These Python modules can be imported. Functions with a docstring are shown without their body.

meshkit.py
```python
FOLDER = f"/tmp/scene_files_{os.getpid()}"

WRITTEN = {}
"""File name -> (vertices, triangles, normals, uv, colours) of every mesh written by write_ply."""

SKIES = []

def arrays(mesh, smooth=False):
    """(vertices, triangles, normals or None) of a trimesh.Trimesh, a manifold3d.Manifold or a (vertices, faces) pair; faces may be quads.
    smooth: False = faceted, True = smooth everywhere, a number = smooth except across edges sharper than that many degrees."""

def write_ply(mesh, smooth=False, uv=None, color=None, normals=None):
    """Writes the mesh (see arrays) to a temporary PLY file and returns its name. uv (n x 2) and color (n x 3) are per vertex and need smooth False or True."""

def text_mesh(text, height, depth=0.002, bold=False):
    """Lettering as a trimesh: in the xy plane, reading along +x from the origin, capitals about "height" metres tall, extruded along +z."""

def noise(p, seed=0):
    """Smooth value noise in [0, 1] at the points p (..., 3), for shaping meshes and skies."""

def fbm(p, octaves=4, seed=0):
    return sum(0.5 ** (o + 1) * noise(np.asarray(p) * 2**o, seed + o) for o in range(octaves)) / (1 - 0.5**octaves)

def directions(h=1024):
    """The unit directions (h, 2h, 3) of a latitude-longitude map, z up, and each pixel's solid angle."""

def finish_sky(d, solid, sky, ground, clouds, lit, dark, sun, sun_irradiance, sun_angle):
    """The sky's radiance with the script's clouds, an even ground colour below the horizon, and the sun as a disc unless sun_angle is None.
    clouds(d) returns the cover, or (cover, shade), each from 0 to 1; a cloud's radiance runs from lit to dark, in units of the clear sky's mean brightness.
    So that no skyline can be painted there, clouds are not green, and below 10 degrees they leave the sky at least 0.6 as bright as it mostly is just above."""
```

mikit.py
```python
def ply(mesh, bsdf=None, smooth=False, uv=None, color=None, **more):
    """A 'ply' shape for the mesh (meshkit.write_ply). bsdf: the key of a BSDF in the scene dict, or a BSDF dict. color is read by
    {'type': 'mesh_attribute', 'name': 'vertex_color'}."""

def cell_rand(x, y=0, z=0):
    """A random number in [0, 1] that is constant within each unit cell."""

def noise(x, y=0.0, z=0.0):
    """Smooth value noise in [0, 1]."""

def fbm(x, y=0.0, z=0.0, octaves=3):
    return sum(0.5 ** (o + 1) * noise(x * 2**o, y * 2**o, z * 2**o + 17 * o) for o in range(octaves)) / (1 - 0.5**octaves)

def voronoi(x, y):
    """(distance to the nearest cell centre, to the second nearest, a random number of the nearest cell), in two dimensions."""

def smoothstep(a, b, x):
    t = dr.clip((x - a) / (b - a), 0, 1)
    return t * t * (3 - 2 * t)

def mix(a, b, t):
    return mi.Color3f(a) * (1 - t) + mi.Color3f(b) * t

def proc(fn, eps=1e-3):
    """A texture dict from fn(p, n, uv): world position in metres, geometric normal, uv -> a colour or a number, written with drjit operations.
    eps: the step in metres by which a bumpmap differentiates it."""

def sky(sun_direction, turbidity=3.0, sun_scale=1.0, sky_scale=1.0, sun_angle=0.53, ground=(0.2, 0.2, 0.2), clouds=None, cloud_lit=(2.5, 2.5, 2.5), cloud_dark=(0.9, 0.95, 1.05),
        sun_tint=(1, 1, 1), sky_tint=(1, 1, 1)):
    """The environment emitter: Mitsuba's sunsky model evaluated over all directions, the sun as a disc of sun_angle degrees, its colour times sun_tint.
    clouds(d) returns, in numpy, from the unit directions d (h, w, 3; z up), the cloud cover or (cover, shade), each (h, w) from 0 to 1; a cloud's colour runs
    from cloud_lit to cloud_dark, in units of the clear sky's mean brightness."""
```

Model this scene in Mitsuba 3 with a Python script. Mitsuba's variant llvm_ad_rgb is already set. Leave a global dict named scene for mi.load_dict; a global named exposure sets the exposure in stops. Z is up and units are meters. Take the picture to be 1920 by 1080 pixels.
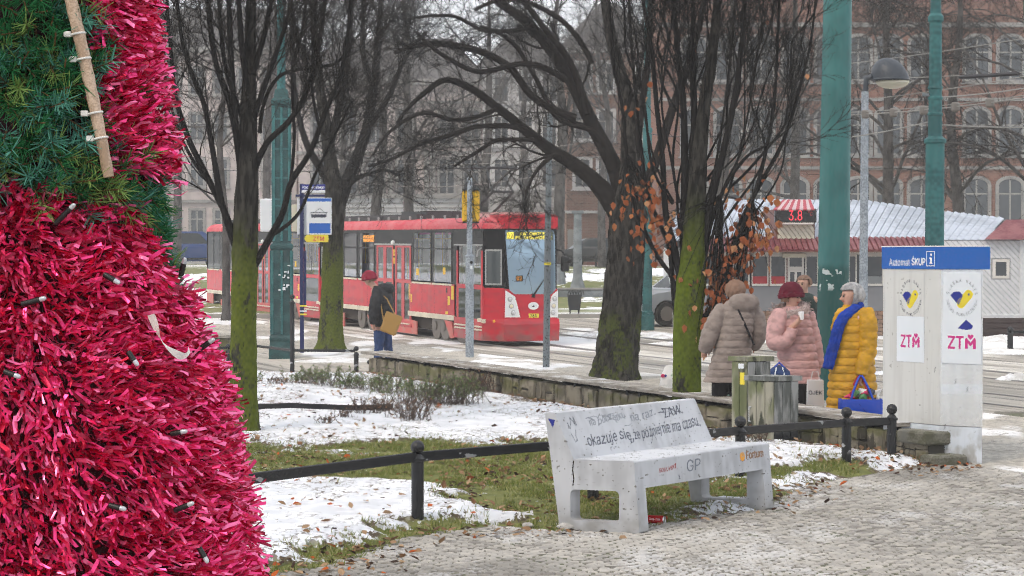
import math, random
import numpy as np, trimesh, manifold3d as mf
import drjit as dr, mitsuba as mi
import mikit, meshkit
from mikit import proc, noise, fbm, voronoi, cell_rand, smoothstep, mix
from meshkit import text_mesh
import shapely.geometry as sg
import shapely

T = mi.ScalarTransform4f
rng = np.random.default_rng(7)
random.seed(7)
scene, labels = {}, {}

# ------------------------------------------------------------------ camera, sky, exposure, haze
CAM, FOC = np.array([0.0, 0.0, 2.0]), 3800.0
PITCH = math.atan(60 / FOC)
FWD = np.array([0, math.cos(PITCH), -math.sin(PITCH)])
UPV = np.array([0, math.sin(PITCH), math.cos(PITCH)])
HAZE = 0.0012
exposure = 2.0
scene['haze_air'] = {'type': 'homogeneous', 'albedo': {'type': 'rgb', 'value': [.95, .95, .955]}, 'sigma_t': HAZE}
scene['camera'] = {'type': 'perspective', 'fov': 2 * math.degrees(math.atan(960 / FOC)), 'fov_axis': 'x', 'near_clip': 0.05, 'far_clip': 2000,
                   'to_world': T().look_at(origin=CAM.tolist(), target=(CAM + FWD).tolist(), up=[0, 0, 1]),
                   'medium': {'type': 'ref', 'id': 'haze_air'}}
scene['sky_light'] = mikit.sky([-0.45, -0.55, 0.70], turbidity=3, sun_scale=0.22, sun_angle=24, clouds=lambda d: 1.0,
                               cloud_lit=(2.70, 2.78, 2.95), cloud_dark=(0.9, 0.95, 1.05), ground=(.35, .35, .36))

# ------------------------------------------------------------------ helpers
def at(px, py, Y):
    """The point at depth Y that stands at this place of the 1920 x 1080 plan view."""
    d = FWD + np.array([1, 0, 0]) * (px - 960) / FOC - UPV * (py - 540) / FOC
    return CAM + d * (Y / d[1])

def rise0(y):
    return 0.0095 * np.clip(np.asarray(y, float) - 44.0, 0, 45)

def rise(y):
    """Height of the ground: level near the camera, rising gently along the tram line, then the park bank."""
    t = np.clip((np.asarray(y, float) - 66) / 30, 0, 1)
    return rise0(y) + .95 * t * t * (3 - 2 * t)

def grd(px, py, z=0.0):
    d = FWD + np.array([1, 0, 0]) * (px - 960) / FOC - UPV * (py - 540) / FOC
    t = (z - CAM[2]) / d[2]
    p = CAM + d * t
    for _ in range(30):
        t = (z + float(rise0(p[1])) - CAM[2]) / d[2]
        p = CAM + d * t
    return p

used = {}
def nk(base):
    n = used.get(base, -1) + 1
    used[base] = n
    return base if n == 0 else f'{base}_{n:03d}'

def tag(key, label=None, cat=None, group=None, kind=None):
    e = labels.setdefault(key, {})
    if label: e['label'] = label
    if cat: e['category'] = cat
    if group: e['group'] = group
    if kind: e['kind'] = kind
    return key

def thing(name, label, cat, group=None, kind=None):
    return tag(nk(name), label, cat, group, kind)

def put(key, mesh, mat, smooth=False, uv=None, color=None, **k):
    scene[key] = mikit.ply(mesh, mat, smooth=smooth, uv=uv, color=color, **k)
    return key

def part(parent, name, mesh, mat, smooth=False, label=None, kind=None, **k):
    key = nk(parent + '__' + name)
    put(key, mesh, mat, smooth, **k)
    if label or kind: tag(key, label, None, None, kind)
    return key

def TM(v, f): return trimesh.Trimesh(np.asarray(v, float), np.asarray(f, int), process=False)

def join(ms):
    ms = [m for m in ms if m is not None and len(m.faces)]
    vs, fs, o = [], [], 0
    for m in ms:
        vs.append(np.asarray(m.vertices)); fs.append(np.asarray(m.faces) + o); o += len(m.vertices)
    return TM(np.vstack(vs), np.vstack(fs))

BOXF = np.array([[0, 2, 3], [0, 3, 1], [4, 5, 7], [4, 7, 6], [0, 1, 5], [0, 5, 4], [2, 6, 7], [2, 7, 3], [0, 4, 6], [0, 6, 2], [1, 3, 7], [1, 7, 5]])
def box(x0, x1, y0, y1, z0, z1):
    v = np.array([[x, y, z] for x in (x0, x1) for y in (y0, y1) for z in (z0, z1)], float)
    return TM(v, BOXF)

def hull(pts):
    m = trimesh.convex.convex_hull(np.asarray(pts, float))
    return TM(m.vertices, m.faces)

def cbox(x0, x1, y0, y1, z0, z1, b=0.01):
    p = []
    for x, sx in ((x0, 1), (x1, -1)):
        for y, sy in ((y0, 1), (y1, -1)):
            for z, sz in ((z0, 1), (z1, -1)):
                p += [[x + sx * b, y + sy * b, z], [x + sx * b, y, z + sz * b], [x, y + sy * b, z + sz * b]]
    return hull(p)

def put_at(m, o, ux=(1, 0, 0), uy=(0, 1, 0), uz=(0, 0, 1)):
    v = np.asarray(m.vertices)
    A = np.array([ux, uy, uz], float)
    f = np.asarray(m.faces)
    if np.linalg.det(A) < 0: f = f[:, ::-1]
    return TM(v @ A + np.asarray(o, float), f)

def rotz(a):
    c, s = math.cos(a), math.sin(a)
    return ((c, s, 0), (-s, c, 0), (0, 0, 1))

def resample(P, R, n):
    P = np.asarray(P, float); R = np.asarray(R, float)
    t = np.concatenate([[0], np.cumsum(np.linalg.norm(np.diff(P, axis=0), axis=1))]); t /= t[-1]
    from scipy.interpolate import PchipInterpolator
    u = np.linspace(0, 1, n)
    return PchipInterpolator(t, P)(u), np.interp(u, t, R)

def tubes(P, R, sides=5, cap=True):
    """Many polylines (N, K, 3) with radii (N, K) as tapered tubes, in one mesh."""
    P = np.asarray(P, float); R = np.asarray(R, float)
    if P.ndim == 2: P, R = P[None], np.broadcast_to(R, (len(P),))[None]
    N, K, _ = P.shape
    t = np.gradient(P, axis=1); t /= np.linalg.norm(t, axis=2, keepdims=True) + 1e-12
    ref = np.where(np.abs(t[:, :1, 2:]) < 0.8, np.array([0, 0, 1.0]), np.array([1.0, 0, 0]))
    a = np.cross(t, np.broadcast_to(ref, t.shape)); a /= np.linalg.norm(a, axis=2, keepdims=True) + 1e-12
    b = np.cross(t, a)
    ang = np.arange(sides) * 2 * np.pi / sides
    v = P[:, :, None] + R[:, :, None, None] * (np.cos(ang)[None, None, :, None] * a[:, :, None] + np.sin(ang)[None, None, :, None] * b[:, :, None])
    i, j = np.meshgrid(np.arange(K - 1), np.arange(sides), indexing='ij'); i, j = i.ravel(), j.ravel(); j2 = (j + 1) % sides
    q = np.stack([i * sides + j, i * sides + j2, (i + 1) * sides + j2, (i + 1) * sides + j], 1)
    f = np.vstack([q[:, [0, 1, 2]], q[:, [0, 2, 3]]])
    if cap:
        k = np.arange(1, sides - 1)
        e = (K - 1) * sides
        f = np.vstack([f, np.stack([e + 0 * k, e + k, e + k + 1], 1), np.stack([0 * k, k + 1, k], 1)])
    F = (f[None] + (np.arange(N) * K * sides)[:, None, None]).reshape(-1, 3)
    return TM(v.reshape(-1, 3), F)

def tube(P, R, sides=8): return tubes(np.asarray(P, float), R, sides)

def lathe(prof, n=20, o=(0, 0, 0), ang0=0.0):
    """prof: list of (radius, z), from bottom to top."""
    prof = np.asarray(prof, float)
    a = np.arange(n) * 2 * np.pi / n + ang0
    v = np.stack([prof[:, :1] * np.cos(a), prof[:, :1] * np.sin(a), np.broadcast_to(prof[:, 1:], (len(prof), n))], -1).reshape(-1, 3)
    f = []
    for i in range(len(prof) - 1):
        for j in range(n):
            k = (j + 1) % n
            f += [[i * n + j, i * n + k, (i + 1) * n + k], [i * n + j, (i + 1) * n + k, (i + 1) * n + j]]
    e = (len(prof) - 1) * n
    for j in range(1, n - 1): f += [[0, j + 1, j], [e, e + j, e + j + 1]]
    return TM(v + np.asarray(o, float), f)

def prism(poly, z0, z1):
    m = trimesh.creation.extrude_polygon(poly if hasattr(poly, 'exterior') else sg.Polygon(poly), z1 - z0, engine='earcut')
    m.apply_translation([0, 0, z0])
    return TM(m.vertices, m.faces)

def ball(c, r, n=2, s=(1, 1, 1)):
    m = trimesh.creation.icosphere(n, 1.0)
    return TM(m.vertices * np.asarray(s) * r + np.asarray(c), m.faces)

def loft(rings, n=32):
    """rings: list of (center(3), rx, ry[, power]) horizontal ellipses -> closed mesh."""
    a = np.arange(n) * 2 * np.pi / n
    vs = []
    for r in rings:
        c, rx, ry = r[:3]
        p = r[3] if len(r) > 3 else 2.0
        ca, sa = np.cos(a), np.sin(a)
        x = np.sign(ca) * np.abs(ca) ** (2 / p) * rx; y = np.sign(sa) * np.abs(sa) ** (2 / p) * ry
        vs.append(np.stack([c[0] + x, c[1] + y, np.full(n, c[2])], 1))
    K = len(rings)
    v = np.vstack(vs + [[vs[0].mean(0)], [vs[-1].mean(0)]])
    f = []
    for i in range(K - 1):
        for j in range(n):
            k = (j + 1) % n
            f += [[i * n + j, i * n + k, (i + 1) * n + k], [i * n + j, (i + 1) * n + k, (i + 1) * n + j]]
    b, t = K * n, K * n + 1
    for j in range(n):
        k = (j + 1) % n
        f += [[b, k, j], [t, (K - 1) * n + j, (K - 1) * n + k]]
    return TM(v, f)

def to_mf(m):
    return mf.Manifold(mf.Mesh(np.asarray(m.vertices, np.float32), np.asarray(m.faces, np.uint32)))

def from_mf(M):
    m = M.to_mesh()
    return TM(m.vert_properties[:, :3], m.tri_verts)

def sphull(*cr):
    pts = []
    for c, r in cr:
        s = trimesh.creation.icosphere(1, 1.0).vertices
        pts.append(np.asarray(c) + s * r)
    return to_mf(hull(np.vstack(pts)))

def text_at(txt, h, o, ux, uz, depth=0.002, bold=False, wob=0.0, width=None):
    """Raised lettering on a plane through o: reads along ux, stands along uz."""
    m = text_mesh(txt, h, depth, bold)
    v = np.array(m.vertices)
    if width: v[:, 0] *= width / max(v[:, 0].max(), 1e-6)
    if wob:
        v[:, 1] += wob * (meshkit.noise(np.stack([v[:, 0] / (h * 1.3), 0 * v[:, 0], 0 * v[:, 0]], 1), 3) - .5) * 2
        v[:, 0] += wob * .7 * (meshkit.noise(np.stack([v[:, 0] / h, v[:, 1] / h, 0 * v[:, 0]], 1), 5) - .5) * 2 + v[:, 1] * .15
    ux, uz = np.asarray(ux, float), np.asarray(uz, float)
    return put_at(TM(v, m.faces), o, ux, uz, np.cross(ux, uz))

def stroke(pts, w, o, ux, uz, depth=0.0015):
    """A flat pen stroke along points on a plane."""
    g = sg.LineString(pts).buffer(w / 2, 4)
    ms = [prism(q, 0, depth) for q in getattr(g, 'geoms', [g])]
    ux, uz = np.asarray(ux, float), np.asarray(uz, float)
    return put_at(join(ms), o, ux, uz, np.cross(ux, uz))

def unit(v): v = np.asarray(v, float); return v / np.linalg.norm(v)

# ------------------------------------------------------------------ materials
def rgb(c): return {'type': 'rgb', 'value': [float(x) for x in c]}
def mat(name, d, two=True):
    scene[name] = {'type': 'twosided', 'bsdf': d} if two else d
    return name
def plain(name, c, rough=.6, metal=0., spec=.5, **k):
    return mat(name, {'type': 'principled', 'base_color': rgb(c) if not isinstance(c, dict) else c, 'roughness': rough, 'metallic': metal, 'specular': spec, **k})
def worn(name, c1, c2, freq=3., rough=.6, bump=0., bf=40., lo=.35, hi=.65, metal=0., stretch=(1, 1, 1), spec=.5):
    """Two tones blended by noise, optional bump."""
    def fn(p, n, uv):
        a = fbm(p.x * freq * stretch[0], p.y * freq * stretch[1], p.z * freq * stretch[2], 4)
        b = noise(p.x * freq * 9, p.y * freq * 9, p.z * freq * 9)
        return mix(c1, c2, smoothstep(lo, hi, a * .75 + b * .25))
    d = {'type': 'principled', 'base_color': proc(fn), 'roughness': rough, 'metallic': metal, 'specular': spec}
    if bump:
        def bf_(p, n, uv): return fbm(p.x * bf * stretch[0], p.y * bf * stretch[1], p.z * bf * stretch[2], 3)
        d = {'type': 'bumpmap', 'tex': proc(bf_, .002), 'scale': bump, 'bsdf': d}
    return mat(name, d)
# materials of things
def bark_fn(c1, c2, moss, zfade, amt):
    def fn(p, n, uv):
        a = fbm(p.x * 22, p.y * 22, p.z * 5, 4)
        c = mix(c1, c2, smoothstep(.3, .72, a))
        c = mix(c, (.008, .008, .007), smoothstep(.56, .66, fbm(p.x * 30 + 9, p.y * 30, p.z * 5, 3)) * .8)
        m = fbm(p.x * 6 + 3, p.y * 6, p.z * 2.2, 4) * .62 + fbm(p.x * 48, p.y * 48, p.z * 22, 2) * .38
        k = smoothstep(.62 - amt, .78 - amt, m) * (1 - smoothstep(zfade * .6, zfade, p.z))
        return mix(c, mix(moss, (moss[0] * 1.9, moss[1] * 1.8, moss[2] * 1.4), noise(p.x * 45, p.y * 45, p.z * 30)), k)
    return fn
def bark(name, c1, c2, moss, zfade, amt, bump=.02, fr=(30, 30, 7)):
    return mat(name, {'type': 'bumpmap', 'tex': proc(lambda p, n, uv: fbm(p.x * fr[0], p.y * fr[1], p.z * fr[2], 3), .004), 'scale': bump * 1.6,
                      'bsdf': {'type': 'principled', 'base_color': proc(bark_fn(c1, c2, moss, zfade, amt)), 'roughness': .9, 'specular': .2}})
bark('bark_mossy', (.013, .0125, .0115), (.048, .045, .04), (.058, .075, .010), 2.6, .30)
bark('bark_mossy_bright', (.014, .014, .013), (.045, .042, .037), (.060, .085, .008), 2.9, .34)
bark('bark_rough', (.014, .0135, .0125), (.06, .056, .051), (.045, .06, .012), 1.3, .16, .05, (22, 22, 9))
plain('twig_dark', (.011, .0105, .0105), .85, spec=.2)
plain('twig_brown', (.018, .0155, .0145), .85, spec=.2)
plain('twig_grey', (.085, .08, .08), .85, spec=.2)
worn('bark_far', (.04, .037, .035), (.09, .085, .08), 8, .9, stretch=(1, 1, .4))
def leafmat(name, c, trans=.5):
    scene[name] = {'type': 'principledthin', 'base_color': rgb(c), 'roughness': .7, 'diff_trans': trans, 'spec_trans': 0.0}
leafmat('leaf_copper', (.44, .17, .075)); leafmat('leaf_rust', (.34, .11, .05)); leafmat('leaf_tan', (.52, .27, .14)); leafmat('leaf_brown', (.22, .09, .045))
leafmat('litter_brown', (.20, .11, .06)); leafmat('litter_tan', (.42, .28, .17)); leafmat('litter_dark', (.07, .045, .035)); leafmat('litter_red', (.45, .10, .04))
leafmat('blade_green', (.13, .20, .035), .6); leafmat('blade_olive', (.20, .22, .06), .6); leafmat('blade_straw', (.40, .36, .18), .5)
leafmat('shrub_leaf', (.09, .14, .045), .5); leafmat('shrub_pale', (.24, .27, .14), .5)
leafmat('needle_green', (.032, .155, .060), .3); leafmat('needle_blue', (.11, .32, .25), .3); leafmat('needle_light', (.23, .36, .11), .3)
# tinsel foil
for nm_, c_, r_ in (('foil_pink', (.92, .055, .25), .24), ('foil_crimson', (.55, .006, .055), .30), ('foil_rose', (.96, .19, .42), .2), ('foil_wine', (.26, .003, .032), .4)):
    mat(nm_, {'type': 'principled', 'base_color': rgb(c_), 'roughness': r_, 'metallic': .64, 'specular': .7})
plain('tree_inner', (.028, .006, .010), .9)
# tram
def tramgrime(p, n, uv):
    q = p.x * -.3657 + p.y * .9307
    c = mix((.54, .007, .024), (.44, .014, .030), smoothstep(.4, .75, fbm(p.x * 3, p.y * 3, p.z * 6, 4)))
    st = smoothstep(.5, .8, fbm(q * 7, p.z * .6, p.x * 2, 4)) * .16
    low = (1 - smoothstep(.1, .75, p.z)) * smoothstep(.25, .7, fbm(q * 5, p.z * 5, p.x * 3, 4))
    return mix(mix(c, (.42, .20, .19), st), (.20, .13, .115), low * .7)
mat('tram_red', {'type': 'principled', 'base_color': proc(tramgrime), 'roughness': .3, 'specular': .5, 'clearcoat': .4, 'clearcoat_gloss': .8})
worn('wall_block', (.17, .165, .14), (.09, .09, .06), 7, .9, bump=.02, bf=20)
worn('tram_pink', (.56, .11, .10), (.46, .18, .15), 5, .45)
worn('tram_roof', (.52, .025, .045), (.56, .12, .13), 3, .5, stretch=(1, 1, .2))
worn('cream_paint', (.72, .66, .52), (.58, .52, .42), 4, .5)
plain('black_trim', (.008, .009, .010), .4)
plain('black_gloss', (.008, .009, .011), .3, spec=.25)
plain('rubber', (.02, .02, .02), .8)
plain('grey_seal', (.33, .34, .34), .5)
mat('tram_glass', {'type': 'principled', 'base_color': rgb((.022, .03, .034)), 'roughness': .04, 'specular': .35})
scene['pane_clear'] = {'type': 'thindielectric', 'int_ior': 1.5, 'specular_transmittance': rgb((.46, .51, .52))}
plain('seat_blue', (.05, .10, .22), .7); plain('rail_yellow', (.6, .42, .03), .4)
mat('windscreen', {'type': 'principled', 'base_color': rgb((.36, .50, .62)), 'roughness': .03, 'specular': 1.0, 'metallic': .75})
plain('interior_grey', (.25, .27, .28), .7); plain('interior_blue', (.06, .12, .28), .7)
plain('yellow_sticker', (.75, .48, .05), .5); plain('amber_lens', (.8, .35, .03), .25)
plain('lamp_chrome', (.75, .77, .78), .15, .8); plain('white_paint', (.78, .80, .80), .4); plain('pure_white', (.85, .86, .88), .5)
plain('steel_worn', (.25, .23, .21), .5, .7); plain('rust_under', (.05, .042, .036), .85)
plain('rail_steel', (.40, .39, .38), .35, .9)
worn('concrete_pole', (.24, .27, .29), (.17, .19, .205), 4, .85)
# street furniture
worn('green_pole', (.040, .165, .17), (.026, .105, .112), 3, .5, spec=.4)
worn('green_pole_dark', (.022, .085, .088), (.013, .05, .054), 5, .5)
def bigpole(p, n, uv):
    c = mix((.040, .180, .178), (.030, .14, .14), smoothstep(.35, .7, fbm(p.x * 4, p.y * 4, p.z * 2, 3)))
    low = 1 - smoothstep(1.84, 1.98, p.z + .12 * fbm(p.x * 9, p.y * 9, p.z * 3, 3))
    c = mix(c, (.012, .085, .078), low)
    w = smoothstep(.60, .63, fbm(p.x * 11 + 5, p.y * 11, p.z * 9, 3)) * smoothstep(1.5, 1.58, p.z) * (1 - smoothstep(1.80, 1.88, p.z))
    return mix(c, (.55, .62, .62), w)
mat('green_pole_big', {'type': 'principled', 'base_color': proc(bigpole), 'roughness': .45, 'specular': .5})
def galv(p, n, uv):
    a = noise(p.x * 60, p.y * 60, p.z * 40)
    return mix((.23, .27, .32), (.42, .47, .52), smoothstep(.3, .7, a * .6 + .4 * fbm(p.x * 9, p.y * 9, p.z * 6, 3)))
mat('galvanised', {'type': 'principled', 'base_color': proc(galv), 'roughness': .5, 'metallic': .3})
def pitted(p, n, uv):
    a = noise(p.x * 70, p.y * 70, p.z * 38)
    return mix((.17, .20, .22), (.02, .022, .025), smoothstep(.68, .76, a))
mat('pitted_steel', {'type': 'principled', 'base_color': proc(pitted), 'roughness': .55, 'metallic': .2})
def blackpaint(p, n, uv):
    a = fbm(p.x * 16, p.y * 16, p.z * 12, 4)
    chip = smoothstep(.66, .69, fbm(p.x * 11 + 8, p.y * 11, p.z * 14, 3)) * smoothstep(.12, .2, p.z) * (1 - smoothstep(.24, .3, p.z))
    return mix(mix((.006, .0065, .008), (.016, .0175, .021), a), (.40, .41, .43), chip)
mat('black_iron', {'type': 'principled', 'base_color': proc(blackpaint), 'roughness': .38, 'specular': .5})
def railpaint(p, n, uv):
    chip = smoothstep(.70, .72, fbm(p.x * 8, p.y * 8, p.z * 10, 4))
    return mix((.008, .0085, .0105), (.26, .27, .28), chip)
mat('black_rail', {'type': 'principled', 'base_color': proc(railpaint), 'roughness': .38, 'specular': .5})
def benchcol(p, n, uv):
    a = fbm(p.x * 4, p.y * 4, p.z * 4, 4)
    c = mix((.53, .55, .585), (.40, .415, .44), smoothstep(.38, .7, a * .6 + .4 * fbm(p.x * 16, p.y * 16, p.z * 2.5, 3)))
    spec_ = smoothstep(.80, .86, noise(p.x * 55, p.y * 55, p.z * 55)) * smoothstep(.35, .6, noise(p.x * 7, p.y * 7, p.z * 7))
    dirt = (1 - smoothstep(.0, .30, p.z)) * fbm(p.x * 12, p.y * 12, p.z * 12, 3)
    c = mix(c, (.20, .19, .165), dirt * .95)
    return mix(c, (.10, .095, .085), spec_ * .85)
mat('bench_concrete', {'type': 'bumpmap', 'tex': proc(lambda p, n, uv: fbm(p.x * 60, p.y * 60, p.z * 60, 2), .002), 'scale': .0015,
                       'bsdf': {'type': 'principled', 'base_color': proc(benchcol), 'roughness': .55, 'specular': .4}})
plain('marker_ink', (.055, .065, .095), .6); plain('marker_faint', (.20, .22, .26), .6); plain('marker_red', (.38, .10, .10), .6)
plain('orange_print', (.78, .36, .05), .5); plain('brown_print', (.30, .17, .10), .5)
plain('can_red', (.58, .02, .025), .25, .4); plain('aluminium', (.7, .71, .72), .3, .9)
def wallcol(p, n, uv):
    a = fbm(p.x * 6, p.y * 6, p.z * 6, 4)
    c = mix((.26, .235, .185), (.13, .118, .095), smoothstep(.35, .65, a))
    g = smoothstep(.46, .70, fbm(p.x * 2.2 + 4, p.y * 2.2, p.z * 6, 4) + .5 * (p.z - .14))
    c = mix(c, (.11, .115, .035), g * .7)
    q = p.x * .393 - p.y * .92
    ck = smoothstep(.62, .70, fbm(q * 9, p.z * 1.6, 2., 4))
    return mix(c, (.03, .028, .024), ck * .85)
mat('wall_stone', {'type': 'bumpmap', 'tex': proc(lambda p, n, uv: fbm(p.x * 25, p.y * 25, p.z * 25, 4), .004), 'scale': .03,
                   'bsdf': {'type': 'principled', 'base_color': proc(wallcol), 'roughness': .9, 'specular': .2}})
plain('wall_mortar', (.06, .056, .048), .95)
def plank(p, n, uv):
    g = fbm(p.x * 3 + p.y * 1.2, p.y * 3 - p.x, p.z * 50, 3)
    s = fbm(p.x * 14, p.y * 14, p.z * 30, 3)
    c = mix((.16, .145, .125), (.34, .32, .29), smoothstep(.3, .7, g * .5 + s * .5))
    f = smoothstep(.5, .8, fbm(p.x * 5, p.y * 5, 0., 3)) * smoothstep(.5, .9, n.z)
    return mix(c, (.6, .62, .64), f * .7)
mat('plank_wood', {'type': 'principled', 'base_color': proc(plank), 'roughness': .8, 'specular': .2})
plain('dark_gap', (.018, .018, .02), .9)
def boxwood(p, n, uv):
    v = fbm(p.x * 11, p.y * 11, p.z * 1.6, 4)
    c = mix((.33, .32, .26), (.16, .16, .13), smoothstep(.4, .7, v))
    g = smoothstep(.45, .66, fbm(p.x * 7 + 2, p.y * 7, p.z * 2.4, 4))
    c = mix(c, (.115, .14, .055), g * .8)
    return mix(c, (.05, .055, .04), smoothstep(.60, .72, fbm(p.x * 16, p.y * 16, p.z * 4, 3)))
mat('cabinet_mossy', {'type': 'principled', 'base_color': proc(boxwood), 'roughness': .8, 'specular': .25})
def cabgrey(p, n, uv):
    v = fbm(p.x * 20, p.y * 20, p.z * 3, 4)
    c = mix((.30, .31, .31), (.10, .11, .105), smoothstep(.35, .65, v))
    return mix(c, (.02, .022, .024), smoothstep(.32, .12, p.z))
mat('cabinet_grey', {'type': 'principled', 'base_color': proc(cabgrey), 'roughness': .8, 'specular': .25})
def kioskdirt(c1, c2):
    def fn(p, n, uv):
        q = p.x * .6 - p.y * .8
        st = fbm(q * 22, p.z * .9, 1., 4); c = mix(c1, c2, smoothstep(.45, .75, st))
        low = 1 - smoothstep(.0, .55, p.z)
        c = mix(c, (.30, .29, .26), low * smoothstep(.35, .7, fbm(q * 14, p.z * 9, 3., 4)) * .8)
        return mix(c, (.22, .21, .19), smoothstep(.80, .84, fbm(q * 30, p.z * 22, 5., 3)) * .5)
    return fn
mat('kiosk_panel', {'type': 'principled', 'base_color': proc(kioskdirt((.60, .61, .60), (.545, .55, .54))), 'roughness': .42})
mat('kiosk_front', {'type': 'principled', 'base_color': proc(kioskdirt((.66, .72, .80), (.61, .665, .74))), 'roughness': .35})
plain('kiosk_sheet', (.70, .75, .81), .4)
plain('kiosk_blue', (.008, .10, .42), .35)
plain('print_navy', (.012, .022, .24), .5); plain('print_yellow', (.70, .58, .03), .5); plain('print_magenta', (.55, .03, .22), .5); plain('print_dark', (.03, .035, .06), .5)
plain('sign_blue', (.02, .12, .50), .4); plain('sign_yellow', (.75, .62, .05), .45); plain('sign_white', (.72, .76, .80), .4); plain('sign_grey', (.48, .50, .52), .6); plain('sign_red', (.6, .04, .08), .5)
plain('pole_navy', (.015, .022, .10), .4)
plain('signal_yellow', (.72, .44, .02), .45)
plain('lamp_grey', (.05, .06, .075), .45, .2); plain('lamp_diffuser', (.62, .60, .48), .35)
# buildings
def brickm(name, c1, c2, mortar, sx=.26, sz=.085, haze=0):
    def fn(p, n, uv):
        h = dr.select(dr.abs(n.x) > dr.abs(n.y), p.y, p.x)
        row = dr.floor(p.z / sz); u = h / sx + .5 * (row - 2 * dr.floor(row / 2)); c = dr.floor(u)
        fu, fz = u - c, p.z / sz - row
        r = cell_rand(c, row, 3)
        m = dr.maximum(smoothstep(.06, .02, dr.minimum(fu, 1 - fu)), smoothstep(.14, .06, dr.minimum(fz, 1 - fz)))
        col = mix(c1, c2, r * .6 + .4 * fbm(p.x * .6, p.y * .6, p.z * .6, 3))
        return mix(col, mortar, m * .7)
    return mat(name, {'type': 'principled', 'base_color': proc(fn), 'roughness': .85, 'specular': .2})
brickm('brick_red', (.25, .125, .095), (.175, .09, .072), (.22, .175, .15))
brickm('brick_brown', (.25, .15, .12), (.17, .11, .09), (.22, .19, .17))
worn('plaster_grey', (.47, .47, .48), (.40, .40, .41), .5, .9)
worn('plaster_pale', (.56, .57, .58), (.47, .48, .49), .6, .9)
worn('plaster_pink', (.50, .44, .43), (.43, .38, .37), .5, .9)
worn('stone_trim', (.30, .295, .285), (.22, .22, .22), 1.5, .85)
plain('window_dark', (.05, .06, .07), .12, spec=.7); plain('window_frame', (.27, .27, .26), .6)
plain('roof_slate', (.10, .095, .095), .8)
worn('roof_snow', (.47, .52, .60), (.34, .38, .44), 1.2, .5)
worn('siding_white', (.66, .68, .70), (.58, .60, .62), 1.5, .6)
plain('siding_groove', (.22, .23, .25), .8)
worn('tile_maroon', (.15, .026, .036), (.24, .075, .08), 3, .5)
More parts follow.
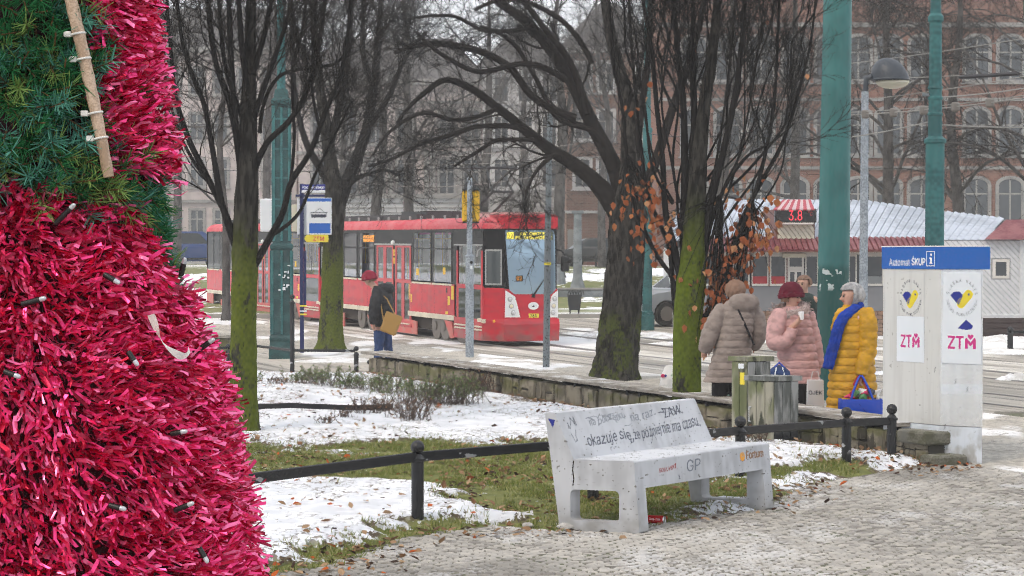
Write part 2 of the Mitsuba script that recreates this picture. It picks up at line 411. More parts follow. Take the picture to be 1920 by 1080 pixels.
plain('awning_red', (.36, .05, .07), .6); plain('awning_pale', (.50, .36, .37), .6); plain('frame_white', (.66, .64, .60), .5); plain('frame_brown', (.16, .07, .055), .6)
plain('curtain_red', (.42, .05, .06), .7)
plain('led_black', (.012, .012, .014), .35)
plain('wood_dark', (.05, .035, .035), .75)
# people
def fabric(name, c, c2=None, rough=.75, sheen=.3):
    c2 = c2 or tuple(x * .75 for x in c)
    def fn(p, n, uv): return mix(c, c2, smoothstep(.35, .7, fbm(p.x * 14, p.y * 14, p.z * 14, 3)))
    def bm(p, n, uv): return fbm(p.x * 34, p.y * 34, p.z * 60, 3)
    return mat(name, {'type': 'bumpmap', 'tex': proc(bm, .003), 'scale': .018, 'bsdf': {'type': 'principled', 'base_color': proc(fn), 'roughness': rough, 'specular': .35, 'sheen': sheen}})
fabric('coat_beige', (.30, .25, .225)); fabric('coat_pink', (.60, .36, .35)); fabric('coat_yellow', (.62, .33, .018), rough=.5)
fabric('jacket_black', (.008, .009, .013), (.018, .02, .026), .55); fabric('jacket_green', (.035, .055, .05))
fabric('hat_red', (.115, .009, .024), rough=.9); fabric('hat_crimson', (.27, .018, .045), rough=.9); fabric('scarf_blue', (.012, .05, .36), rough=.9); fabric('jeans', (.03, .06, .17)); fabric('trousers_black', (.012, .012, .015))
fabric('fur_grey', (.45, .36, .34), (.28, .22, .21), .95)
worn('hair_grey', (.42, .42, .42), (.25, .25, .26), 30, .7, stretch=(1, 1, .3)); plain('hair_brown', (.22, .13, .09), .7); plain('skin', (.56, .33, .25), .5); plain('lips', (.42, .13, .12), .5); plain('eye_dark', (.03, .025, .02), .2)
plain('shoe_black', (.015, .015, .015), .4); plain('bag_tan', (.38, .22, .06), .6); plain('bag_blue', (.012, .055, .42), .4); plain('strap_red', (.42, .03, .05), .6)
plain('bag_plastic', (.50, .78, .66), .3); plain('bag_paper', (.60, .60, .62), .7); plain('bag_stripe', (.75, .75, .74), .6); plain('bag_magenta', (.6, .05, .15), .5); plain('bag_green', (.12, .35, .14), .6)
plain('car_silver', (.40, .43, .46), .25, .5); plain('car_blue', (.025, .06, .20), .3, .2); plain('car_dark', (.05, .055, .06), .3, .3); plain('cable', (.27, .265, .25), .6); plain('cable_dark', (.04, .04, .045), .7)
# ================================================================== ground, street, garden, plaza, wall
TR = unit((-.3657, .9307, 0))           # the tram line, away from the camera
TN = np.array([TR[1], -TR[0], 0])       # across it, to the right
TO = np.array([-.647, 44.7, 0])         # near front corner of the tram's side

def street_fn(p, n, uv):
    q = p.x * TN[0] + p.y * TN[1]; s = p.x * TR[0] + p.y * TR[1]
    st = fbm(q * 3.2, s * .10, 0., 4); st2 = noise(q * 14, s * .25, 3.)
    c = mix((.38, .355, .315), (.24, .225, .20), smoothstep(.35, .68, st * .7 + st2 * .3))
    c = mix(c, (.56, .54, .50), smoothstep(.56, .70, fbm(q * 2.1 + 9, s * .16, 1., 4)) * .8)
    c = mix(c, (.10, .095, .09), smoothstep(.60, .70, fbm(q * 5. + 2, s * .3, 4., 4)) * .6)
    sn = smoothstep(.60, .68, fbm(p.x * .55 + 7, p.y * .3, 0., 5)) * smoothstep(40., 46., p.y)
    return mix(c, (.76, .78, .80), sn * .8)
mat('street_surface', {'type': 'principled', 'base_color': proc(street_fn), 'roughness': .75, 'specular': .3})
def far_fn(p, n, uv):
    sn = smoothstep(.40, .52, fbm(p.x * .35, p.y * .25, 0., 5) + .22 * (noise(p.x * 6, p.y * 3, 0.) - .5))
    g = mix((.12, .15, .05), (.20, .19, .10), fbm(p.x * 3, p.y * 2, 0., 3))
    band = smoothstep(61., 62., p.y) * (1 - smoothstep(63.5, 65.5, p.y)) + smoothstep(92., 93., p.y) * (1 - smoothstep(96., 97., p.y))
    return mix(g, (.80, .82, .86), sn * (1 - .85 * band))
mat('park_snow', {'type': 'principled', 'base_color': proc(far_fn), 'roughness': .8, 'specular': .2})

def sheet(xs, ys, zf):
    X, Y = np.meshgrid(xs, ys, indexing='xy')
    Z = zf(X, Y)
    n, m = X.shape
    i, j = np.meshgrid(np.arange(n - 1), np.arange(m - 1), indexing='ij'); a = (i * m + j).ravel()
    f = np.vstack([np.stack([a, a + 1, a + m + 1], 1), np.stack([a, a + m + 1, a + m], 1)])
    return TM(np.stack([X, Y, Z], -1).reshape(-1, 3), f)

put('ground', sheet(np.linspace(-260, 260, 27), np.concatenate([np.arange(-30, 40, 10), np.arange(40, 100, 1.5), np.linspace(100, 700, 12)]), lambda X, Y: rise(Y)), 'street_surface')
tag('ground', 'wide pale paved street and square under a thin film of grit and melting snow', None, None, 'structure')

# park lawn with snow beyond the street, and its kerb
park_edge = lambda X: 59.5 + 0 * X
put('park_lawn', sheet(np.linspace(-90, 90, 61), np.concatenate([np.arange(60.5, 98, .75), [110, 130]]),
                       lambda X, Y: rise(Y) + .09 + .05 * meshkit.fbm(np.stack([X * .5, Y * .5, 0 * X], -1))), 'park_snow')
tag('park_lawn', 'snowy park bank with strips of green grass beyond the street', None, None, 'structure')
plain('kerb_stone', (.34, .33, .31), .85)
kb = thing('kerb', 'grey stone kerb along the edge of the snowy park bank', None, None, 'structure')
for k in range(60):
    x0 = -14 + k * .8
    part(kb, 'kerb_stone', cbox(x0, x0 + .79, 60.2, 60.45, float(rise(60.3)) - .05, float(rise(60.3)) + .13, .015), 'kerb_stone')

# platform pavement of slabs between the low wall and the tracks
W0, W1 = np.array([-2.45, 34.5, 0]), np.array([3.98, 19.45, 0])
WD = unit(W1 - W0); WN = np.array([-WD[1], WD[0], 0]); WN = WN if WN[0] > 0 else -WN
WL = np.linalg.norm(W1 - W0)
def pave_fn(p, n, uv):
    a = fbm(p.x * 1.1, p.y * .7, 0., 5); b = noise(p.x * 26, p.y * 18, 0.)
    c = mix((.42, .395, .35), (.28, .265, .235), smoothstep(.3, .7, a * .6 + b * .4))
    return mix(c, (.72, .73, .75), smoothstep(.57, .66, fbm(p.x * .9 + 4, p.y * .35, 2., 5)) * .8)
mat('pavement_surface', {'type': 'principled', 'base_color': proc(pave_fn), 'roughness': .8, 'specular': .25})
pv = [W0 + WN * .3 - WD * 34, W1 + WN * .3 + WD * 3, W1 + WN * 4.4 + WD * 3, W0 + WN * 4.4 - WD * 34]
pm = trimesh.creation.triangulate_polygon(sg.Polygon([q[:2] for q in pv]), engine='earcut')
pg = sg.Polygon([q[:2] for q in pv])
slab_mesh = []
def slab_grid():
    ms = []
    for i in np.arange(-34, WL + 2.4, .7):
        a = W0 + WD * i
        for j in range(8):
            o = a + WN * (.32 + j * .5)
            z = float(rise(o[1]))
            ms.append((o, z))
    return ms
pvs = thing('pavement', 'worn pale slab pavement of the tram stop behind the low wall', None, None, 'structure')
sl = slab_grid()
vis = [(o, z) for o, z in sl if 18 < o[1] < 60]
vis.sort(key=lambda t: t[0][1])
rest = []
for k, (o, z) in enumerate(vis):
    h = .012 + .004 * rng.random()
    m = put_at(cbox(.006, .694, .006, .494, -.03, h, .006), o + np.array([0, 0, z]), WD, WN, (0, 0, 1))
    if k < 150: part(pvs, 'slab', m, 'pavement_surface')
    else: rest.append(m)
part(pvs, 'slab_field', join(rest), 'pavement_surface', kind='stuff')

# tram rails set in the street
for tr, off in enumerate((.25, 1.45, 3.6, 4.8)):
    r = thing('tram_rail', f'worn steel tram rail set in the street, {["nearest to the stop", "second from the stop", "third from the stop", "farthest from the stop"][tr]}', 'rail', 'tram rails in the street')
    P = [TO + TN * off + TR * s for s in (-34, -20, -5, 10, 30)]
    ms = []
    for a, b in zip(P[:-1], P[1:]):
        for d0, d1, zz in ((-.035, .035, .014),):
            q = np.array([a + TN * d0, a + TN * d1, b + TN * d1, b + TN * d0])
            lo, hi = q.copy(), q.copy(); zt = rise(q[:, 1]); lo[:, 2] = zt - .03; hi[:, 2] = zt + zz
            ms.append(hull(np.vstack([lo, hi])))
    put(r, join(ms), 'rail_steel')

# ------------------------------------------------------------------ garden
front = [(300, 1110), (500, 1082), (627, 1066), (773, 1010), (933, 990), (1047, 1000), (1200, 990), (1440, 958), (1485, 925), (1560, 905), (1690, 884), (1764, 874)]
back = [(1745, 862), (1539, 839), (690, 700), (668, 706), (548, 706), (470, 700), (380, 690), (250, 684)]
GP = sg.Polygon([grd(*q)[:2] for q in front + back] + [(-6.5, 24.0), (-4.5, 12.0)])
grassP = [[(420, 842), (640, 852), (780, 836), (900, 845), (1060, 838), (1150, 900), (1300, 905), (1440, 890), (1480, 930), (1240, 1000), (1045, 995), (935, 968), (800, 930), (640, 905), (560, 912), (420, 905)],
          [(507, 1085), (600, 1040), (720, 1000), (800, 985), (960, 985), (1050, 1003), (760, 1030), (640, 1085)],
          [(1500, 872), (1590, 868), (1660, 872), (1600, 892), (1520, 890)]]
grassP = [sg.Polygon([grd(*q)[:2] for q in g]) for g in grassP]
xs, ys = np.arange(-7.0, 5.2, .05), np.arange(11.8, 36.2, .05)
X, Y = np.meshgrid(xs, ys, indexing='xy')
pts = shapely.points(X.ravel(), Y.ravel())
sd = shapely.distance(pts, GP.boundary).reshape(X.shape); sd = np.where(shapely.contains_xy(GP, X, Y), sd, -sd)
P3 = np.stack([X, Y, 0 * X], -1)
gd = np.full(X.shape, -9.0)
for g in grassP:
    d = shapely.distance(pts, g.boundary).reshape(X.shape); gd = np.maximum(gd, np.where(shapely.contains_xy(g, X, Y), d, -d))
n1, n2 = meshkit.fbm(P3 * 1.3, 4, 3), meshkit.fbm(P3 * 5, 3, 9)
def sst(a, b, x): t = np.clip((x - a) / (b - a), 0, 1); return t * t * (3 - 2 * t)
grass = sst(-.25, .35, gd + (n1 - .5) * 1.3)
snow = np.clip(1 - grass * 1.0 - .25 * sst(.5, .7, n1), 0, 1)
edge = sst(.0, .25, sd)
snow = np.clip(snow - .45 * (1 - edge), 0, 1)
# snow is thin and leaf-strewn beside the wall
ws = np.abs((X - W0[0]) * WN[0] + (Y - W0[1]) * WN[1])
snow = np.clip(snow - .55 * sst(1.0, .2, ws) * sst(.45, .6, n1) - .25 * sst(1.5, .3, ws), 0, 1)
def garden_h(x, y, full=False):
    i = np.clip(((np.asarray(x) - xs[0]) / .05).round().astype(int), 0, len(xs) - 1); j = np.clip(((np.asarray(y) - ys[0]) / .05).round().astype(int), 0, len(ys) - 1)
    return (GZ[j, i], snow[j, i], grass[j, i], sd[j, i])
GZ = .055 * sst(-.02, .5, sd) - .07 * sst(.0, -.12, sd) + (.05 * (n1 - .5) + .045 * sst(.3, .75, snow + .5 * (n2 - .5))) * sst(0, .4, sd)
GZ += .16 * np.exp(-(((X + 3.6) / 1.2) ** 2 + ((Y - 26.5) / 3.) ** 2)) * sst(0, .5, sd)
n, m = X.shape
ii, jj = np.meshgrid(np.arange(n - 1), np.arange(m - 1), indexing='ij'); a = (ii * m + jj).ravel()
F = np.vstack([np.stack([a, a + 1, a + m + 1], 1), np.stack([a, a + m + 1, a + m], 1)])
keep = (sd.ravel()[F] > -.16).all(1)
gv = np.stack([X, Y, GZ], -1).reshape(-1, 3)
gm = TM(gv, F[keep])
guv = np.stack([snow, grass], -1).reshape(-1, 2)
def garden_fn(p, n, uv):
    a = fbm(p.x * 9, p.y * 9, 0., 3); b = noise(p.x * 34, p.y * 20, 0.); c = noise(p.x * 90, p.y * 60, 0.)
    soil = mix((.075, .058, .04), (.17, .13, .085), b)
    gr = mix((.095, .115, .035), (.21, .21, .07), fbm(p.x * 5, p.y * 5, 1., 3))
    g = mix(soil, gr, smoothstep(.25, .6, uv.y + .5 * (a - .5) + .3 * (b - .5)))
    k = smoothstep(.40, .56, uv.x + .9 * (a - .5) + .62 * (b - .5) + .42 * (c - .5))
    sp = smoothstep(.60, .67, fbm(p.x * 30 + 3, p.y * 22, 2., 3)) * smoothstep(.35, .6, fbm(p.x * 1.7, p.y * 1.1, 5., 3))
    k = k * (1 - .85 * sp)
    slush = mix((.80, .82, .86), (.67, .695, .74), smoothstep(.35, .7, fbm(p.x * 5, p.y * 4, 7., 4)))
    return mix(g, mix(slush, (.50, .505, .51), (1 - smoothstep(.44, .72, uv.x + .5 * (a - .5))) * .8), k)
mat('garden_surface', {'type': 'bumpmap', 'tex': proc(lambda p, n, uv: fbm(p.x * 28, p.y * 20, 0., 3), .004), 'scale': .045,
                       'bsdf': {'type': 'principled', 'base_color': proc(garden_fn), 'roughness': .75, 'specular': .25}})
used_v = np.unique(gm.faces); remap = -np.ones(len(gv), int); remap[used_v] = np.arange(len(used_v))
put('garden_ground', TM(gv[used_v], remap[gm.faces]), 'garden_surface', smooth=True, uv=guv[used_v])
tag('garden_ground', 'flower bed ground half covered by melting snow with a strip of bare grass', None, None, 'structure')

# grass blades, fallen leaves
def blades(N, xy, h, w):
    z, sn, gr, sd_ = garden_h(xy[:, 0], xy[:, 1])
    ang = rng.random(N) * 6.283; lean = rng.normal(0, .55, (N, 2))
    base = np.stack([xy[:, 0], xy[:, 1], z - .004], 1)
    hh = h * (.5 + rng.random(N))
    tip = base + np.stack([lean[:, 0] * hh, lean[:, 1] * hh, hh], 1)
    s = np.stack([np.cos(ang), np.sin(ang), 0 * ang], 1) * w
    midp = base * .5 + tip * .5 + np.array([0, 0, .12]) * hh[:, None]
    V = np.stack([base - s, base + s, midp - s * .8, midp + s * .8, tip], 1).reshape(-1, 3)
    f = np.array([[0, 1, 3], [0, 3, 2], [2, 3, 4]])
    Fx = (f[None] + (np.arange(N) * 5)[:, None, None]).reshape(-1, 3)
    return TM(V, Fx), np.repeat(rng.random((N, 2)), 5, axis=0)
cand = np.stack([rng.uniform(-3.5, 4.6, 190000), rng.uniform(12.2, 25., 190000)], 1)
z_, sn_, gr_, sd_ = garden_h(cand[:, 0], cand[:, 1])
nz = meshkit.fbm(np.stack([cand[:, 0] * 4, cand[:, 1] * 4, 0 * z_], 1), 3, 5)
ok = (sd_ > -.02) & (rng.random(len(cand)) < np.clip(gr_ * 1.3 * sst(.35, .55, nz) + .03 * (sn_ < .9), 0, 1))
cand = cand[ok][:60000]
gmsh, guv2 = blades(len(cand), cand, .035, .0035)
def blade_fn(p, n, uv): return mix(mix((.115, .165, .035), (.24, .25, .075), uv.x), (.42, .38, .2), smoothstep(.8, .95, uv.y))
scene['blade_mix'] = {'type': 'principledthin', 'base_color': proc(blade_fn), 'roughness': .7, 'diff_trans': .5, 'spec_trans': 0.0}
put('grass', gmsh, 'blade_mix', uv=guv2)
tag('grass', 'short green grass showing through the melting snow around the bench', 'grass', None, 'stuff')

def leaf_mesh(L, curl=.25, rnd=None):
    """One curled leaf, 8 triangles, along +x in the xy plane."""
    r = rnd or random
    w = L * r.uniform(.24, .36)
    xs_ = np.array([0, .3, .65, 1.0]) * L
    ws_ = np.array([.05, 1., .8, .04]) * w
    z = curl * L * np.array([0, .12, .02, -.25]) * r.uniform(-1, 1.4)
    v = []
    for x, q, zz in zip(xs_, ws_, z):
        v += [[x, -q, zz + q * curl], [x, 0, zz], [x, q, zz + q * curl * r.uniform(.2, 1.4)]]
    f = []
    for i in range(3):
        b = i * 3
        f += [[b, b + 1, b + 4], [b, b + 4, b + 3], [b + 1, b + 2, b + 5], [b + 1, b + 5, b + 4]]
    return TM(v, f)
protos = [leaf_mesh(1.0, random.uniform(.2, .7)) for _ in range(8)]
def scatter_leaves(xy, z, L, tilt=.35):
    V, Fc, U, o = [], [], [], 0
    for (x, y), zz in zip(xy, z):
        m = protos[rng.integers(8)]
        l = L * rng.uniform(.6, 1.3)
        a, t1, t2 = rng.random() * 6.283, rng.normal(0, tilt), rng.normal(0, tilt)
        R = trimesh.transformations.euler_matrix(t1, t2, a)[:3, :3]
        V.append(np.asarray(m.vertices) * l @ R.T + [x, y, zz + .012]); Fc.append(np.asarray(m.faces) + o); o += len(m.vertices)
        U.append(np.tile(rng.random(2), (len(m.vertices), 1)))
    return TM(np.vstack(V), np.vstack(Fc)), np.vstack(U)
c1 = np.stack([rng.uniform(-5, 4.4, 34000), rng.uniform(12.3, 34, 34000)], 1)
z_, sn_, gr_, sd_ = garden_h(c1[:, 0], c1[:, 1])
wd = np.abs((c1[:, 0] - W0[0]) * WN[0] + (c1[:, 1] - W0[1]) * WN[1])
dens = .075 + .42 * gr_ + .8 * np.exp(-(wd / .55) ** 2) + .10 * (np.abs(sd_) < .25)
nz = meshkit.fbm(np.stack([c1[:, 0] * 2, c1[:, 1] * 2, 0 * z_], 1), 3, 15)
ok = (sd_ > -.5) & (rng.random(len(c1)) < dens * sst(.3, .65, nz) * 1.5)
c1 = c1[ok]
lm, lu = scatter_leaves(c1, np.maximum(garden_h(c1[:, 0], c1[:, 1])[0], .012), .062)
def litter_fn(p, n, uv):
    c = mix((.20, .105, .055), (.46, .32, .20), uv.x)
    c = mix(c, (.06, .04, .032), smoothstep(.62, .66, uv.y))
    return mix(c, (.50, .12, .035), smoothstep(.93, .95, uv.y))
scene['litter_mix'] = {'type': 'principledthin', 'base_color': proc(litter_fn), 'roughness': .7, 'diff_trans': .3, 'spec_trans': 0.0}
put('fallen_leaves', lm, 'litter_mix', uv=lu)
tag('fallen_leaves', 'brown fallen leaves strewn over the flower bed and along the low wall', 'fallen leaves', None, 'stuff')

# low dark edging across the bed
ed = thing('garden_edging', 'thin dark edging strip curving across the snowy flower bed', 'edging')
ep = [grd(*q) for q in ((455, 796), (520, 790), (600, 787), (660, 786), (700, 784), (735, 782))]
ep, _ = resample(ep, np.ones(len(ep)), 24)
ms = []
for a, b in zip(ep[:-1], ep[1:]):
    d = unit(b - a); nn = np.array([-d[1], d[0], 0]) * .025
    za = float(garden_h(a[0], a[1])[0]); zb = float(garden_h(b[0], b[1])[0])
    ms.append(hull([a + nn + [0, 0, za - .05], a - nn + [0, 0, za - .05], b + nn + [0, 0, zb - .05], b - nn + [0, 0, zb - .05],
                    a + nn + [0, 0, za + .06], a - nn + [0, 0, za + .06], b + nn + [0, 0, zb + .06], b - nn + [0, 0, zb + .06]]))
put(ed, join(ms), 'dark_gap')

# ------------------------------------------------------------------ plaza of small setts
def setts_fn(p, n, uv):
    c = mix((.37, .35, .315), (.24, .228, .21), uv.x)
    c = mix(c, (.20, .185, .17), smoothstep(.86, .9, uv.y))
    a = fbm(p.x * .9, p.y * .9, 0., 4); b = noise(p.x * 70, p.y * 70, p.z * 40)
    c = mix(c, (.44, .42, .385), smoothstep(.42, .68, a * .8 + .2 * b) * .6)
    c = mix(c, (.15, .142, .13), smoothstep(.55, .72, fbm(p.x * .55 + 2, p.y * .8, 6., 4)) * .55)
    fr = smoothstep(.58, .80, fbm(p.x * 2.3 + 3, p.y * 1.6, 1., 4) + .5 * (b - .5))
    return mix(c, (.66, .67, .69), fr * .35)
mat('sett_stone', {'type': 'principled', 'base_color': proc(setts_fn), 'roughness': .8, 'specular': .3})
def joint_fn(p, n, uv):
    a = fbm(p.x * 3, p.y * 3, 0., 3); b = noise(p.x * 40, p.y * 40, 0.)
    return mix(mix((.10, .095, .082), (.19, .18, .155), b), (.07, .085, .035), smoothstep(.55, .7, a) * .5)
mat('sett_joint', {'type': 'principled', 'base_color': proc(joint_fn), 'roughness': .9, 'specular': .2})
plz_poly = [(-6, 5), (9, 5), (12, 25), (6.2, 26), (4.6, 20.2)] + [tuple(grd(*q)[:2]) for q in ((1764, 868), (1690, 875), (1560, 893), (1440, 940), (1200, 960), (1047, 980), (933, 972), (773, 992), (627, 1040), (500, 1062))] + [(-6, 12.2)]
PLZ = sg.Polygon(plz_poly).buffer(0)
pm = trimesh.creation.extrude_polygon(PLZ, .006, engine='earcut')
put('plaza', TM(pm.vertices, pm.faces), 'sett_joint')
tag('plaza', 'square paved with small pale grey stone setts in front of the bench', None, None, 'structure')
S = .082
gx, gy = np.meshgrid(np.arange(-2.6, 8.5, S), np.arange(11.6, 25, S * .96), indexing='xy')
row = np.arange(gx.shape[0])[:, None]
gx = gx + (row % 2) * S * .5 + rng.normal(0, .006, gx.shape)
# setts laid in shallow fans
gy = gy + .05 * np.abs(np.sin(gx * 2.1 + .4)) + rng.normal(0, .004, gx.shape)
cx, cy = gx.ravel(), gy.ravel()
inside = shapely.contains_xy(PLZ.buffer(-.03), cx, cy) & (np.abs(cx) < cy * .27 + .2)
# hold the field off the garden
inside &= garden_h(np.clip(cx, xs[0], xs[-1]), np.clip(cy, ys[0], ys[-1]))[3] * ((cx < xs[-1])) < .05
cx, cy = cx[inside], cy[inside]
order = np.argsort(cy); cx, cy = cx[order], cy[order]
def setts(cx, cy):
    N = len(cx)
    hx = S / 2 * rng.uniform(.82, .96, N); hy = S / 2 * rng.uniform(.76, .92, N)
    z = .013 + rng.normal(0, .0020, N); tl = rng.normal(0, .05, (N, 2))
    ang = rng.normal(0, .07, N)
    q = np.array([[-1, -1], [1, -1], [1, 1], [-1, 1]], float)
    V = np.zeros((N, 12, 3))
    for k, (ins, dz) in enumerate(((0., -.02), (0., -.006), (.014, 0.))):
        jx = q[None, :, 0] * (hx[:, None] - ins) + rng.normal(0, .003, (N, 4)); jy = q[None, :, 1] * (hy[:, None] - ins) + rng.normal(0, .003, (N, 4))
        V[:, k * 4:k * 4 + 4, 0] = cx[:, None] + jx * np.cos(ang)[:, None] - jy * np.sin(ang)[:, None]
        V[:, k * 4:k * 4 + 4, 1] = cy[:, None] + jx * np.sin(ang)[:, None] + jy * np.cos(ang)[:, None]
        V[:, k * 4:k * 4 + 4, 2] = (z + dz)[:, None] + (jx * tl[:, :1] + jy * tl[:, 1:]) * (dz > -.01)
    f = []
    for k in (0, 1):
        for j in range(4):
            a, b = k * 4 + j, k * 4 + (j + 1) % 4
            f += [[a, b, b + 4], [a, b + 4, a + 4]]
    f += [[8, 9, 10], [8, 10, 11]]
    F_ = (np.array(f)[None] + (np.arange(N) * 12)[:, None, None])
    return V, F_, np.repeat(rng.random((N, 1, 2)), 12, axis=1)
V_, F_, U_ = setts(cx, cy)
vis = np.abs(cx / cy) < .255
vis &= (cx / cy > -.11)
near = np.nonzero(vis & (cy > 12.66))[0][:300]
nearset = np.zeros(len(cx), bool); nearset[near] = True
for k in near:
    part('plaza', 'sett', TM(V_[k], F_[0]), 'sett_stone', uv=U_[k])
r_ = ~nearset; N_ = r_.sum()
part('plaza', 'sett_field', TM(V_[r_].reshape(-1, 3), (F_[0][None] + (np.arange(N_) * 12)[:, None, None]).reshape(-1, 3)), 'sett_stone', kind='stuff', uv=U_[r_].reshape(-1, 2))

# ------------------------------------------------------------------ the low wall with plank seats
def low_wall(key, o, d, L, hst=.27, plank_to=None, nplank=1.75, plank_from=-.25):
    bk = np.array([-d[1], d[0], 0])          # away from the flower bed
    fr = lambda m, s: put_at(m, o + d * s, d, bk, (0, 0, 1))
    part(key, 'core', fr(box(0, L, .03, .42, -.05, hst - .02), 0), 'wall_mortar')
    s = 0.0
    while s < L - .05:
        w = min(rng.uniform(.12, .34), L - s)
        two = rng.random() < (.25 if s < L * .6 else .8)
        hs = [(0, hst)] if not two else [(0, .13 + rng.normal(0, .01)), (.13, hst)]
        for h0, h1 in hs:
            pr = rng.uniform(-.012, .014)
            m = cbox(.004, w - .006, pr, .2, h0 - (.08 if h0 == 0 else -.006), h1 + rng.normal(0, .004), .014)
            v = np.array(m.vertices); v += rng.normal(0, .007, v.shape)
            part(key, 'stone', fr(TM(v, m.faces), s), 'wall_stone')
        s += w
    e = plank_to if plank_to is not None else L
    s = plank_from
    while s < e - .3:
        w = min(nplank * rng.uniform(.85, 1.1), e - s)
        for j in range(3):
            m = cbox(.008, w - .012, -.05 + j * .165, .10 + j * .165, .325, .368 + rng.normal(0, .002), .006)
            part(key, 'plank', fr(m, s), 'plank_wood')
        for q in (.15, w - .2):
            if s + q > 0: part(key, 'bracket', fr(box(q, q + .06, .0, .40, hst - .01, .324), s), 'dark_gap')
        s += w
w_ = thing('low_wall', 'low mossy stone wall topped with weathered plank seating along the tram stop', 'wall')
low_wall(w_, W0, WD, WL, plank_to=WL - .4)
# stepped end of the wall beside the ticket machine
e0 = W1 + WD * .0
part(w_, 'end_block', put_at(cbox(-.42, .05, -.06, .55, .18, .31, .02), e0, WD, WN), 'wall_block')
part(w_, 'end_block', put_at(cbox(.02, .26, -.1, .30, -.02, .10, .02), e0, WD, WN), 'wall_block')
w2 = thing('low_wall', 'short grey stone wall with plank top behind the mossy tree nearest the tinsel', 'wall')
a2 = grd(330, 664); b2 = grd(440, 664)
low_wall(w2, a2, unit(b2 - a2), np.linalg.norm(b2 - a2), hst=.38, plank_from=0)
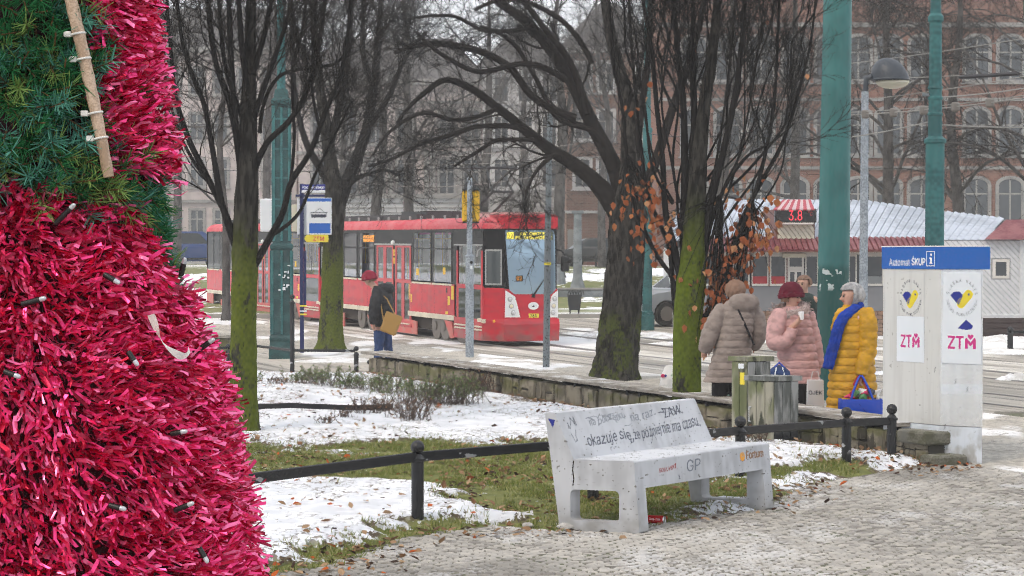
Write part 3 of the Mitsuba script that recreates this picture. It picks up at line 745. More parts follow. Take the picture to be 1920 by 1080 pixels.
# ================================================================== bench, can, fence
def bench():
    b = thing('park_bench', 'pale grey concrete bench covered with pen scribbles beside the grass', 'bench')
    yaw, sk, L, D, hs, hb, ub = .902, -.339, 1.858, .569, .519, .853, .318
    o = np.array([.914, 14.503, .008])
    prof = sg.Polygon([(0, 0), (.04, hs), (D - .10, hs), (D + .04, hb), (D + .11, hb), (D, 0)]).buffer(-.016).buffer(.016, 4)
    ex = mf.CrossSection([np.array(sg.polygon.orient(prof).exterior.coords)[:-1]]).extrude(L)      # (y, z, x)
    cut = mf.Manifold.cube([3, ub + .2, L - .24]).translate([-1, -.2, .12])
    win = sg.box(.145, .075, D - .075, .30).buffer(-.03).buffer(.03, 4)
    wm = mf.CrossSection([np.array(sg.polygon.orient(win).exterior.coords)[:-1]]).extrude(L + 1).translate([0, 0, -.5])
    # open the two end frames, keep a rail under the feet
    M = ex - cut - wm
    # the frame round each end opening: feet run front to back along the ground
    foot = mf.Manifold.cube([D - .02, .07, .12])
    M = M + (foot.translate([.01, 0, 0]) ^ ex) + (foot.translate([.01, 0, L - .12]) ^ ex)
    m = from_mf(M.refine_to_length(.25))
    A = np.array([[0, 1, 0], [0, 0, 1], [1, 0, 0]], float)     # local (y,z,x) -> (x,y,z)
    loc = np.asarray(m.vertices)[:, [2, 0, 1]]
    bx = np.array([math.cos(yaw), math.sin(yaw), 0]); by = np.array([-math.sin(yaw), math.cos(yaw), 0]) + sk * bx
    bz = np.array([0, 0, 1.0])
    W = lambda q: o + np.asarray(q)[..., :1] * bx + np.asarray(q)[..., 1:2] * by + np.asarray(q)[..., 2:] * bz
    f = np.asarray(m.faces)
    tri = W(loc)[f]
    part(b, 'body', TM(W(loc), f), 'bench_concrete', smooth=25)
    # marks: the front face of the backrest
    n_back = unit(np.cross(bx, (.14 * by + (hb - hs) * bz))); n_back = n_back if n_back @ (CAM - o) > 0 else -n_back
    up = unit(.14 * by + (hb - hs) * bz)
    ux = bx
    up = unit(up - (up @ ux) * ux)
    org = W(np.array([0, D - .10, hs])) + n_back * .0005
    def on_back(s, h): return org + ux * (s - 0.0) + up * h + (by @ ux) * 0 * ux
    nn = np.cross(ux, up)
    def t(txt, h, s, z, matn='marker_ink', wob=.020, width=None, tilt=0.0):
        u2 = unit(ux * math.cos(tilt) + up * math.sin(tilt)); v2 = np.cross(nn, u2)
        part(b, 'handwriting', text_at(txt, h, on_back(s, z), u2, v2, .0015, False, wob, width), matn)
    t('okazuje się,', .085, .22, .10, width=.58, tilt=-.02); t('że później', .08, .82, .105, width=.38); t('nie ma czasu.', .09, 1.22, .125, 'marker_ink', width=.53)
    t('na początku', .055, .32, .25, 'marker_faint', width=.46); t('na raz.', .065, .85, .25, 'marker_faint', width=.35); t('ZAW', .075, 1.30, .245, width=.26, tilt=.06)
    r = np.random.default_rng(3)
    def scrib(s0, z0, w, h, n, mt, k=.006):
        pts = [(s0 + w * i / n + r.normal(0, w / n), z0 + h * (r.random())) for i in range(n)]
        part(b, 'handwriting', stroke(pts, k, on_back(0, 0), ux, up), mt)
    scrib(.05, .22, .12, .10, 12, 'marker_ink', .004); scrib(.30, .26, .38, .055, 22, 'marker_faint', .005); scrib(.08, .12, .05, .1, 7, 'marker_faint', .004)
    scrib(.46, .02, .12, .05, 5, 'marker_faint', .004); scrib(.76, .175, .1, .06, 4, 'marker_faint', .004); scrib(1.02, .04, .1, .09, 5, 'marker_ink', .004); scrib(1.28, .24, .3, .075, 9, 'marker_ink', .005)
    # the front apron
    fu = unit(.04 * by + hs * bz); fu = unit(fu - (fu @ bx) * bx); fn = np.cross(bx, fu)
    fo = W(np.array([0., 0, 0])) + fn * .001
    def on_front(s, h): return fo + bx * s + fu * h
    # W(0,0,0)+skewed lean: follow the apron surface
    lean = lambda s, h: W(np.array([s, .04 * h / hs, h])) + fn * .0012
    part(b, 'lettering', text_at('Fortum', .058, lean(1.50, .418), bx, fu, .0015, True, 0, .26), 'brown_print')
    part(b, 'emblem', put_at(join([prism(sg.Point(0, 0).buffer(.034).difference(sg.Point(.006, .012).buffer(.015)), 0, .0015), prism(sg.Point(.006, .012).buffer(.009), 0, .0015)]), lean(1.452, .44), bx, fu, fn), 'orange_print')
    part(b, 'handwriting', text_at('GP', .085, lean(.66, .395), bx, fu, .0015, False, .008, .19), 'marker_faint')
    part(b, 'handwriting', text_at('sou.ved.', .04, lean(.30, .42), bx, fu, .0015, False, .01, .24), 'marker_red')
    part(b, 'handwriting', text_at('1', .03, lean(.55, .345), bx, fu, .0015, False, .0), 'marker_ink')
    # end face: sticker and crack
    ex_ = -bx
    E = lambda y, z: W(np.array([-.0012, y, z]))
    eu = unit(by)
    def flat(poly, mt, nm):
        P = [E(*q) for q in poly]; P2 = [p_ - bx * .002 for p_ in P]
        part(b, nm, hull(np.array(P + P2)), mt)
    flat([(D + .035, .80), (D + .085, .81), (D + .05, .745)], 'print_navy', 'sticker')
    cr = [(D - .10, hs - .01), (D - .093, .44), (D - .102, .38), (D - .095, .325)]
    for a, c in zip(cr[:-1], cr[1:]):
        flat([(a[0] - .004, a[1]), (a[0] + .004, a[1]), (c[0] + .003, c[1]), (c[0] - .003, c[1])], 'dark_gap', 'crack')
    return b
bench()

def can():
    c = thing('drink_can', 'crushed red drinks can lying on the setts beside the bench leg', 'can')
    p0 = grd(1231, 983) + np.array([0, 0, .034]); ax = unit((.93, -.36, 0)); r = .033
    n1 = np.array([0, 0, 1.0]); n2 = np.cross(n1, ax)
    body = lathe([(.024, -.072), (.031, -.066), (.033, -.058), (.033, .046), (.030, .056)], 20)
    part(c, 'body', put_at(body, p0, n2, n1, ax), 'can_red', smooth=40)
    part(c, 'lid', put_at(lathe([(.030, .0562), (.0265, .062), (.0268, .066), (.0245, .066), (.024, .062)], 20), p0, n2, n1, ax), 'aluminium', smooth=30)
    # white script round the can
    tm = text_mesh('Coca-Cola', .016, .001); v = np.array(tm.vertices)
    v[:, 0] = (v[:, 0] / v[:, 0].max() - .5) * .085; th = math.radians(165) - (v[:, 1] - .008) / r
    rr = r + .0006 + v[:, 2]
    cam_dir = math.radians(0)
    pos = p0 + ax * (v[:, 0:1] - .006) + np.stack([rr * np.cos(th), rr * np.sin(th)], 1)[:, :1] * n2 + (rr * np.sin(th))[:, None] * n1
    part(c, 'lettering', TM(pos, tm.faces), 'pure_white')
can()
worn('pebble', (.52, .51, .49), (.36, .35, .33), 20, .8)
for px, py, r in ((1100, 994, .035), (1062, 996, .045), (1050, 990, .022), (990, 992, .03), (1240, 943, .015), (1500, 990, .018)):
    m = ball((0, 0, 0), 1, 2); v = np.asarray(m.vertices); v = v * (1 + .5 * (meshkit.noise(v * 1.7 + px, 4)[:, None] - .5)) * r * [1.5, 1, .7]
    k = thing('stone', {1100: 'pale stone lying against the foot of the bench', 1062: 'pale lump of stone at the bench corner', 1050: 'small pale stone at the grassy corner of the bench', 990: 'pale flat stone on the grass edge left of the bench', 1240: 'small stone under the bench', 1500: 'small stone on the setts right of the bench'}[px], 'stone')
    put(k, TM(v + grd(px, py) + [0, 0, r * .5 + .012], m.faces), 'pebble', smooth=True)

def post_mesh(h, r):
    return (lathe([(r * 1.45, -.1), (r * 1.45, .018), (r * 1.3, .026), (r, .03), (r, h - .16), (r * 1.25, h - .155), (r * 1.25, h - .135), (r * 1.05, h - .13), (r * .8, h - .115), (r * .55, h - .10)], 18),
            ball((0, 0, h - r * 1.12), r * 1.12, 2))
def fence(name, label, posts, railz, rr, rails, xlab=None, r=.046):
    f = thing(name, label, 'fence')
    tops = []
    for (px, py, h) in posts:
        g = grd(px, py); a, b = post_mesh(h, r)
        k = part(f, 'post', put_at(a, g), 'black_iron', smooth=35)
        key = nk(k + '__finial'); put(key, put_at(b, g), 'black_iron', smooth=True)
        tops.append(g)
    for i, j, zi, zj in rails:
        a = tops[i] + [0, 0, zi]; b = tops[j] + [0, 0, zj]
        d = unit(b - a); n = unit(np.cross(d, [0, 0, 1])); u = np.cross(n, d)
        L = np.linalg.norm(b - a)
        part(f, 'rail', put_at(cbox(r * .6, L - r * .6, -.016, .016, -rr, rr, .004), a, d, n, u), 'black_rail')
    return f
fence('fence', 'low black fence with ball topped posts running behind the bench along the grass',
      [(190, 1085, .64), (783, 990, .647), (1112, 952, .63), (1388, 908, .60), (1587, 877, .575), (1672, 869, .575)], .5, .036,
      [(0, 1, .50, .525), (1, 2, .525, .52), (2, 3, .52, .47), (3, 4, .47, .425), (4, 5, .425, .41)])
fence('fence', 'thin black fence at the far side of the flower bed',
      [(270, 695, .47), (428, 695, .47), (475, 690, .47), (548, 704, 1.36), (668, 705, .50)], .42, .022,
      [(0, 1, .40, .40), (1, 2, .40, .40), (2, 3, .40, .42), (3, 4, .42, .42)], r=.038)
# bollard rail by the pavilion
fence('fence', 'small black bollard rail in front of the white pavilion', [(1894, 656, .5), (1990, 655, .5)], .4, .03, [(0, 1, .38, .38)], r=.06)

# ================================================================== ticket machine
def onplane(px, py, A, B):
    d = FWD + np.array([1, 0, 0]) * (px - 960) / FOC - UPV * (py - 540) / FOC
    n = np.cross(unit(B - A), [0, 0, 1]); t = ((A - CAM) @ n) / (d @ n)
    return CAM + d * t
def kiosk():
    k = thing('ticket_machine', 'tall white ticket machine column with a blue header beside the wall end', 'ticket machine')
    Lp, Cp, Rp = grd(1655, 856), grd(1761, 868), grd(1842, 873)
    Hh = 2.0 - (505 - 480) / FOC * 19.6; Ht = 2.0 - (463 - 480) / FOC * 19.6
    bk = np.array([.22, .62, 0]); 
    poly = [Lp[:2], Cp[:2], Rp[:2], (Rp + np.array([.10, .55, 0]))[:2], (Lp + np.array([.40, .55, 0]))[:2]]
    P = sg.Polygon(poly)
    part(k, 'base', prism(P.buffer(-.004), -.05, .36), 'kiosk_front')
    body = prism(P, .366, Hh); part(k, 'body', body, 'kiosk_panel')
    # brighter front cladding sheet
    d2 = unit(Rp - Cp); n2 = np.cross(d2, [0, 0, 1]); w2 = np.linalg.norm(Rp - Cp)
    part(k, 'front_panel', put_at(box(.012, w2 - .002, 0, .004, .37, Hh - .002), Cp, d2, -n2), 'kiosk_front')
    band = sg.Polygon(poly).buffer(.012, join_style=2)
    band = band.union(sg.Polygon([(Rp + n2 * .012)[:2], (Rp + d2 * .075 + n2 * .012)[:2], (Rp + d2 * .075 + np.array([.07, .4, 0]))[:2], (Rp + np.array([0, .4, 0]))[:2]]))
    part(k, 'header', prism(band, Hh + .002, Ht), 'kiosk_blue')
    part(k, 'cap', prism(band.buffer(.004, join_style=2), Ht + .001, Ht + .012), 'kiosk_sheet')
    d1 = unit(Cp - Lp); n1 = np.cross(d1, [0, 0, 1])
    Z = np.array([0, 0, 1.0])
    def pl1(px, py): return onplane(px, py, Lp + n1 * .001, Cp + n1 * .001)
    def pl2(px, py): return onplane(px, py, Cp + n2 * .0055, Rp + n2 * .0055)
    def sheet_on(pf, x0, y0, x1, y1, name, mt, th=.003, d=None, n=None):
        a = pf(x0, y1); b = pf(x1, y0)
        w = (b - a) @ d; h = b[2] - a[2]
        return part(k, name, put_at(cbox(0, w, -.0, th, 0, h, .001), a, d, n), mt)
    sheet_on(pl1, 1683, 511, 1733, 592, 'panel', 'kiosk_panel', .004, d1, n1)
    sheet_on(pl1, 1682, 594, 1733, 677, 'panel', 'kiosk_sheet', .006, d1, n1)
    sheet_on(pl2, 1768, 511, 1840, 600, 'panel', 'kiosk_sheet', .003, d2, n2)
    sheet_on(pl2, 1766, 601, 1841, 681, 'panel', 'kiosk_sheet', .005, d2, n2)
    # header text (on the left face)
    hb = onplane(1667, 498, Lp + n1 * .0125, Cp + n1 * .0125)
    hw = lambda x0, x1: (onplane(x1, 480, Lp, Cp) - onplane(x0, 480, Lp, Cp)) @ d1
    part(k, 'lettering', text_at('Automat', .068, onplane(1667, 498, Lp + n1 * .0132, Cp + n1 * .0132), d1, Z, .002, False, 0, hw(1667, 1706)), 'pure_white')
    part(k, 'lettering', text_at('ŚKUP', .068, onplane(1709, 497, Lp + n1 * .0132, Cp + n1 * .0132), d1, Z, .002, True, 0, hw(1709, 1735)), 'pure_white')
    def icon(o, w, h):
        fr = sg.box(0, 0, w, h).difference(sg.box(.007, .007, w - .007, h - .007))
        i_ = sg.box(w * .36, h * .16, w * .70, h * .24).union(sg.box(w * .45, h * .2, w * .64, h * .58)).union(sg.box(w * .34, h * .5, w * .6, h * .58)).union(sg.Point(w * .55, h * .76).buffer(h * .085))
        part(k, 'sign', join([put_at(prism(g, 0, .002), o, d1, Z, np.cross(d1, Z)) for g in [fr] + list(getattr(i_, 'geoms', [i_]))]), 'pure_white')
    o_ = onplane(1737, 499, Lp + n1 * .0132, Cp + n1 * .0132); icon(o_, hw(1737, 1753), .145)
    # round emblem, monogram
    def emblem(c, d, n, rx, ry, off):
        c = c + n * off
        def pz(poly, mt, nm='emblem'):
            part(k, nm, put_at(join([prism(g, 0, .0015) for g in getattr(poly, 'geoms', [poly])]), c, d * rx, Z * ry, n), mt)
        a = np.radians(np.linspace(20, 200, 20))
        pz(sg.Polygon([(-.72, .12), (-.5, .30), (-.18, .30), (.04, .12), (-.22, -.38)]).buffer(.03), 'print_navy')
        cap = sg.LineString([(-.06, -.32), (.42, .16)]).buffer(.27)
        beak = sg.Polygon([(.45, .42), (.74, .22), (.55, -.1)])
        pz(cap.union(beak).difference(sg.Point(.44, .18).buffer(.065)), 'print_yellow')
        pz(sg.Point(.44, .18).buffer(.062), 'print_navy')
        def arc(txt, a0, a1, flip):
            for ch, aa in zip(txt, np.linspace(a0, a1, len(txt))):
                if ch == ' ': continue
                aa = math.radians(aa)
                u = np.array([math.cos(aa), math.sin(aa)])
                tx = np.array([u[1], -u[0]]) if not flip else np.array([-u[1], u[0]])
                ty = u if not flip else -u
                m = text_mesh(ch, .17, .0015); v = np.array(m.vertices)
                v[:, 0] -= v[:, 0].max() / 2; v[:, 0] *= .85
                rad = .86 if not flip else 1.03
                q = u[None] * rad + v[:, :1] * tx + v[:, 1:2] * ty
                part(k, 'lettering', put_at(TM(np.column_stack([q, v[:, 2]]), m.faces), c, d * rx, Z * ry, n), 'print_dark')
        arc('ŚLĄSKA KARTA', 165, 15, False)
        arc('USŁUG PUBLICZNYCH', 192, 348, True)
    def ztm(c0, d, n, w, h):
        part(k, 'lettering', text_at('ZT', h, c0, d, Z, .002, True, 0, w * .58), 'print_magenta')
        c1 = c0 + d * w * .63
        mm = sg.Polygon([(0, 0), (0, .78), (.13, .92), (.5, .5), (.87, .92), (1, .78), (1, 0), (.74, 0), (.74, .46), (.5, .2), (.26, .46), (.26, 0)])
        ht = sg.Polygon([(.5, .72), (.24, .98), (.24, 1.1), (.37, 1.18), (.5, 1.08), (.63, 1.18), (.76, 1.1), (.76, .98)])
        for g in (mm, ht): part(k, 'emblem', put_at(prism(g, 0, .002), c1, d * w * .37, Z * h, n), 'print_magenta')
    emblem(pl1(1708, 558), d1, n1, hw(1708, 1728), .175, .0045)
    emblem(pl2(1804, 558), d2, n2, (pl2(1833, 560) - pl2(1804, 560)) @ d2, .175, .0035)
    w2_ = (pl2(1828, 640) - pl2(1774, 640)) @ d2
    ztm(pl2(1776, 653) + n2 * .0055, d2, n2, w2_, .118)
    ztm(pl1(1689, 650) + n1 * .0065, d1, n1, hw(1689, 1725), .118)
    c = pl2(1812, 611) + n2 * .0055
    part(k, 'emblem', put_at(prism([(-.085, -.025), (0, .06), (.07, .0), (.055, -.03), (.0, -.04)], 0, .0015), c, d2, Z, n2), 'print_navy')
    # scratches
    for px, py in ((1752, 698), (1812, 735), (1790, 720), (1770, 805)):
        pf = pl1 if px < 1760 else pl2; d, n = (d1, n1) if px < 1760 else (d2, n2)
        part(k, 'scratch', stroke([(0, 0), (.012, .02), (.005, .035), (.018, .05)], .004, pf(px, py) + n * .001, d, Z), 'print_dark')
kiosk()

# ================================================================== street cabinets
def cabinet(label, x0, xc, x1, yb, ytop, d, pole=False):
    c = thing('utility_cabinet', label, 'utility cabinet')
    Yc = d
    h = 2 - (ytop - 480) / FOC * d
    sc = d / FOC
    C = np.array([(xc - 960) * sc, d, 0]); A = C + np.array([(x0 - xc) * sc, abs(x0 - xc) * sc * .75, 0]); B = C + np.array([(x1 - xc) * sc, abs(x1 - xc) * sc * .45, 0])
    Dp = A + B - C
    P = sg.Polygon([A[:2], C[:2], B[:2], Dp[:2]])
    part(c, 'plinth', prism(P.buffer(-.012), -.05, .09), 'cabinet_grey')
    for nm, (a, b), mt in (('door', (A, C), 'cabinet_mossy'), ('door', (C, B), 'cabinet_grey')):
        dd = unit(b - a); n = np.cross(dd, [0, 0, 1]); L = np.linalg.norm(b - a)
        nb = max(2, int(round(L / .105)))
        for i in range(nb):
            part(c, 'plank', put_at(cbox(L * i / nb + .003, L * (i + 1) / nb - .003, -.016, .012, .092, h - .055, .004), a - n * .0, dd, n), mt)
    part(c, 'body', prism(P.buffer(-.022), .09, h - .05), 'dark_gap')
    part(c, 'lid', prism(P.buffer(.022, join_style=2), h - .05, h), 'cabinet_mossy' if x0 < 1400 else 'cabinet_grey')
    dd = unit(C - A); n = np.cross(dd, [0, 0, 1]); L = np.linalg.norm(C - A)
    if x0 < 1400:
        part(c, 'sticker', put_at(box(L * .55, L * .85, .013, .015, h - .30, h - .17), A, dd, n), 'sign_yellow')
        part(c, 'sticker', put_at(box(L * .45, L * .80, .013, .015, h - .13, h - .075), A, dd, n), 'sign_white')
    else:
        part(c, 'handle', put_at(tube([(L * .12, .014, .42), (L * .12, .045, .42), (L * .12, .045, .27), (L * .12, .014, .27)], .009, 8), A, dd, n), 'sign_grey')
    return c
cabinet('taller mossy wooden street cabinet with a yellow sticker against the low wall', 1375, 1402, 1447, 0, 669, 21.7)
cabinet('shorter mossy street cabinet with grey right side in front of the taller one', 1407, 1452, 1500, 0, 706, 21.05)

# ================================================================== poles, lamp, signals, signs
def big_pole():
    b = np.array([(1560 - 960) / FOC * 28, 28, 0])
    t = np.array([(1571 - 960) / FOC * 28, 28, 6.6])
    k = thing('traction_pole', 'thick green tram wire pole standing behind the two women', 'pole')
    put(k, tubes(np.array([[b, b + (t - b) * .4, b + (t - b) * .41, t]]), np.array([[.222, .215, .212, .19]]), 24), 'green_pole_big', smooth=40)
big_pole()
def pole_right():
    d = 26.0; s = d / FOC
    k = thing('traction_pole', 'slimmer ringed green pole rising from behind the ticket machine', 'pole')
    X = lambda px: (px - 960) * s
    z = lambda py: 2 - (py - 480) * s
    pr = [(.16, 0), (.16, .5), (.122, .52), (.120, z(270)), (.142, z(268)), (.142, z(262)), (.115, z(259)), (.092, z(256)), (.088, z(218)), (.098, z(217)), (.098, z(213)), (.086, z(211)), (.084, z(188)), (.096, z(187)), (.096, z(183)), (.084, z(181)), (.083, z(168)), (.095, z(167)), (.095, z(163)), (.082, z(160)), (.078, z(44)), (.10, z(40)), (.10, z(32)), (.07, z(26)), (.062, z(-60))]
    m = lathe(pr, 20); v = np.array(m.vertices); v[:, 0] += (v[:, 2] - 2) * .0022
    part(k, 'shaft', put_at(TM(v, m.faces), (X(1752), d, 0)), 'green_pole', smooth=35)
    part(k, 'clamp', put_at(cbox(-.17, -.07, -.03, .03, z(178) - .02, z(178) + .02, .006), (X(1753), d, 0)), 'pitted_steel')
pole_right()
def pole_left():
    d = 39.6; s = d / FOC; x = (528 - 960) * s; z = lambda py: 2 - (py - 480) * s
    k = thing('traction_pole', 'ornate square green pole with stickers beside the tram stop sign', 'pole')
    sq = lambda pr: lathe([(r * 1.4142, q) for r, q in pr], 4, (0, 0, 0), math.pi / 4 + .12)
    part(k, 'plinth', put_at(sq([(.25, -.05), (.25, z(652)), (.235, z(648)), (.225, z(640)), (.24, z(636)), (.24, z(632)), (.215, z(628))]), (x, d, 0)), 'green_pole_dark')
    part(k, 'shaft', put_at(sq([(.205, z(628)), (.20, z(468)), (.225, z(466)), (.225, z(460)), (.19, z(456))]), (x, d, 0)), 'green_pole_dark')
    for zz in (z(622), z(552), z(472)): part(k, 'band', put_at(sq([(.212, zz), (.212, zz + .03)]), (x, d, 0)), 'green_pole_dark')
    part(k, 'shaft', put_at(sq([(.17, z(456)), (.165, z(200)), (.20, z(196)), (.20, z(190)), (.15, z(184)), (.12, z(168))]), (x, d, 0)), 'green_pole_dark')
    for zz in (z(432), z(388), z(376), z(336), z(282), z(226)): part(k, 'band', put_at(sq([(.182, zz), (.182, zz + .035)]), (x, d, 0)), 'green_pole')
    a_ = .12; dq = np.array([math.cos(a_), math.sin(a_), 0]); nq = np.array([math.sin(a_), -math.cos(a_), 0])
    for dd_, nn_ in ((dq, nq), (nq, -dq), (-nq, dq)):
        for r0, z0_, z1_ in ((.172, z(452), z(200)), (.207, z(626), z(470))):
            for u in (-r0 + .025, 0, r0 - .025): part(k, 'rib', put_at(box(u - .022, u + .022, r0 - .005, r0 + .018, z0_, z1_), (x, d, 0), dd_, nn_), 'green_pole')
    part(k, 'mast', put_at(lathe([(.085, z(168)), (.07, 9.5)], 14), (x, d, 0)), 'green_pole', smooth=30)
    r = np.random.default_rng(5)
    a = math.pi / 4 + .12; nn = np.array([math.sin(.12), -math.cos(.12), 0]); du = np.array([math.cos(.12), math.sin(.12), 0])
    for i in range(12):
        u, h = r.uniform(-.05, .17), z(r.uniform(498, 545)); w_, h_ = r.uniform(.02, .06), r.uniform(.02, .07)
        part(k, 'sticker', put_at(box(u - w_ / 2, u + w_ / 2, .2255, .228, h, h + h_), (x, d, 0), du, nn), 'sign_white')
pole_left()
def teal_pole():
    d = 52.4; s = d / FOC; x = (1213.5 - 960) * s; g = float(rise(d))
    k = thing('traction_pole', 'pale teal pole rising from behind the big bare tree trunk', 'pole')
    put(k, put_at(lathe([(.19, g - .1), (.19, g + .38), (.16, g + .40), (.165, g + .48), (.128, g + .5), (.118, 5.2), (.13, 5.22), (.13, 5.3), (.09, 5.32), (.08, 9)], 18), (x, d, 0)), 'green_pole', smooth=35)
teal_pole()
def lamp():
    d = 34.0; s = d / FOC; z = lambda py: 2 - (py - 480) * s; X = lambda px: (px - 960) * s
    k = thing('street_lamp', 'galvanised street lamp with a dark dome head between the green poles', 'street lamp')
    part(k, 'pole', tubes(np.array([[(X(1618), d, -.05), (X(1619), d, z(520)), (X(1621), d, z(172))]]), np.array([[.085, .072, .062]]), 16), 'galvanised', smooth=40)
    part(k, 'neck', tubes(np.array([[(X(1622), d, z(174)), (X(1622.5), d, z(160)), (X(1623.5), d, z(148)), (X(1632), d, z(145)), (X(1642), d, z(147))]]), np.array([[.045, .045, .05, .055, .05]]), 12), 'lamp_grey', smooth=40)
    c = np.array([X(1668), d, z(148)]); rx, ry, rz = 35 * s, .30, 39 * s
    th = np.linspace(0, math.pi / 2, 9)
    dome = loft([((c[0] - .06 * math.sin(t_), c[1], c[2] + rz * math.sin(t_)), max(rx * math.cos(t_), .004), max(ry * math.cos(t_), .004)) for t_ in th], 28)
    h = part(k, 'housing', join([dome, loft([((c[0], c[1], c[2] - .04), rx * .98, ry * .98), ((c[0], c[1], c[2] - .02), rx * 1.04, ry * 1.04), ((c[0], c[1], c[2]), rx, ry)], 28)]), 'lamp_grey', smooth=35)
    th = np.linspace(-math.pi / 2, 0, 7)
    put(nk(h + '__diffuser'), loft([((c[0] + .04, c[1], c[2] - .042 + .13 * math.sin(t_)), max(rx * .9 * math.cos(t_), .004), max(ry * .9 * math.cos(t_), .004)) for t_ in th], 28), 'lamp_diffuser', smooth=True)
lamp()
def sign_pole():
    d = 39.8; s = d / FOC; z = lambda py: 2 - (py - 480) * s; X = lambda px: (px - 960) * s
    k = thing('signal_pole', 'grey pole carrying a yellow signal box in front of the tram', 'pole')
    part(k, 'pole', put_at(lathe([(.082, -.05), (.082, z(483)), (.092, z(482)), (.092, z(479)), (.055, z(477)), (.052, z(335)), (.03, z(333))], 16), (X(880.5), d, 0)), 'pitted_steel' if 0 else 'galvanised', smooth=35)
    sg_ = part(k, 'signal_box', cbox(X(866), X(899), d + .06, d + .28, z(416), z(357), .03), 'signal_yellow')
    part(k, 'cap', cbox(X(866.5), X(898.5), d + .05, d + .29, z(357), z(354.5), .006), 'black_trim'); part(k, 'cap', cbox(X(867), X(898), d + .05, d + .29, z(418), z(416), .006), 'black_trim')
    part(k, 'button', put_at(lathe([(.03, 0), (.03, .02), (.02, .03)], 12), (X(884), d - .075, z(492)), (1, 0, 0), (0, 0, 1), (0, -1, 0)), 'black_trim')
    part(k, 'sticker', cbox(X(882), X(886), d - .085, d - .08, z(505), z(498), .001), 'sign_white')
sign_pole()
def grey_pole():
    d = 36.2; s = d / FOC; z = lambda py: 2 - (py - 480) * s; X = lambda px: (px - 960) * s
    k = thing('steel_pole', 'thin pitted grey pole with a strip of yellow tape in front of the tram cab', 'pole')
    part(k, 'pole', tubes(np.array([[(X(1024), d, -.05), (X(1027), d, z(450)), (X(1031), d, z(214))]]), np.array([[.062, .058, .05]]), 14), 'pitted_steel', smooth=40)
    part(k, 'tape', tubes(np.array([[(X(1026.6), d, z(497)), (X(1026.7), d, z(492))]]), np.array([[.064, .064]]), 14), 'sign_yellow', smooth=40)
grey_pole()
def stop_sign():
    d = 41.5; s = d / FOC; z = lambda py: 2 - (py - 480) * s; X = lambda px: (px - 960) * s
    k = thing('stop_sign', 'tram stop sign on a navy pole half hidden by the mossy trunk', 'stop sign')
    part(k, 'pole', cbox(X(562), X(569), d + .02, d + .09, -.03, z(345), .01), 'pole_navy')
    part(k, 'pole', cbox(X(569.5), X(573.5), d + .03, d + .08, z(572), z(470), .008), 'pole_navy')
    part(k, 'board', cbox(X(566), X(610), d - .02, d + .01, z(356), z(346), .004), 'print_navy')
    part(k, 'lettering', text_at('Plac Sikorskiego', .055, (X(567.5), d - .0215, z(353.8)), (1, 0, 0), (0, 0, 1), .002, True, 0, 41 * s), 'pure_white')
    part(k, 'board', cbox(X(566), X(610), d - .02, d + .01, z(361.5), z(356.5), .004), 'sign_white')
    part(k, 'bar', cbox(X(555), X(609), d - .01, d + .03, z(369), z(365), .004), 'pole_navy')
    part(k, 'panel', cbox(X(575.5), X(622), d - .02, d + .01, z(440), z(371), .004), 'sign_white')
    part(k, 'stripe', cbox(X(576), X(621), d - .024, d - .021, z(378), z(372), .001), 'sign_blue')
    part(k, 'square', cbox(X(580), X(620), d - .024, d - .021, z(437.5), z(418.5), .001), 'sign_blue')
    # tram pictogram
    pic = join([box(X(584), X(612), d - .024, d - .021, z(408), z(402)), box(X(582.5), X(614), d - .024, d - .021, z(399), z(397.6)), box(X(583), X(584), d - .024, d - .021, z(404), z(398)), box(X(612), X(613), d - .024, d - .021, z(404), z(398)),
                stroke([(0, 0), (.09, .07), (.17, 0)], .012, (X(592), d - .021, z(397)), (1, 0, 0), (0, 0, 1))])
    part(k, 'pictogram', pic, 'print_dark')
    tagp = sg.Polygon([(X(571), z(447)), (X(575), z(440.5)), (X(616), z(440.5)), (X(616), z(454)), (X(575), z(454))])
    part(k, 'tag', put_at(prism(tagp, 0, .015), (0, d - .02, 0), (1, 0, 0), (0, 0, 1), (0, -1, 0)), 'sign_yellow')
    part(k, 'lettering', text_at('ZTM', .085, (X(587), d - .0365, z(451.5)), (1, 0, 0), (0, 0, 1), .002, True, 0, 21 * s), 'sign_red')
    part(k, 'timetable_case', cbox(X(481), X(512), d + .6, d + .75, z(434), z(371), .02), 'sign_white')
    part(k, 'timetable_case', cbox(X(556), X(575), d + .1, d + .2, z(440), z(371), .01), 'sign_white')
    part(k, 'timetable_case', cbox(X(546), X(556), d + .1, d + .3, z(434), z(383), .01), 'lamp_diffuser')
    for py, c in ((572, 'sign_yellow'), (582, 'sign_white'), (588, 'sign_yellow')):
        part(k, 'sticker', cbox(X(562), X(575), d + .01, d + .018, z(py + 3), z(py), .001), c)
stop_sign()
def far_pole(px, Y, w, ztop, label, kind='concrete_pole'):
    g = float(rise(Y)); x = (px - 960) * Y / FOC
    k = thing('lamp_post', label, 'pole')
    put(k, put_at(lathe([(w * 1.7, g), (w * 1.5, g + .25), (w * 1.05, g + .5), (w, g + .6), (w * .85, ztop - .15), (w * 1.25, ztop - .1), (w * 1.25, ztop)], 14), (x, Y, 0)), kind, smooth=35)
far_pole(1083, 78, .175, 3.75, 'grey concrete post with a flared foot on the snowy bank')
far_pole(1050, 80, .15, 1.7, 'short pale post at the right edge of the tram on the snowy bank')
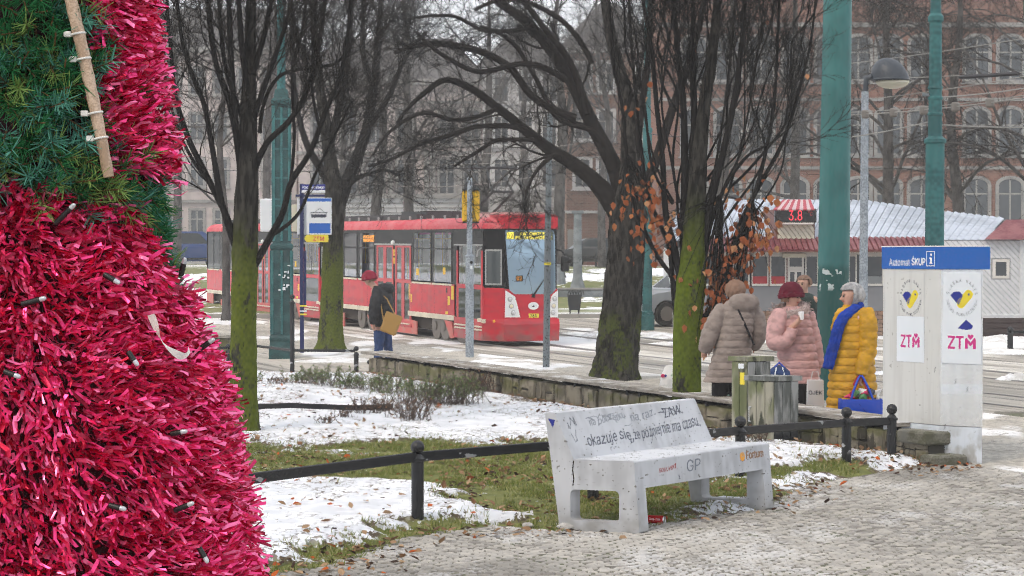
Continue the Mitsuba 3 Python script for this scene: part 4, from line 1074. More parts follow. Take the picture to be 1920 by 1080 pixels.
def bin_():
    Y = 60.9; s = Y / FOC; g = float(rise(Y)) + .02; x = (1077 - 960) * s; z = lambda py: 2 - (py - 480) * s
    k = thing('litter_bin', 'black metal litter bin on thin legs at the edge of the snowy bank', 'bin')
    w = .2
    part(k, 'body', put_at(hull([(sx * a, sy * a, h) for a, h in ((.16, g + .2), (.22, g + .66)) for sx in (-1, 1) for sy in (-1, 1)]), (x, Y, 0)), 'car_dark')
    for sx in (-1, 1):
        for sy in (-1, 1): part(k, 'leg', put_at(box(sx * .13 - .02, sx * .13 + .02, sy * .13 - .02, sy * .13 + .02, g - .02, g + .2), (x, Y, 0)), 'black_trim')
    for i in range(6):
        xx = -.2 + i * .08; part(k, 'hoop', put_at(tube([(xx, -.2, g + .66), (xx + .03, -.1, g + .76), (xx + .06, .06, g + .78), (xx + .09, .2, g + .66)], .014, 5), (x, Y, 0)), 'black_trim')
bin_()
lw = thing('concrete_wall', 'low grey concrete seat wall on the snowy bank behind the litter bin', 'wall')
Y = 73.; s = Y / FOC
part(lw, 'face', cbox((1040 - 960) * s, (1142 - 960) * s, Y, Y + .4, float(rise(Y)) - .1, float(rise(Y)) + .36, .02), 'concrete_pole')
part(lw, 'coping', cbox((1038 - 960) * s, (1143 - 960) * s, Y - .03, Y + .45, float(rise(Y)) + .361, float(rise(Y)) + .44, .02), 'stone_trim')

# ================================================================== white pavilion
def pavilion():
    k = thing('pavilion', 'white single storey pavilion with snowy ribbed roof and maroon tile edge', 'building')
    d0 = 49.5; s = d0 / FOC; X = lambda px: (px - 960) * s; g = float(rise(d0)); z = lambda py: 2 - (py - 480) * s
    def slab(name, x0, x1, y0, y1, dy0, dy1, mt, b=.0, label=None):
        m = box(X(x0), X(x1), d0 + dy0, d0 + dy1, z(y1), z(y0)) if b == 0 else cbox(X(x0), X(x1), d0 + dy0, d0 + dy1, z(y1), z(y0), b)
        return part(k, name, m, mt, label=label)
    part(k, 'wall', box(X(1290), X(1917), d0 + .05, d0 + 8, g - .1, z(462)), 'siding_white')
    # brick base at the left, dark boards at the right
    bm_ = []
    nrow = 6; hh = (z(583) - g) / nrow
    for r in range(nrow):
        x = X(1290) - (r % 2) * .12
        while x < X(1660):
            part(k, 'brick', cbox(x + .006, x + .245, d0 - .06, d0 + .04, g + r * hh + .005, g + (r + 1) * hh - .005, .006), 'brick_plain'); x += .25
    slab('mortar', 1290, 1662, 583, 640, -.045, .05, 'wall_mortar')
    for r in range(4): slab('board', 1735, 1985, 596 + r * 9.5, 605 + r * 9.5, -.30, .0, 'wood_dark', .01)
    # diagonal siding on the right wall and V siding below the windows
    def siding(name, poly, slope, pitch, mt='siding_white', dy=-.0):
        minx, minz, maxx, maxz = poly.bounds
        h = maxz - minz; ms = []
        x = minx - h - pitch
        while x < maxx + h:
            a = sg.Polygon([(x, minz - .01), (x + pitch * .86, minz - .01), (x + pitch * .86 + slope * (h + .02), maxz + .01), (x + slope * (h + .02), maxz + .01)]).intersection(poly)
            for q in getattr(a, 'geoms', [a]):
                if q.area > .002 and q.geom_type == 'Polygon': ms.append(put_at(prism(q, 0, .02), (0, d0 + .052 + dy, 0), (1, 0, 0), (0, 0, 1), (0, -1, 0)))
            x += pitch
        return ms
    bigp = sg.box(X(1735), z(592), X(1913), z(452)).difference(sg.box(X(1858), z(524), X(1894), z(484)))
    ms = siding('siding_board', bigp, -.95, .14, dy=-.06)
    slab('siding_back', 1735, 1915, 450, 594, -.02, .05, 'siding_groove')
    for m in ms: part(k, 'siding_board', m, 'siding_white')
    slab('corner_board', 1911, 1919, 450, 596, -.07, .1, 'siding_white', .005)
    slab('sill_board', 1735, 1918, 590, 597, -.08, .05, 'siding_white', .005)
    f = slab('window', 1860, 1892, 486, 522, -.05, -.035, 'frame_white'); put(f + '__pane', box(X(1866), X(1886), d0 - .056, d0 - .051, z(517), z(491)), 'window_dark')
    slab('siding_back', 1290, 1662, 536, 583, -.0, .05, 'siding_groove')
    vx = (X(1315), X(1368), X(1420), X(1472), X(1524), X(1576), X(1662))
    for i, (a, b) in enumerate(zip(vx[:-1], vx[1:])):
        for m in siding('siding_board', sg.box(a, z(582), b, z(537)), (.8 if i % 2 else -.8), .13, dy=-.02): part(k, 'siding_board', m, 'siding_white')
    # glazed front
    slab('lintel', 1290, 1662, 470, 477, -.03, .05, 'frame_white')
    slab('window_band', 1290, 1662, 477, 537, .02, .045, 'window_dark')
    for x0, x1 in ((1318, 1346), (1348, 1376), (1378, 1405), (1408, 1441), (1443, 1474), (1509, 1534), (1536, 1562), (1564, 1588), (1590, 1606), (1612, 1656)):
        f = join([box(X(x0), X(x0 + 2.6), d0 - .05, d0 + .0, z(536), z(477)), box(X(x1 - 2.6), X(x1), d0 - .05, d0 + .0, z(536), z(477)), box(X(x0 + 2.6), X(x1 - 2.6), d0 - .05, d0 + .0, z(536), z(532)), box(X(x0 + 2.6), X(x1 - 2.6), d0 - .05, d0, z(481), z(477))])
        w = part(k, 'window', f, 'frame_white'); put(w + '__pane', box(X(x0 + 2.6), X(x1 - 2.6), d0 - .012, d0 - .004, z(532), z(481)), 'window_dark')
        if 1400 < x0 < 1500 or x0 > 1600: put(w + '__curtain', box(X(x0 + 2.6), X(x1 - 2.6), d0 - .02, d0 - .0125, z(532), z(518)), 'curtain_red' if x0 < 1600 else 'interior_grey')
    dr_ = slab('door', 1476, 1507, 478, 583, -.04, .0, 'frame_white')
    put(dr_ + '__pane', box(X(1480), X(1503), d0 - .046, d0 - .041, z(500), z(482)), 'window_dark'); put(dr_ + '__pane_001', box(X(1481), X(1489), d0 - .046, d0 - .041, z(530), z(510)), 'window_dark'); put(dr_ + '__pane_002', box(X(1494), X(1502), d0 - .046, d0 - .041, z(530), z(510)), 'window_dark')
    slab('shop_sign', 1466, 1510, 475, 483, -.12, -.06, 'lamp_diffuser', .01)
    for px in (1408, 1441.5, 1475): slab('post', px - 1, px + 1, 477, 537, -.06, -.051, 'frame_brown')
    # maroon tiled eave: courses of tiles
    def strip(y0, y1, dyb, dyt, zb, zt, x0, x1, n, name, mt, shift=0., th=.03, gap=.006):
        for i in range(n):
            a, b = x0 + (x1 - x0) * i / n + gap, x0 + (x1 - x0) * (i + 1) / n - gap
            lo = [(a, d0 + dyb, zb), (b, d0 + dyb, zb)]; hi = [(a + shift, d0 + dyt, zt), (b + shift, d0 + dyt, zt)]
            q = np.array(lo + hi); nrm = np.array([0, -(zt - zb), (dyt - dyb)]); nrm = nrm / np.linalg.norm(nrm)
            part(k, name, hull(np.vstack([q, q + nrm * th, q[[0, 2]] + nrm * (th + .03), q[[0, 2]] + nrm * (th + .03) + [.02, 0, 0]])), mt)
    for r in range(3):
        zb = z(471) + (z(449) - z(471)) * r / 3; zt = z(471) + (z(449) - z(471)) * (r + 1) / 3 + .02
        strip(0, 0, -.75 + .25 * r, -.48 + .25 * r, zb, zt, X(1290), X(1738), 45, 'tile', 'tile_maroon')
    slab('fascia', 1290, 1738, 469.5, 473, -.74, -.70, 'frame_brown')
    slab('soffit', 1290, 1738, 470, 472, -.70, .05, 'frame_brown')
    # ribbed roof sheets from the eave to the ridge
    n = 48
    def rid(px):   # ridge line
        return at(px, np.interp(px, [1250, 1330, 1620, 1760, 1960], [376, 374, 376, 395, 418]), np.interp(px, [1250, 1620, 1960], [53.6, 53.6, 51.5]))
    def eav(px): return at(px, np.interp(px, [1250, 1735, 1760, 1960], [449, 449, 450, 451]), d0 - .02)
    pxs = np.linspace(1270, 1925, n + 1)
    for i in range(n):
        a, b = pxs[i] - 24, pxs[i + 1] - 26.0
        ra, rb = pxs[i] + 14, pxs[i + 1] + 12.0
        q = np.array([eav(a), eav(b), rid(ra), rid(rb)])
        if 1850 < b: 
            q = np.array([eav(a), eav(b), rid(ra) * .45 + eav(a) * .55, rid(rb) * .45 + eav(b) * .55])
        nrm = unit(np.cross(q[1] - q[0], q[2] - q[0]))
        w = unit(q[1] - q[0]) * .05
        part(k, 'roof_panel', hull(np.vstack([q - nrm * .03, q, q[[0, 2]] + nrm * .022, q[[0, 2]] + nrm * .022 + w])), 'roof_snow')
    part(k, 'roof_back', hull([rid(1270), rid(1620), rid(1935), rid(1270) + [0, 4, -1.2], rid(1935) + [0, 5, -1.0], eav(1246) + [0, .4, -.1], eav(1900) + [0, .4, -.1], eav(1900) + [0, 6, -.1]] - np.array([0, -.02, .06])), 'roof_slate')
    # maroon gable piece at the right
    part(k, 'gable', hull([at(1846, 449, d0 - .3), at(1886, 412, d0 + .8), at(1960, 410, d0 + .8), at(1960, 449, d0 - .3), at(1846, 449, d0 + 1), at(1960, 449, d0 + 1)]), 'tile_maroon')
    part(k, 'wall', box(X(1919), X(2000), d0 + .1, d0 + 6, g, z(450)), 'siding_white')
    # dormer with temperature display
    dy = -.1
    part(k, 'dormer', box(X(1454), X(1527), d0 + dy + .05, d0 + 3, z(449), z(392)), 'frame_brown')
    mm = siding('dormer_board', sg.box(X(1457), z(448), X(1525), z(422)), -.75, .12, dy=-.14)
    for m in mm: part(k, 'dormer_board', m, 'lamp_diffuser')
    dsp = slab('display', 1450, 1527, 392, 418, -.35, -.12, 'led_black', .02)
    put(dsp + '__digits', text_at('3.8', .24, (X(1474), d0 - .352, z(413.5)), (1, 0, 0), (0, 0, 1), .004, False, 0, 26 * s), 'led_red'); scene[dsp + '__digits']['emitter'] = {'type': 'area', 'radiance': rgb((.32, .015, .025))}
    put(dsp + '__degree_sign', text_at('°c', .13, (X(1510), d0 - .352, z(405)), (1, 0, 0), (0, 0, 1), .004, False, 0, 9 * s), 'led_red')
    slab('display_ledge', 1455, 1521, 418, 421.5, -.38, -.1, 'frame_white', .01)
    for i in range(11):
        a, b = 1450 + 77 * i / 11, 1450 + 77 * (i + 1) / 11
        ta, tb = 1468 + 52 * i / 11, 1468 + 52 * (i + 1) / 11
        q = np.array([at(a, 392, d0 - .55), at(b, 392, d0 - .55), at(ta, 374, d0 + .7), at(tb, 374, d0 + .7)])
        part(k, 'awning_slat', hull(np.vstack([q, q - [0, 0, .03]])), 'awning_red' if i % 2 == 0 else 'awning_pale')
brickm('brick_plain', (.34, .22, .16), (.26, .16, .12), (.26, .2, .16), 5, 5)
mat('led_red', {'type': 'principled', 'base_color': rgb((.7, .05, .08)), 'roughness': .5})
pavilion()
# ================================================================== trams
ZV = np.array([0, 0, 1.0])
SLOPE = .0088
def WT(s, t, z): return TO + TR * s + TN * t + ZV * (z + SLOPE * s)
def ray(px, py): return FWD + np.array([1, 0, 0]) * (px - 960) / FOC - UPV * (py - 540) / FOC
def hitplane(px, py, P, n):
    d = ray(px, py); return CAM + d * (((P - CAM) @ n) / (d @ n))
NOSE = -.38
def Sd(px, py, off=0.0): return hitplane(px, py, WT(0, -off, 0), TN)
def Fr(px, py, off=0.0): return hitplane(px, py, WT(NOSE - off, 0, 0), TR)
def slabpoly(fn, poly, o0, o1):
    return hull(np.vstack([[fn(x, y, 0) for x, y in poly]]) + (0 if fn is Sd else 0)) if 0 else hull(np.vstack([np.array([fn(x, y, 0) for x, y in poly]) + (-TN if fn is Sd else -TR) * o for o in (o0, o1)]))
def ploft(polys):
    n = len(polys[0][0]); v = []
    for P, z in polys: v += [WT(s, t, z) for s, t in P]
    f = []
    for k in range(len(polys) - 1):
        for j in range(n):
            a, b = k * n + j, k * n + (j + 1) % n
            f += [[a, b, b + n], [a, b + n, a + n]]
    e = (len(polys) - 1) * n
    for j in range(1, n - 1): f += [[0, j + 1, j], [e, e + j, e + j + 1]]
    m = TM(np.array(v), f); m.fix_normals(); return TM(m.vertices, m.faces)

CARL = 12.35
def plan(d=0.0, w=1.85, CARL=11.9):
    return [(0 + d * .5, d), (NOSE + d, .35 + d * .6), (NOSE + d, 1.62 - d * .6), (.3 + d * .5, w - d), (CARL - d * .5, w - d), (CARL + .35 - d, w - .35), (CARL + .35 - d, .35), (CARL - d * .5, d)]
def build_tram(CARL=11.9, tail=False):
    L = []
    def A(name, mesh, m, sub=None, smooth=False): L.append((name, mesh, m, sub, smooth))
    zr0, zr1, zw = 2.60, 2.88, 1.335
    A('body', ploft([(plan(.015, 1.85, CARL), .50), (plan(.015, 1.85, CARL), 1.335)]), 'black_gloss')
    A('cant_rail', ploft([(plan(.015, 1.85, CARL), 2.545), (plan(.015, 1.85, CARL), zr0)]), 'black_gloss')
    def blk(s0, s1, t0, t1, z0, z1): return hull([WT(s_, t, z) for s_ in (s0, s1) for t in (t0, t1) for z in (z0, z1)])
    A('cab', hull([WT(s_, t, z) for s_, t in ((.0, .015), (NOSE + .01, .355), (NOSE + .01, 1.615), (.3, 1.835), (.45, 1.835), (.45, .9), (.05, .02)) for z in (1.335, 2.545)]), 'black_gloss')
    A('end_wall', hull([WT(s_, t, z) for s_, t in ((CARL - .3, .015), (CARL - .3, 1.835), (CARL + .33, 1.5), (CARL + .33, .355), (CARL, .015), (CARL, 1.835)) for z in (1.335, 2.545)]), 'black_gloss')
    A('underframe', ploft([(plan(.12, 1.85, CARL), .22), (plan(.12, 1.85, CARL), .50)]), 'rust_under')
    A('roof', ploft([(plan(-.02, 1.85, CARL), zr0), (plan(-.01, 1.85, CARL), zr0 + .10), (plan(.10, 1.85, CARL), zr1 - .07), (plan(.28, 1.85, CARL), zr1 - .02)]), 'tram_roof', smooth=50)
    S = lambda poly, o0, o1: slabpoly(Sd, poly, o0, o1)
    F = lambda poly, o0, o1: slabpoly(Fr, poly, o0, o1)
    R = lambda x0, y0, x1, y1: [(x0, y0), (x1, y0), (x1, y1), (x0, y1)]
    zy = lambda x, z: 480 - (z + SLOPE * s_of(x) - 2) * FOC / Sd(x, 480)[1]
    def s_of(x): return float((Sd(x, 480) - TO) @ TR)
    def band(x0, x1, z0, z1): return [(x0, zy(x0, z0)), (x0, zy(x0, z1)), (x1, zy(x1, z1)), (x1, zy(x1, z0))]
    for x0, x1 in ((616, 622), (643, 645), (670, 673), (702.5, 707), (738, 742), (771, 774), (809, 811.5), (848, 857), (880, 882), (902, 905.5)): A('pillar', S(band(x0, x1, 1.335, 2.545), -.06, .001), 'black_gloss')
    for x0, x1 in ((703, 774), (850, 905.5)): A('header_panel', S(band(x0, x1, 2.255, 2.545), -.05, .001), 'black_gloss')
    for q in range(10):
        s0 = .5 + q * 1.15
        if s0 < CARL - .5: A('pillar', blk(s0, s0 + .10, 1.77, 1.835, 1.335, 2.545), 'black_gloss'); A('far_pane', blk(s0 + .10, min(s0 + 1.15, CARL - .3), 1.81, 1.814, 1.335, 2.545), 'pane_clear')
    for q in range(11):
        s0 = 1.75 + q * .9
        if s0 < CARL - .6 and not (4.2 < s0 < 6.6):
            for t0 in (.16, 1.22): A('seat', blk(s0, s0 + .07, t0, t0 + .40, 1.2, 1.72), 'seat_blue')
        A('handrail', tube([WT(s0 + .3, .75, 1.3), WT(s0 + .3, .75, 2.54)], .017, 6), 'rail_yellow')
    A('handrail', tube([WT(.8, .62, 2.38), WT(CARL - .5, .62, 2.38)], .016, 6), 'rail_yellow')
    # lower red panels
    for x0, x1 in ((618, 706), (769, 852)): A('side_panel', S(band(x0, x1, .62, 1.335), -.02, .012), 'tram_red')
    A('cab_panel', S(band(896, 905.5, .62, 1.335), -.02, .012), 'tram_red')
    # corner (tapered) red pieces of the nose
    def corner(z0, z1, out, m, nm):
        P = [WT(.02, -out, z) for z in (z0, z1)] + [WT(NOSE - out, .35 - out * .5, z) for z in (z0, z1)] + [WT(.05, .1, z) for z in (z0, z1)] + [WT(NOSE + .06, .42, z) for z in (z0, z1)]
        A(nm, hull(P), m)
    corner(.62, 1.30, .014, 'tram_red', 'nose_panel')
    A('front_panel', hull([WT(NOSE - .014, t, z) for t in (.345, 1.62) for z in (.60, 1.28)] + [WT(NOSE + .05, t, z) for t in (.345, 1.62) for z in (.60, 1.28)]), 'tram_red')
    A('nose_panel', hull([WT(NOSE - .014, 1.62, z) for z in (.12, 1.28)] + [WT(.3, 1.865, z) for z in (.12, 1.28)] + [WT(.35, 1.7, z) for z in (.12, 1.28)]), 'tram_red')
    # bumper skirt
    A('bumper', hull([WT(NOSE - o, t, z) for o, z in ((.06, .62), (.10, .50), (.06, .13)) for t in (.33, 1.64)] + [WT(.0, -.02, z) for z in (.13, .62)] + [WT(.1, .2, z) for z in (.13, .62)]), 'tram_red')
    A('skirt', S(band(852, 906, .13, .60), -.02, .014), 'tram_red')
    A('skirt', S(band(858, 862, .60, 1.335), -.02, .014), 'tram_red')
    # cream stripes, pink lower skirts and the cut-outs for the bogies
    for x0, x1 in ((618, 706), (766, 852)): A('cream_stripe', S(band(x0, x1, .505, .62), -.02, .02), 'cream_paint')
    A('skirt', S([(700, 595), (768, 598), (782, 603), (782, 627), (706, 617)], -.02, .012), 'tram_pink')
    A('skirt', S([(619, 586), (646, 586), (646, 612), (619, 611)], -.02, .012), 'tram_pink')
    A('skirt', S([(689, 590), (700, 594), (708, 617), (698, 615)], -.02, .013), 'tram_pink')
    A('skirt', S([(834, 600), (848, 603), (852, 634), (845, 634)], -.02, .016), 'tram_pink')
    A('cream_patch', S([(905 - 1, 597), (896, 596.5), (896, 603.5), (904, 604)], 0, .018), 'cream_paint')
    A('corner_patch', hull([WT(-.02, -.03, z) for z in (.52, .61)] + [WT(-.17, .14, z) for z in (.52, .61)] + [WT(-.02, .05, z) for z in (.52, .61)]), 'cream_paint')
    c_ = (WT(-.22, .20, .565)); A('marker_lamp', ball(c_ - TN * .02 - TR * .03, .04, 1), 'amber_lens')
    # windows with pale sills
    for x0, x1 in ((622, 643), (645, 670), (673, 702.5), (774, 809), (811.5, 848)):
        zb, zt = 1.345, 2.55
        fr_ = join([S(band(x0, x0 + 1.4, zb, zt), 0, .012), S(band(x1 - 1.4, x1, zb, zt), 0, .012), S(band(x0 + 1.4, x1 - 1.4, zt - .03, zt), 0, .012), S(band(x0 + 1.4, x1 - 1.4, 2.13, 2.16), 0, .010)])
        A('window', fr_, 'black_trim', 'W')
        A('pane', S(band(x0 + 1.5, x1 - 1.5, zb + .03, 2.12), .003, .0035), 'pane_clear', 'W')
        A('pane', S(band(x0 + 1.5, x1 - 1.5, 2.165, zt - .035), .003, .0035), 'pane_clear', 'W')
        A('sill', S(band(x0, x1, zb - .045, zb - .005), 0, .03), 'cream_paint', 'W')
    A('destination_display', S(band(679, 702, 2.28, 2.47), .004, .012), 'black_trim', 'D')
    A('lettering', text_at('GOCŁAW', .075, Sd(680.5, zy(680.5, 2.385), .0135), -TR, ZV, .002, True, 0, .98), 'led_orange', 'D')
    A('lettering', text_at('DWORZEC', .075, Sd(680.5, zy(680.5, 2.29), .0135), -TR, ZV, .002, True, 0, .98), 'led_orange', 'D')
    for x, z in ((781, 1.5), (831, 1.55), (736, 1.95), (736, 1.75)): A('notice', S(band(x, x + 4.5, z, z + .16), .004, .008), 'yellow_sticker')
    # double door
    def leaf(x0, x1, nm):
        zt, zb = 2.21, .30
        fr_ = join([S(band(x0, x0 + 2.2, zb, zt), -.01, .016), S(band(x1 - 2.2, x1, zb, zt), -.01, .016), S(band(x0 + 2.2, x1 - 2.2, zt - .05, zt), -.01, .016), S(band(x0 + 2.2, x1 - 2.2, 1.29, 1.38), -.01, .016), S(band(x0 + 2.2, x1 - 2.2, zb, zb + .07), -.01, .016)])
        A(nm, fr_, 'tram_pinkred', 'L'); A('pane', S(band(x0 + 2.3, x1 - 2.3, 1.385, zt - .055), .0015, .002), 'pane_clear', 'L'); A('pane', S(band(x0 + 2.3, x1 - 2.3, zb + .075, 1.285), -.008, .002), 'tram_glass', 'L')
    A('door_header', S(band(704, 773, 2.215, 2.255), 0, .035), 'grey_seal')
    A('door_lamp', ball(Sd(737, zy(737, 2.28), .04), .06, 1), 'white_paint')
    for x0, x1 in ((707, 722), (722.3, 738), (742, 756), (756.3, 771)): leaf(x0, x1, 'door_leaf')
    A('door_step', S(band(706, 773, .22, .30), -.02, .03), 'tram_red'); A('tread', S(band(706, 770, .285, .31), 0, .05), 'cream_paint')
    # front single door
    z1 = lambda z: z
    A('door_frame', join([S(band(857, 859.5, .62, 2.12), 0, .018), S(band(903, 905.5, .62, 2.12), 0, .018), S(band(859.5, 903, 1.26, 1.36), 0, .018)]), 'tram_red')
    A('door_pane', S(band(861, 880, 1.365, 2.24), .0035, .004), 'pane_clear'); A('door_pane', S(band(882, 902, 1.365, 2.24), .0035, .004), 'pane_clear')
    A('door_pane', S(band(861, 902, .60, 1.255), -.0, .016), 'tram_glass')
    A('door_header', S(band(853, 913 - 8, 2.225, 2.26), 0, .03), 'grey_seal')
    for zz in (.42, .35): A('step_bar', S(band(855, 905, zz, zz + .03), .01, .05), 'cream_paint')
    # cab side window on the tapered corner
    def onc(a, z, o): return WT(0, 0, z) * (1 - a) + WT(NOSE, .35, z) * a - unit(TN * .73 + TR * .68) * o
    def cq(a0, a1, z0, z1, o0, o1): return hull([onc(a, z, o) for a in (a0, a1) for z in (z0, z1) for o in (o0, o1)])
    A('cab_window', join([cq(.12, .18, 1.36, 2.15, 0, .012), cq(.86, .92, 1.36, 2.15, 0, .012), cq(.18, .86, 2.11, 2.15, 0, .012), cq(.18, .86, 1.36, 1.40, 0, .012)]), 'grey_seal', 'C'); A('pane', cq(.18, .86, 1.40, 2.11, -.01, .004), 'windscreen_side', 'C')
    # windscreen and front
    A('windscreen_frame', F([(945, 429), (1040, 429), (1043, 440), (1043.5, 545), (1036, 556), (962, 556), (951, 547), (944, 440)], -.02, .012), 'black_gloss')
    A('windscreen', F([(947.5, 432), (1037, 432), (1040, 442), (1041, 543), (1034, 551.5), (964, 551.5), (954.5, 544), (947, 440)], 0, .018), 'windscreen')
    A('fascia', F([(938, 405), (1045, 405), (1045, 428), (942, 428)], -.25, .03), 'tram_red')
    A('roof_front', F([(936, 402), (1040, 402), (1045, 406), (1045, 410), (938, 410)], -.6, .02), 'tram_roof')
    A('roof_fairing', hull([WT(s, t, z) for s in (-.2, 2.0) for t in (.35, 1.5) for z in (2.85, 2.97)]), 'cream_red')
    r = np.random.default_rng(2)
    dots = []
    for i in range(30): 
        x = 961 + i * 1.75; y = 414 + (i % 3) * 3 + r.normal(0, .8); dots.append(F(R(x, y, x + 1.2, y + 1.6), .031, .034))
    A('vent_holes', join(dots), 'dark_red')
    DP = lambda px, py: Fr(px, py, .0205)
    A('route_display', F(R(949, 434.5, 1036, 448.5), .018, .0195), 'display_back', 'P')
    A('route_number', F(R(949.5, 435, 962.5, 448), .0197, .0205), 'led_yellow', 'P')
    A('lettering', text_at('19', .115, DP(951, 447), TN, ZV, .002, True, 0, .135), 'display_ink', 'P')
    A('lettering', text_at('KATOWICE', .068, DP(974, 441), TN, ZV, .002, True, 0, .62), 'led_yellow', 'P')
    A('lettering', text_at('PL. WOLNOŚCI', .068, DP(966, 448.3), TN, ZV, .002, True, 0, .86), 'led_yellow', 'P')
    A('set_number', F(R(966.5, 516.5, 980, 527.5), .0185, .022), 'black_trim', 'N'); A('lettering', text_at('02', .085, Fr(968.2, 525.6, .0225), TN, ZV, .002, True, 0, .125), 'led_orange', 'N')
    A('wiper', hull(np.array([Fr(1000, 552, .03), Fr(1003, 553, .03), Fr(1020, 523, .03), Fr(1021.5, 523.5, .03), Fr(1000, 552, .045), Fr(1021, 523, .045)])), 'black_trim'); A('wiper', hull(np.array([Fr(997, 558, .02), Fr(1004, 558, .02), Fr(1003, 551, .05), Fr(998, 551, .05), Fr(1000, 555, .06)])), 'black_trim')
    A('lamp_panel', F([(947, 544), (956, 550), (965, 556), (969, 570), (975, 595), (946, 595)], 0, .022), 'white_paint', 'H1')
    A('lamp_panel', F([(1045.5, 544), (1038, 550), (1033, 556), (1031, 570), (1030, 595), (1045.5, 595)], 0, .022), 'white_paint', 'H2')
    for sub, pts_ in (('H1', ((956, 561), (958.5, 574), (962, 586.5))), ('H2', ((1039.5, 560), (1038, 573.5), (1036.5, 586)))):
        for i, (x, y) in enumerate(pts_):
            c = Fr(x, y, .02); f = put_at(lathe([(.055, 0), (.055, .012), (.04, .02)], 16), c, TN, ZV, -TR); A('headlight', f, 'grey_seal', sub)
            A('lens', put_at(lathe([(.042, 0), (.040, .022), (.02, .03)], 14), c, TN, ZV, -TR), ('lamp_chrome', 'lamp_warm', 'lamp_chrome')[i], sub)
    el = lambda rx, rz, x, y, o0, o1: put_at(prism([(rx * math.cos(a), rz * math.sin(a)) for a in np.linspace(0, 2 * math.pi, 24)[:-1]], 0, o1 - o0), Fr(x, y, o0), TN, ZV, -TR)
    A('emblem', el(.125, .085, 1000, 573.5, .014, .022), 'white_paint', 'E'); A('crest', join([put_at(prism(p_, 0, .002), Fr(1000, 574, .022), TN, ZV, -TR) for p_ in ([(-.07, .02), (0, -.02), (.07, .02), (0, .0)], [(-.02, -.02), (.02, -.02), (0, .035)])]), 'print_dark', 'E')
    A('number_plate', F(R(991, 588, 1010, 595.5), .014, .02), 'sign_yellow', 'Q'); A('lettering', text_at('765', .062, Fr(993.5, 594.6, .0205), TN, ZV, .002, True, 0, .165), 'print_dark', 'Q')
    # side stickers
    for x0, y0, x1, y1 in ((847, 536, 852, 562), (840.5, 555, 844.5, 572), (767.5, 532, 771, 560), (770.5, 551, 773, 566), (836, 584, 841, 589)): A('sticker', S(R(x0, y0, x1, y1), .012, .015), 'yellow_sticker')
    A('latch', S(R(838, 540, 839.5, 549), .012, .02), 'black_trim')
    # bogies: frames and wheels
    for xs_ in ((672, 690), (812, 828), (857, 862)):
        for x in xs_:
            s_ = s_of(x)
            w = put_at(lathe([(.06, -.04), (.20, -.03), (.205, .0), (.31, .0), (.31, .05), (.33, .055), (.33, .075), (.28, .08), (.1, .09), (.1, .12), (.04, .13)], 24), WT(s_, .16, .335), TR, ZV, -TN)
            A('wheel', w, 'steel_worn', smooth=30)
        a, b = s_of(xs_[0]), s_of(xs_[1])
        A('bogie_frame', hull([WT(s_, t, z) for s_ in (min(a, b) - .3, max(a, b) + .3) for t in (.14, .2) for z in (.36, .46)]), 'steel_worn')
    # roof gear
    A('roof_rail', hull([WT(s, t, z) for s in (5.2, 12) for t in (.22, .5) for z in (2.84, 2.98)]), 'interior_dark'); A('roof_box', hull([WT(s, t, z) for s in (5.2, 7.2) for t in (.5, 1.4) for z in (2.84, 3.06)]), 'interior_dark')
    for i in range(12): A('roof_stay', hull([WT(2 + i * .85 + d, t, z) for d in (0, .05) for t in (.12, .16) for z in (2.84, 2.93)]), 'grey_seal')
    # mirror on the far side
    A('mirror', cbox(-.09, .09, -.05, .05, -.2, .2, .02) if 0 else put_at(cbox(-.10, .08, -.06, .06, -.17, .17, .03), WT(NOSE - .05, 1.80, 1.83), TN, TR, ZV), 'black_trim'); A('mirror_arm', tube([WT(NOSE + .1, 1.62, 2.15), WT(NOSE - .02, 1.72, 2.12), WT(NOSE - .05, 1.8, 2.0)], .02, 6), 'black_trim')
    # rear view camera arm on the near side
    A('mirror_arm', tube([WT(.05, .0, 2.18), WT(-.02, -.12, 2.12), WT(-.02, -.14, 1.98)], .015, 6), 'grey_seal')
    if tail:
        def tb(nm, s0, s1, z0, z1, o, m): A(nm, hull([WT(s_, t, z) for s_ in (s0, s1) for t in (.02, -o) for z in (z0, z1)]), m)
        a = s_of(618)
        A('end_wall', blk(a + .02, CARL - .28, .015, 1.835, 1.335, 2.545), 'black_gloss')
        tb('side_panel', a, CARL, .62, 1.335, .012, 'tram_red'); tb('cream_stripe', a, CARL, .505, .62, .02, 'cream_paint'); tb('skirt', CARL - .9, CARL, .16, .50, .012, 'tram_pink')
        for w0 in (a + .1, a + 1.0): tb('window', w0, w0 + .8, 1.36, 2.54, .008, 'tram_glass'); tb('sill', w0, w0 + .8, 1.30, 1.335, .03, 'cream_paint')
        A('tail_pillar', hull([WT(CARL - .03, t, z) for t in (.02, -.014) for z in (.5, 2.6)] + [WT(CARL + .05, t, z) for t in (.06, 0) for z in (.5, 2.6)]), 'black_trim')
    # panel seams on the lower side
    for x in (630, 655, 690, 792, 815, 838): A('seam', S(band(x, x + .35, .63, 1.33), .0115, .0135), 'dark_red')
    # driver behind the side glass and a folded blind
    return L
plain('tram_pinkred', (.52, .09, .10), .45); plain('dark_red', (.25, .01, .03), .6); plain('cream_red', (.66, .42, .40), .5); plain('interior_dark', (.05, .055, .06), .7)
plain('display_back', (.10, .12, .09), .4); plain('display_ink', (.25, .2, .02), .5); plain('lamp_warm', (.85, .78, .55), .2)
mat('windscreen_side', {'type': 'principled', 'base_color': rgb((.07, .085, .09)), 'roughness': .05, 'specular': .9})
plain('led_orange', (.85, .33, .03), .5); plain('led_yellow', (.85, .72, .08), .5)
TRAMS = (build_tram(), build_tram(13.95, True))
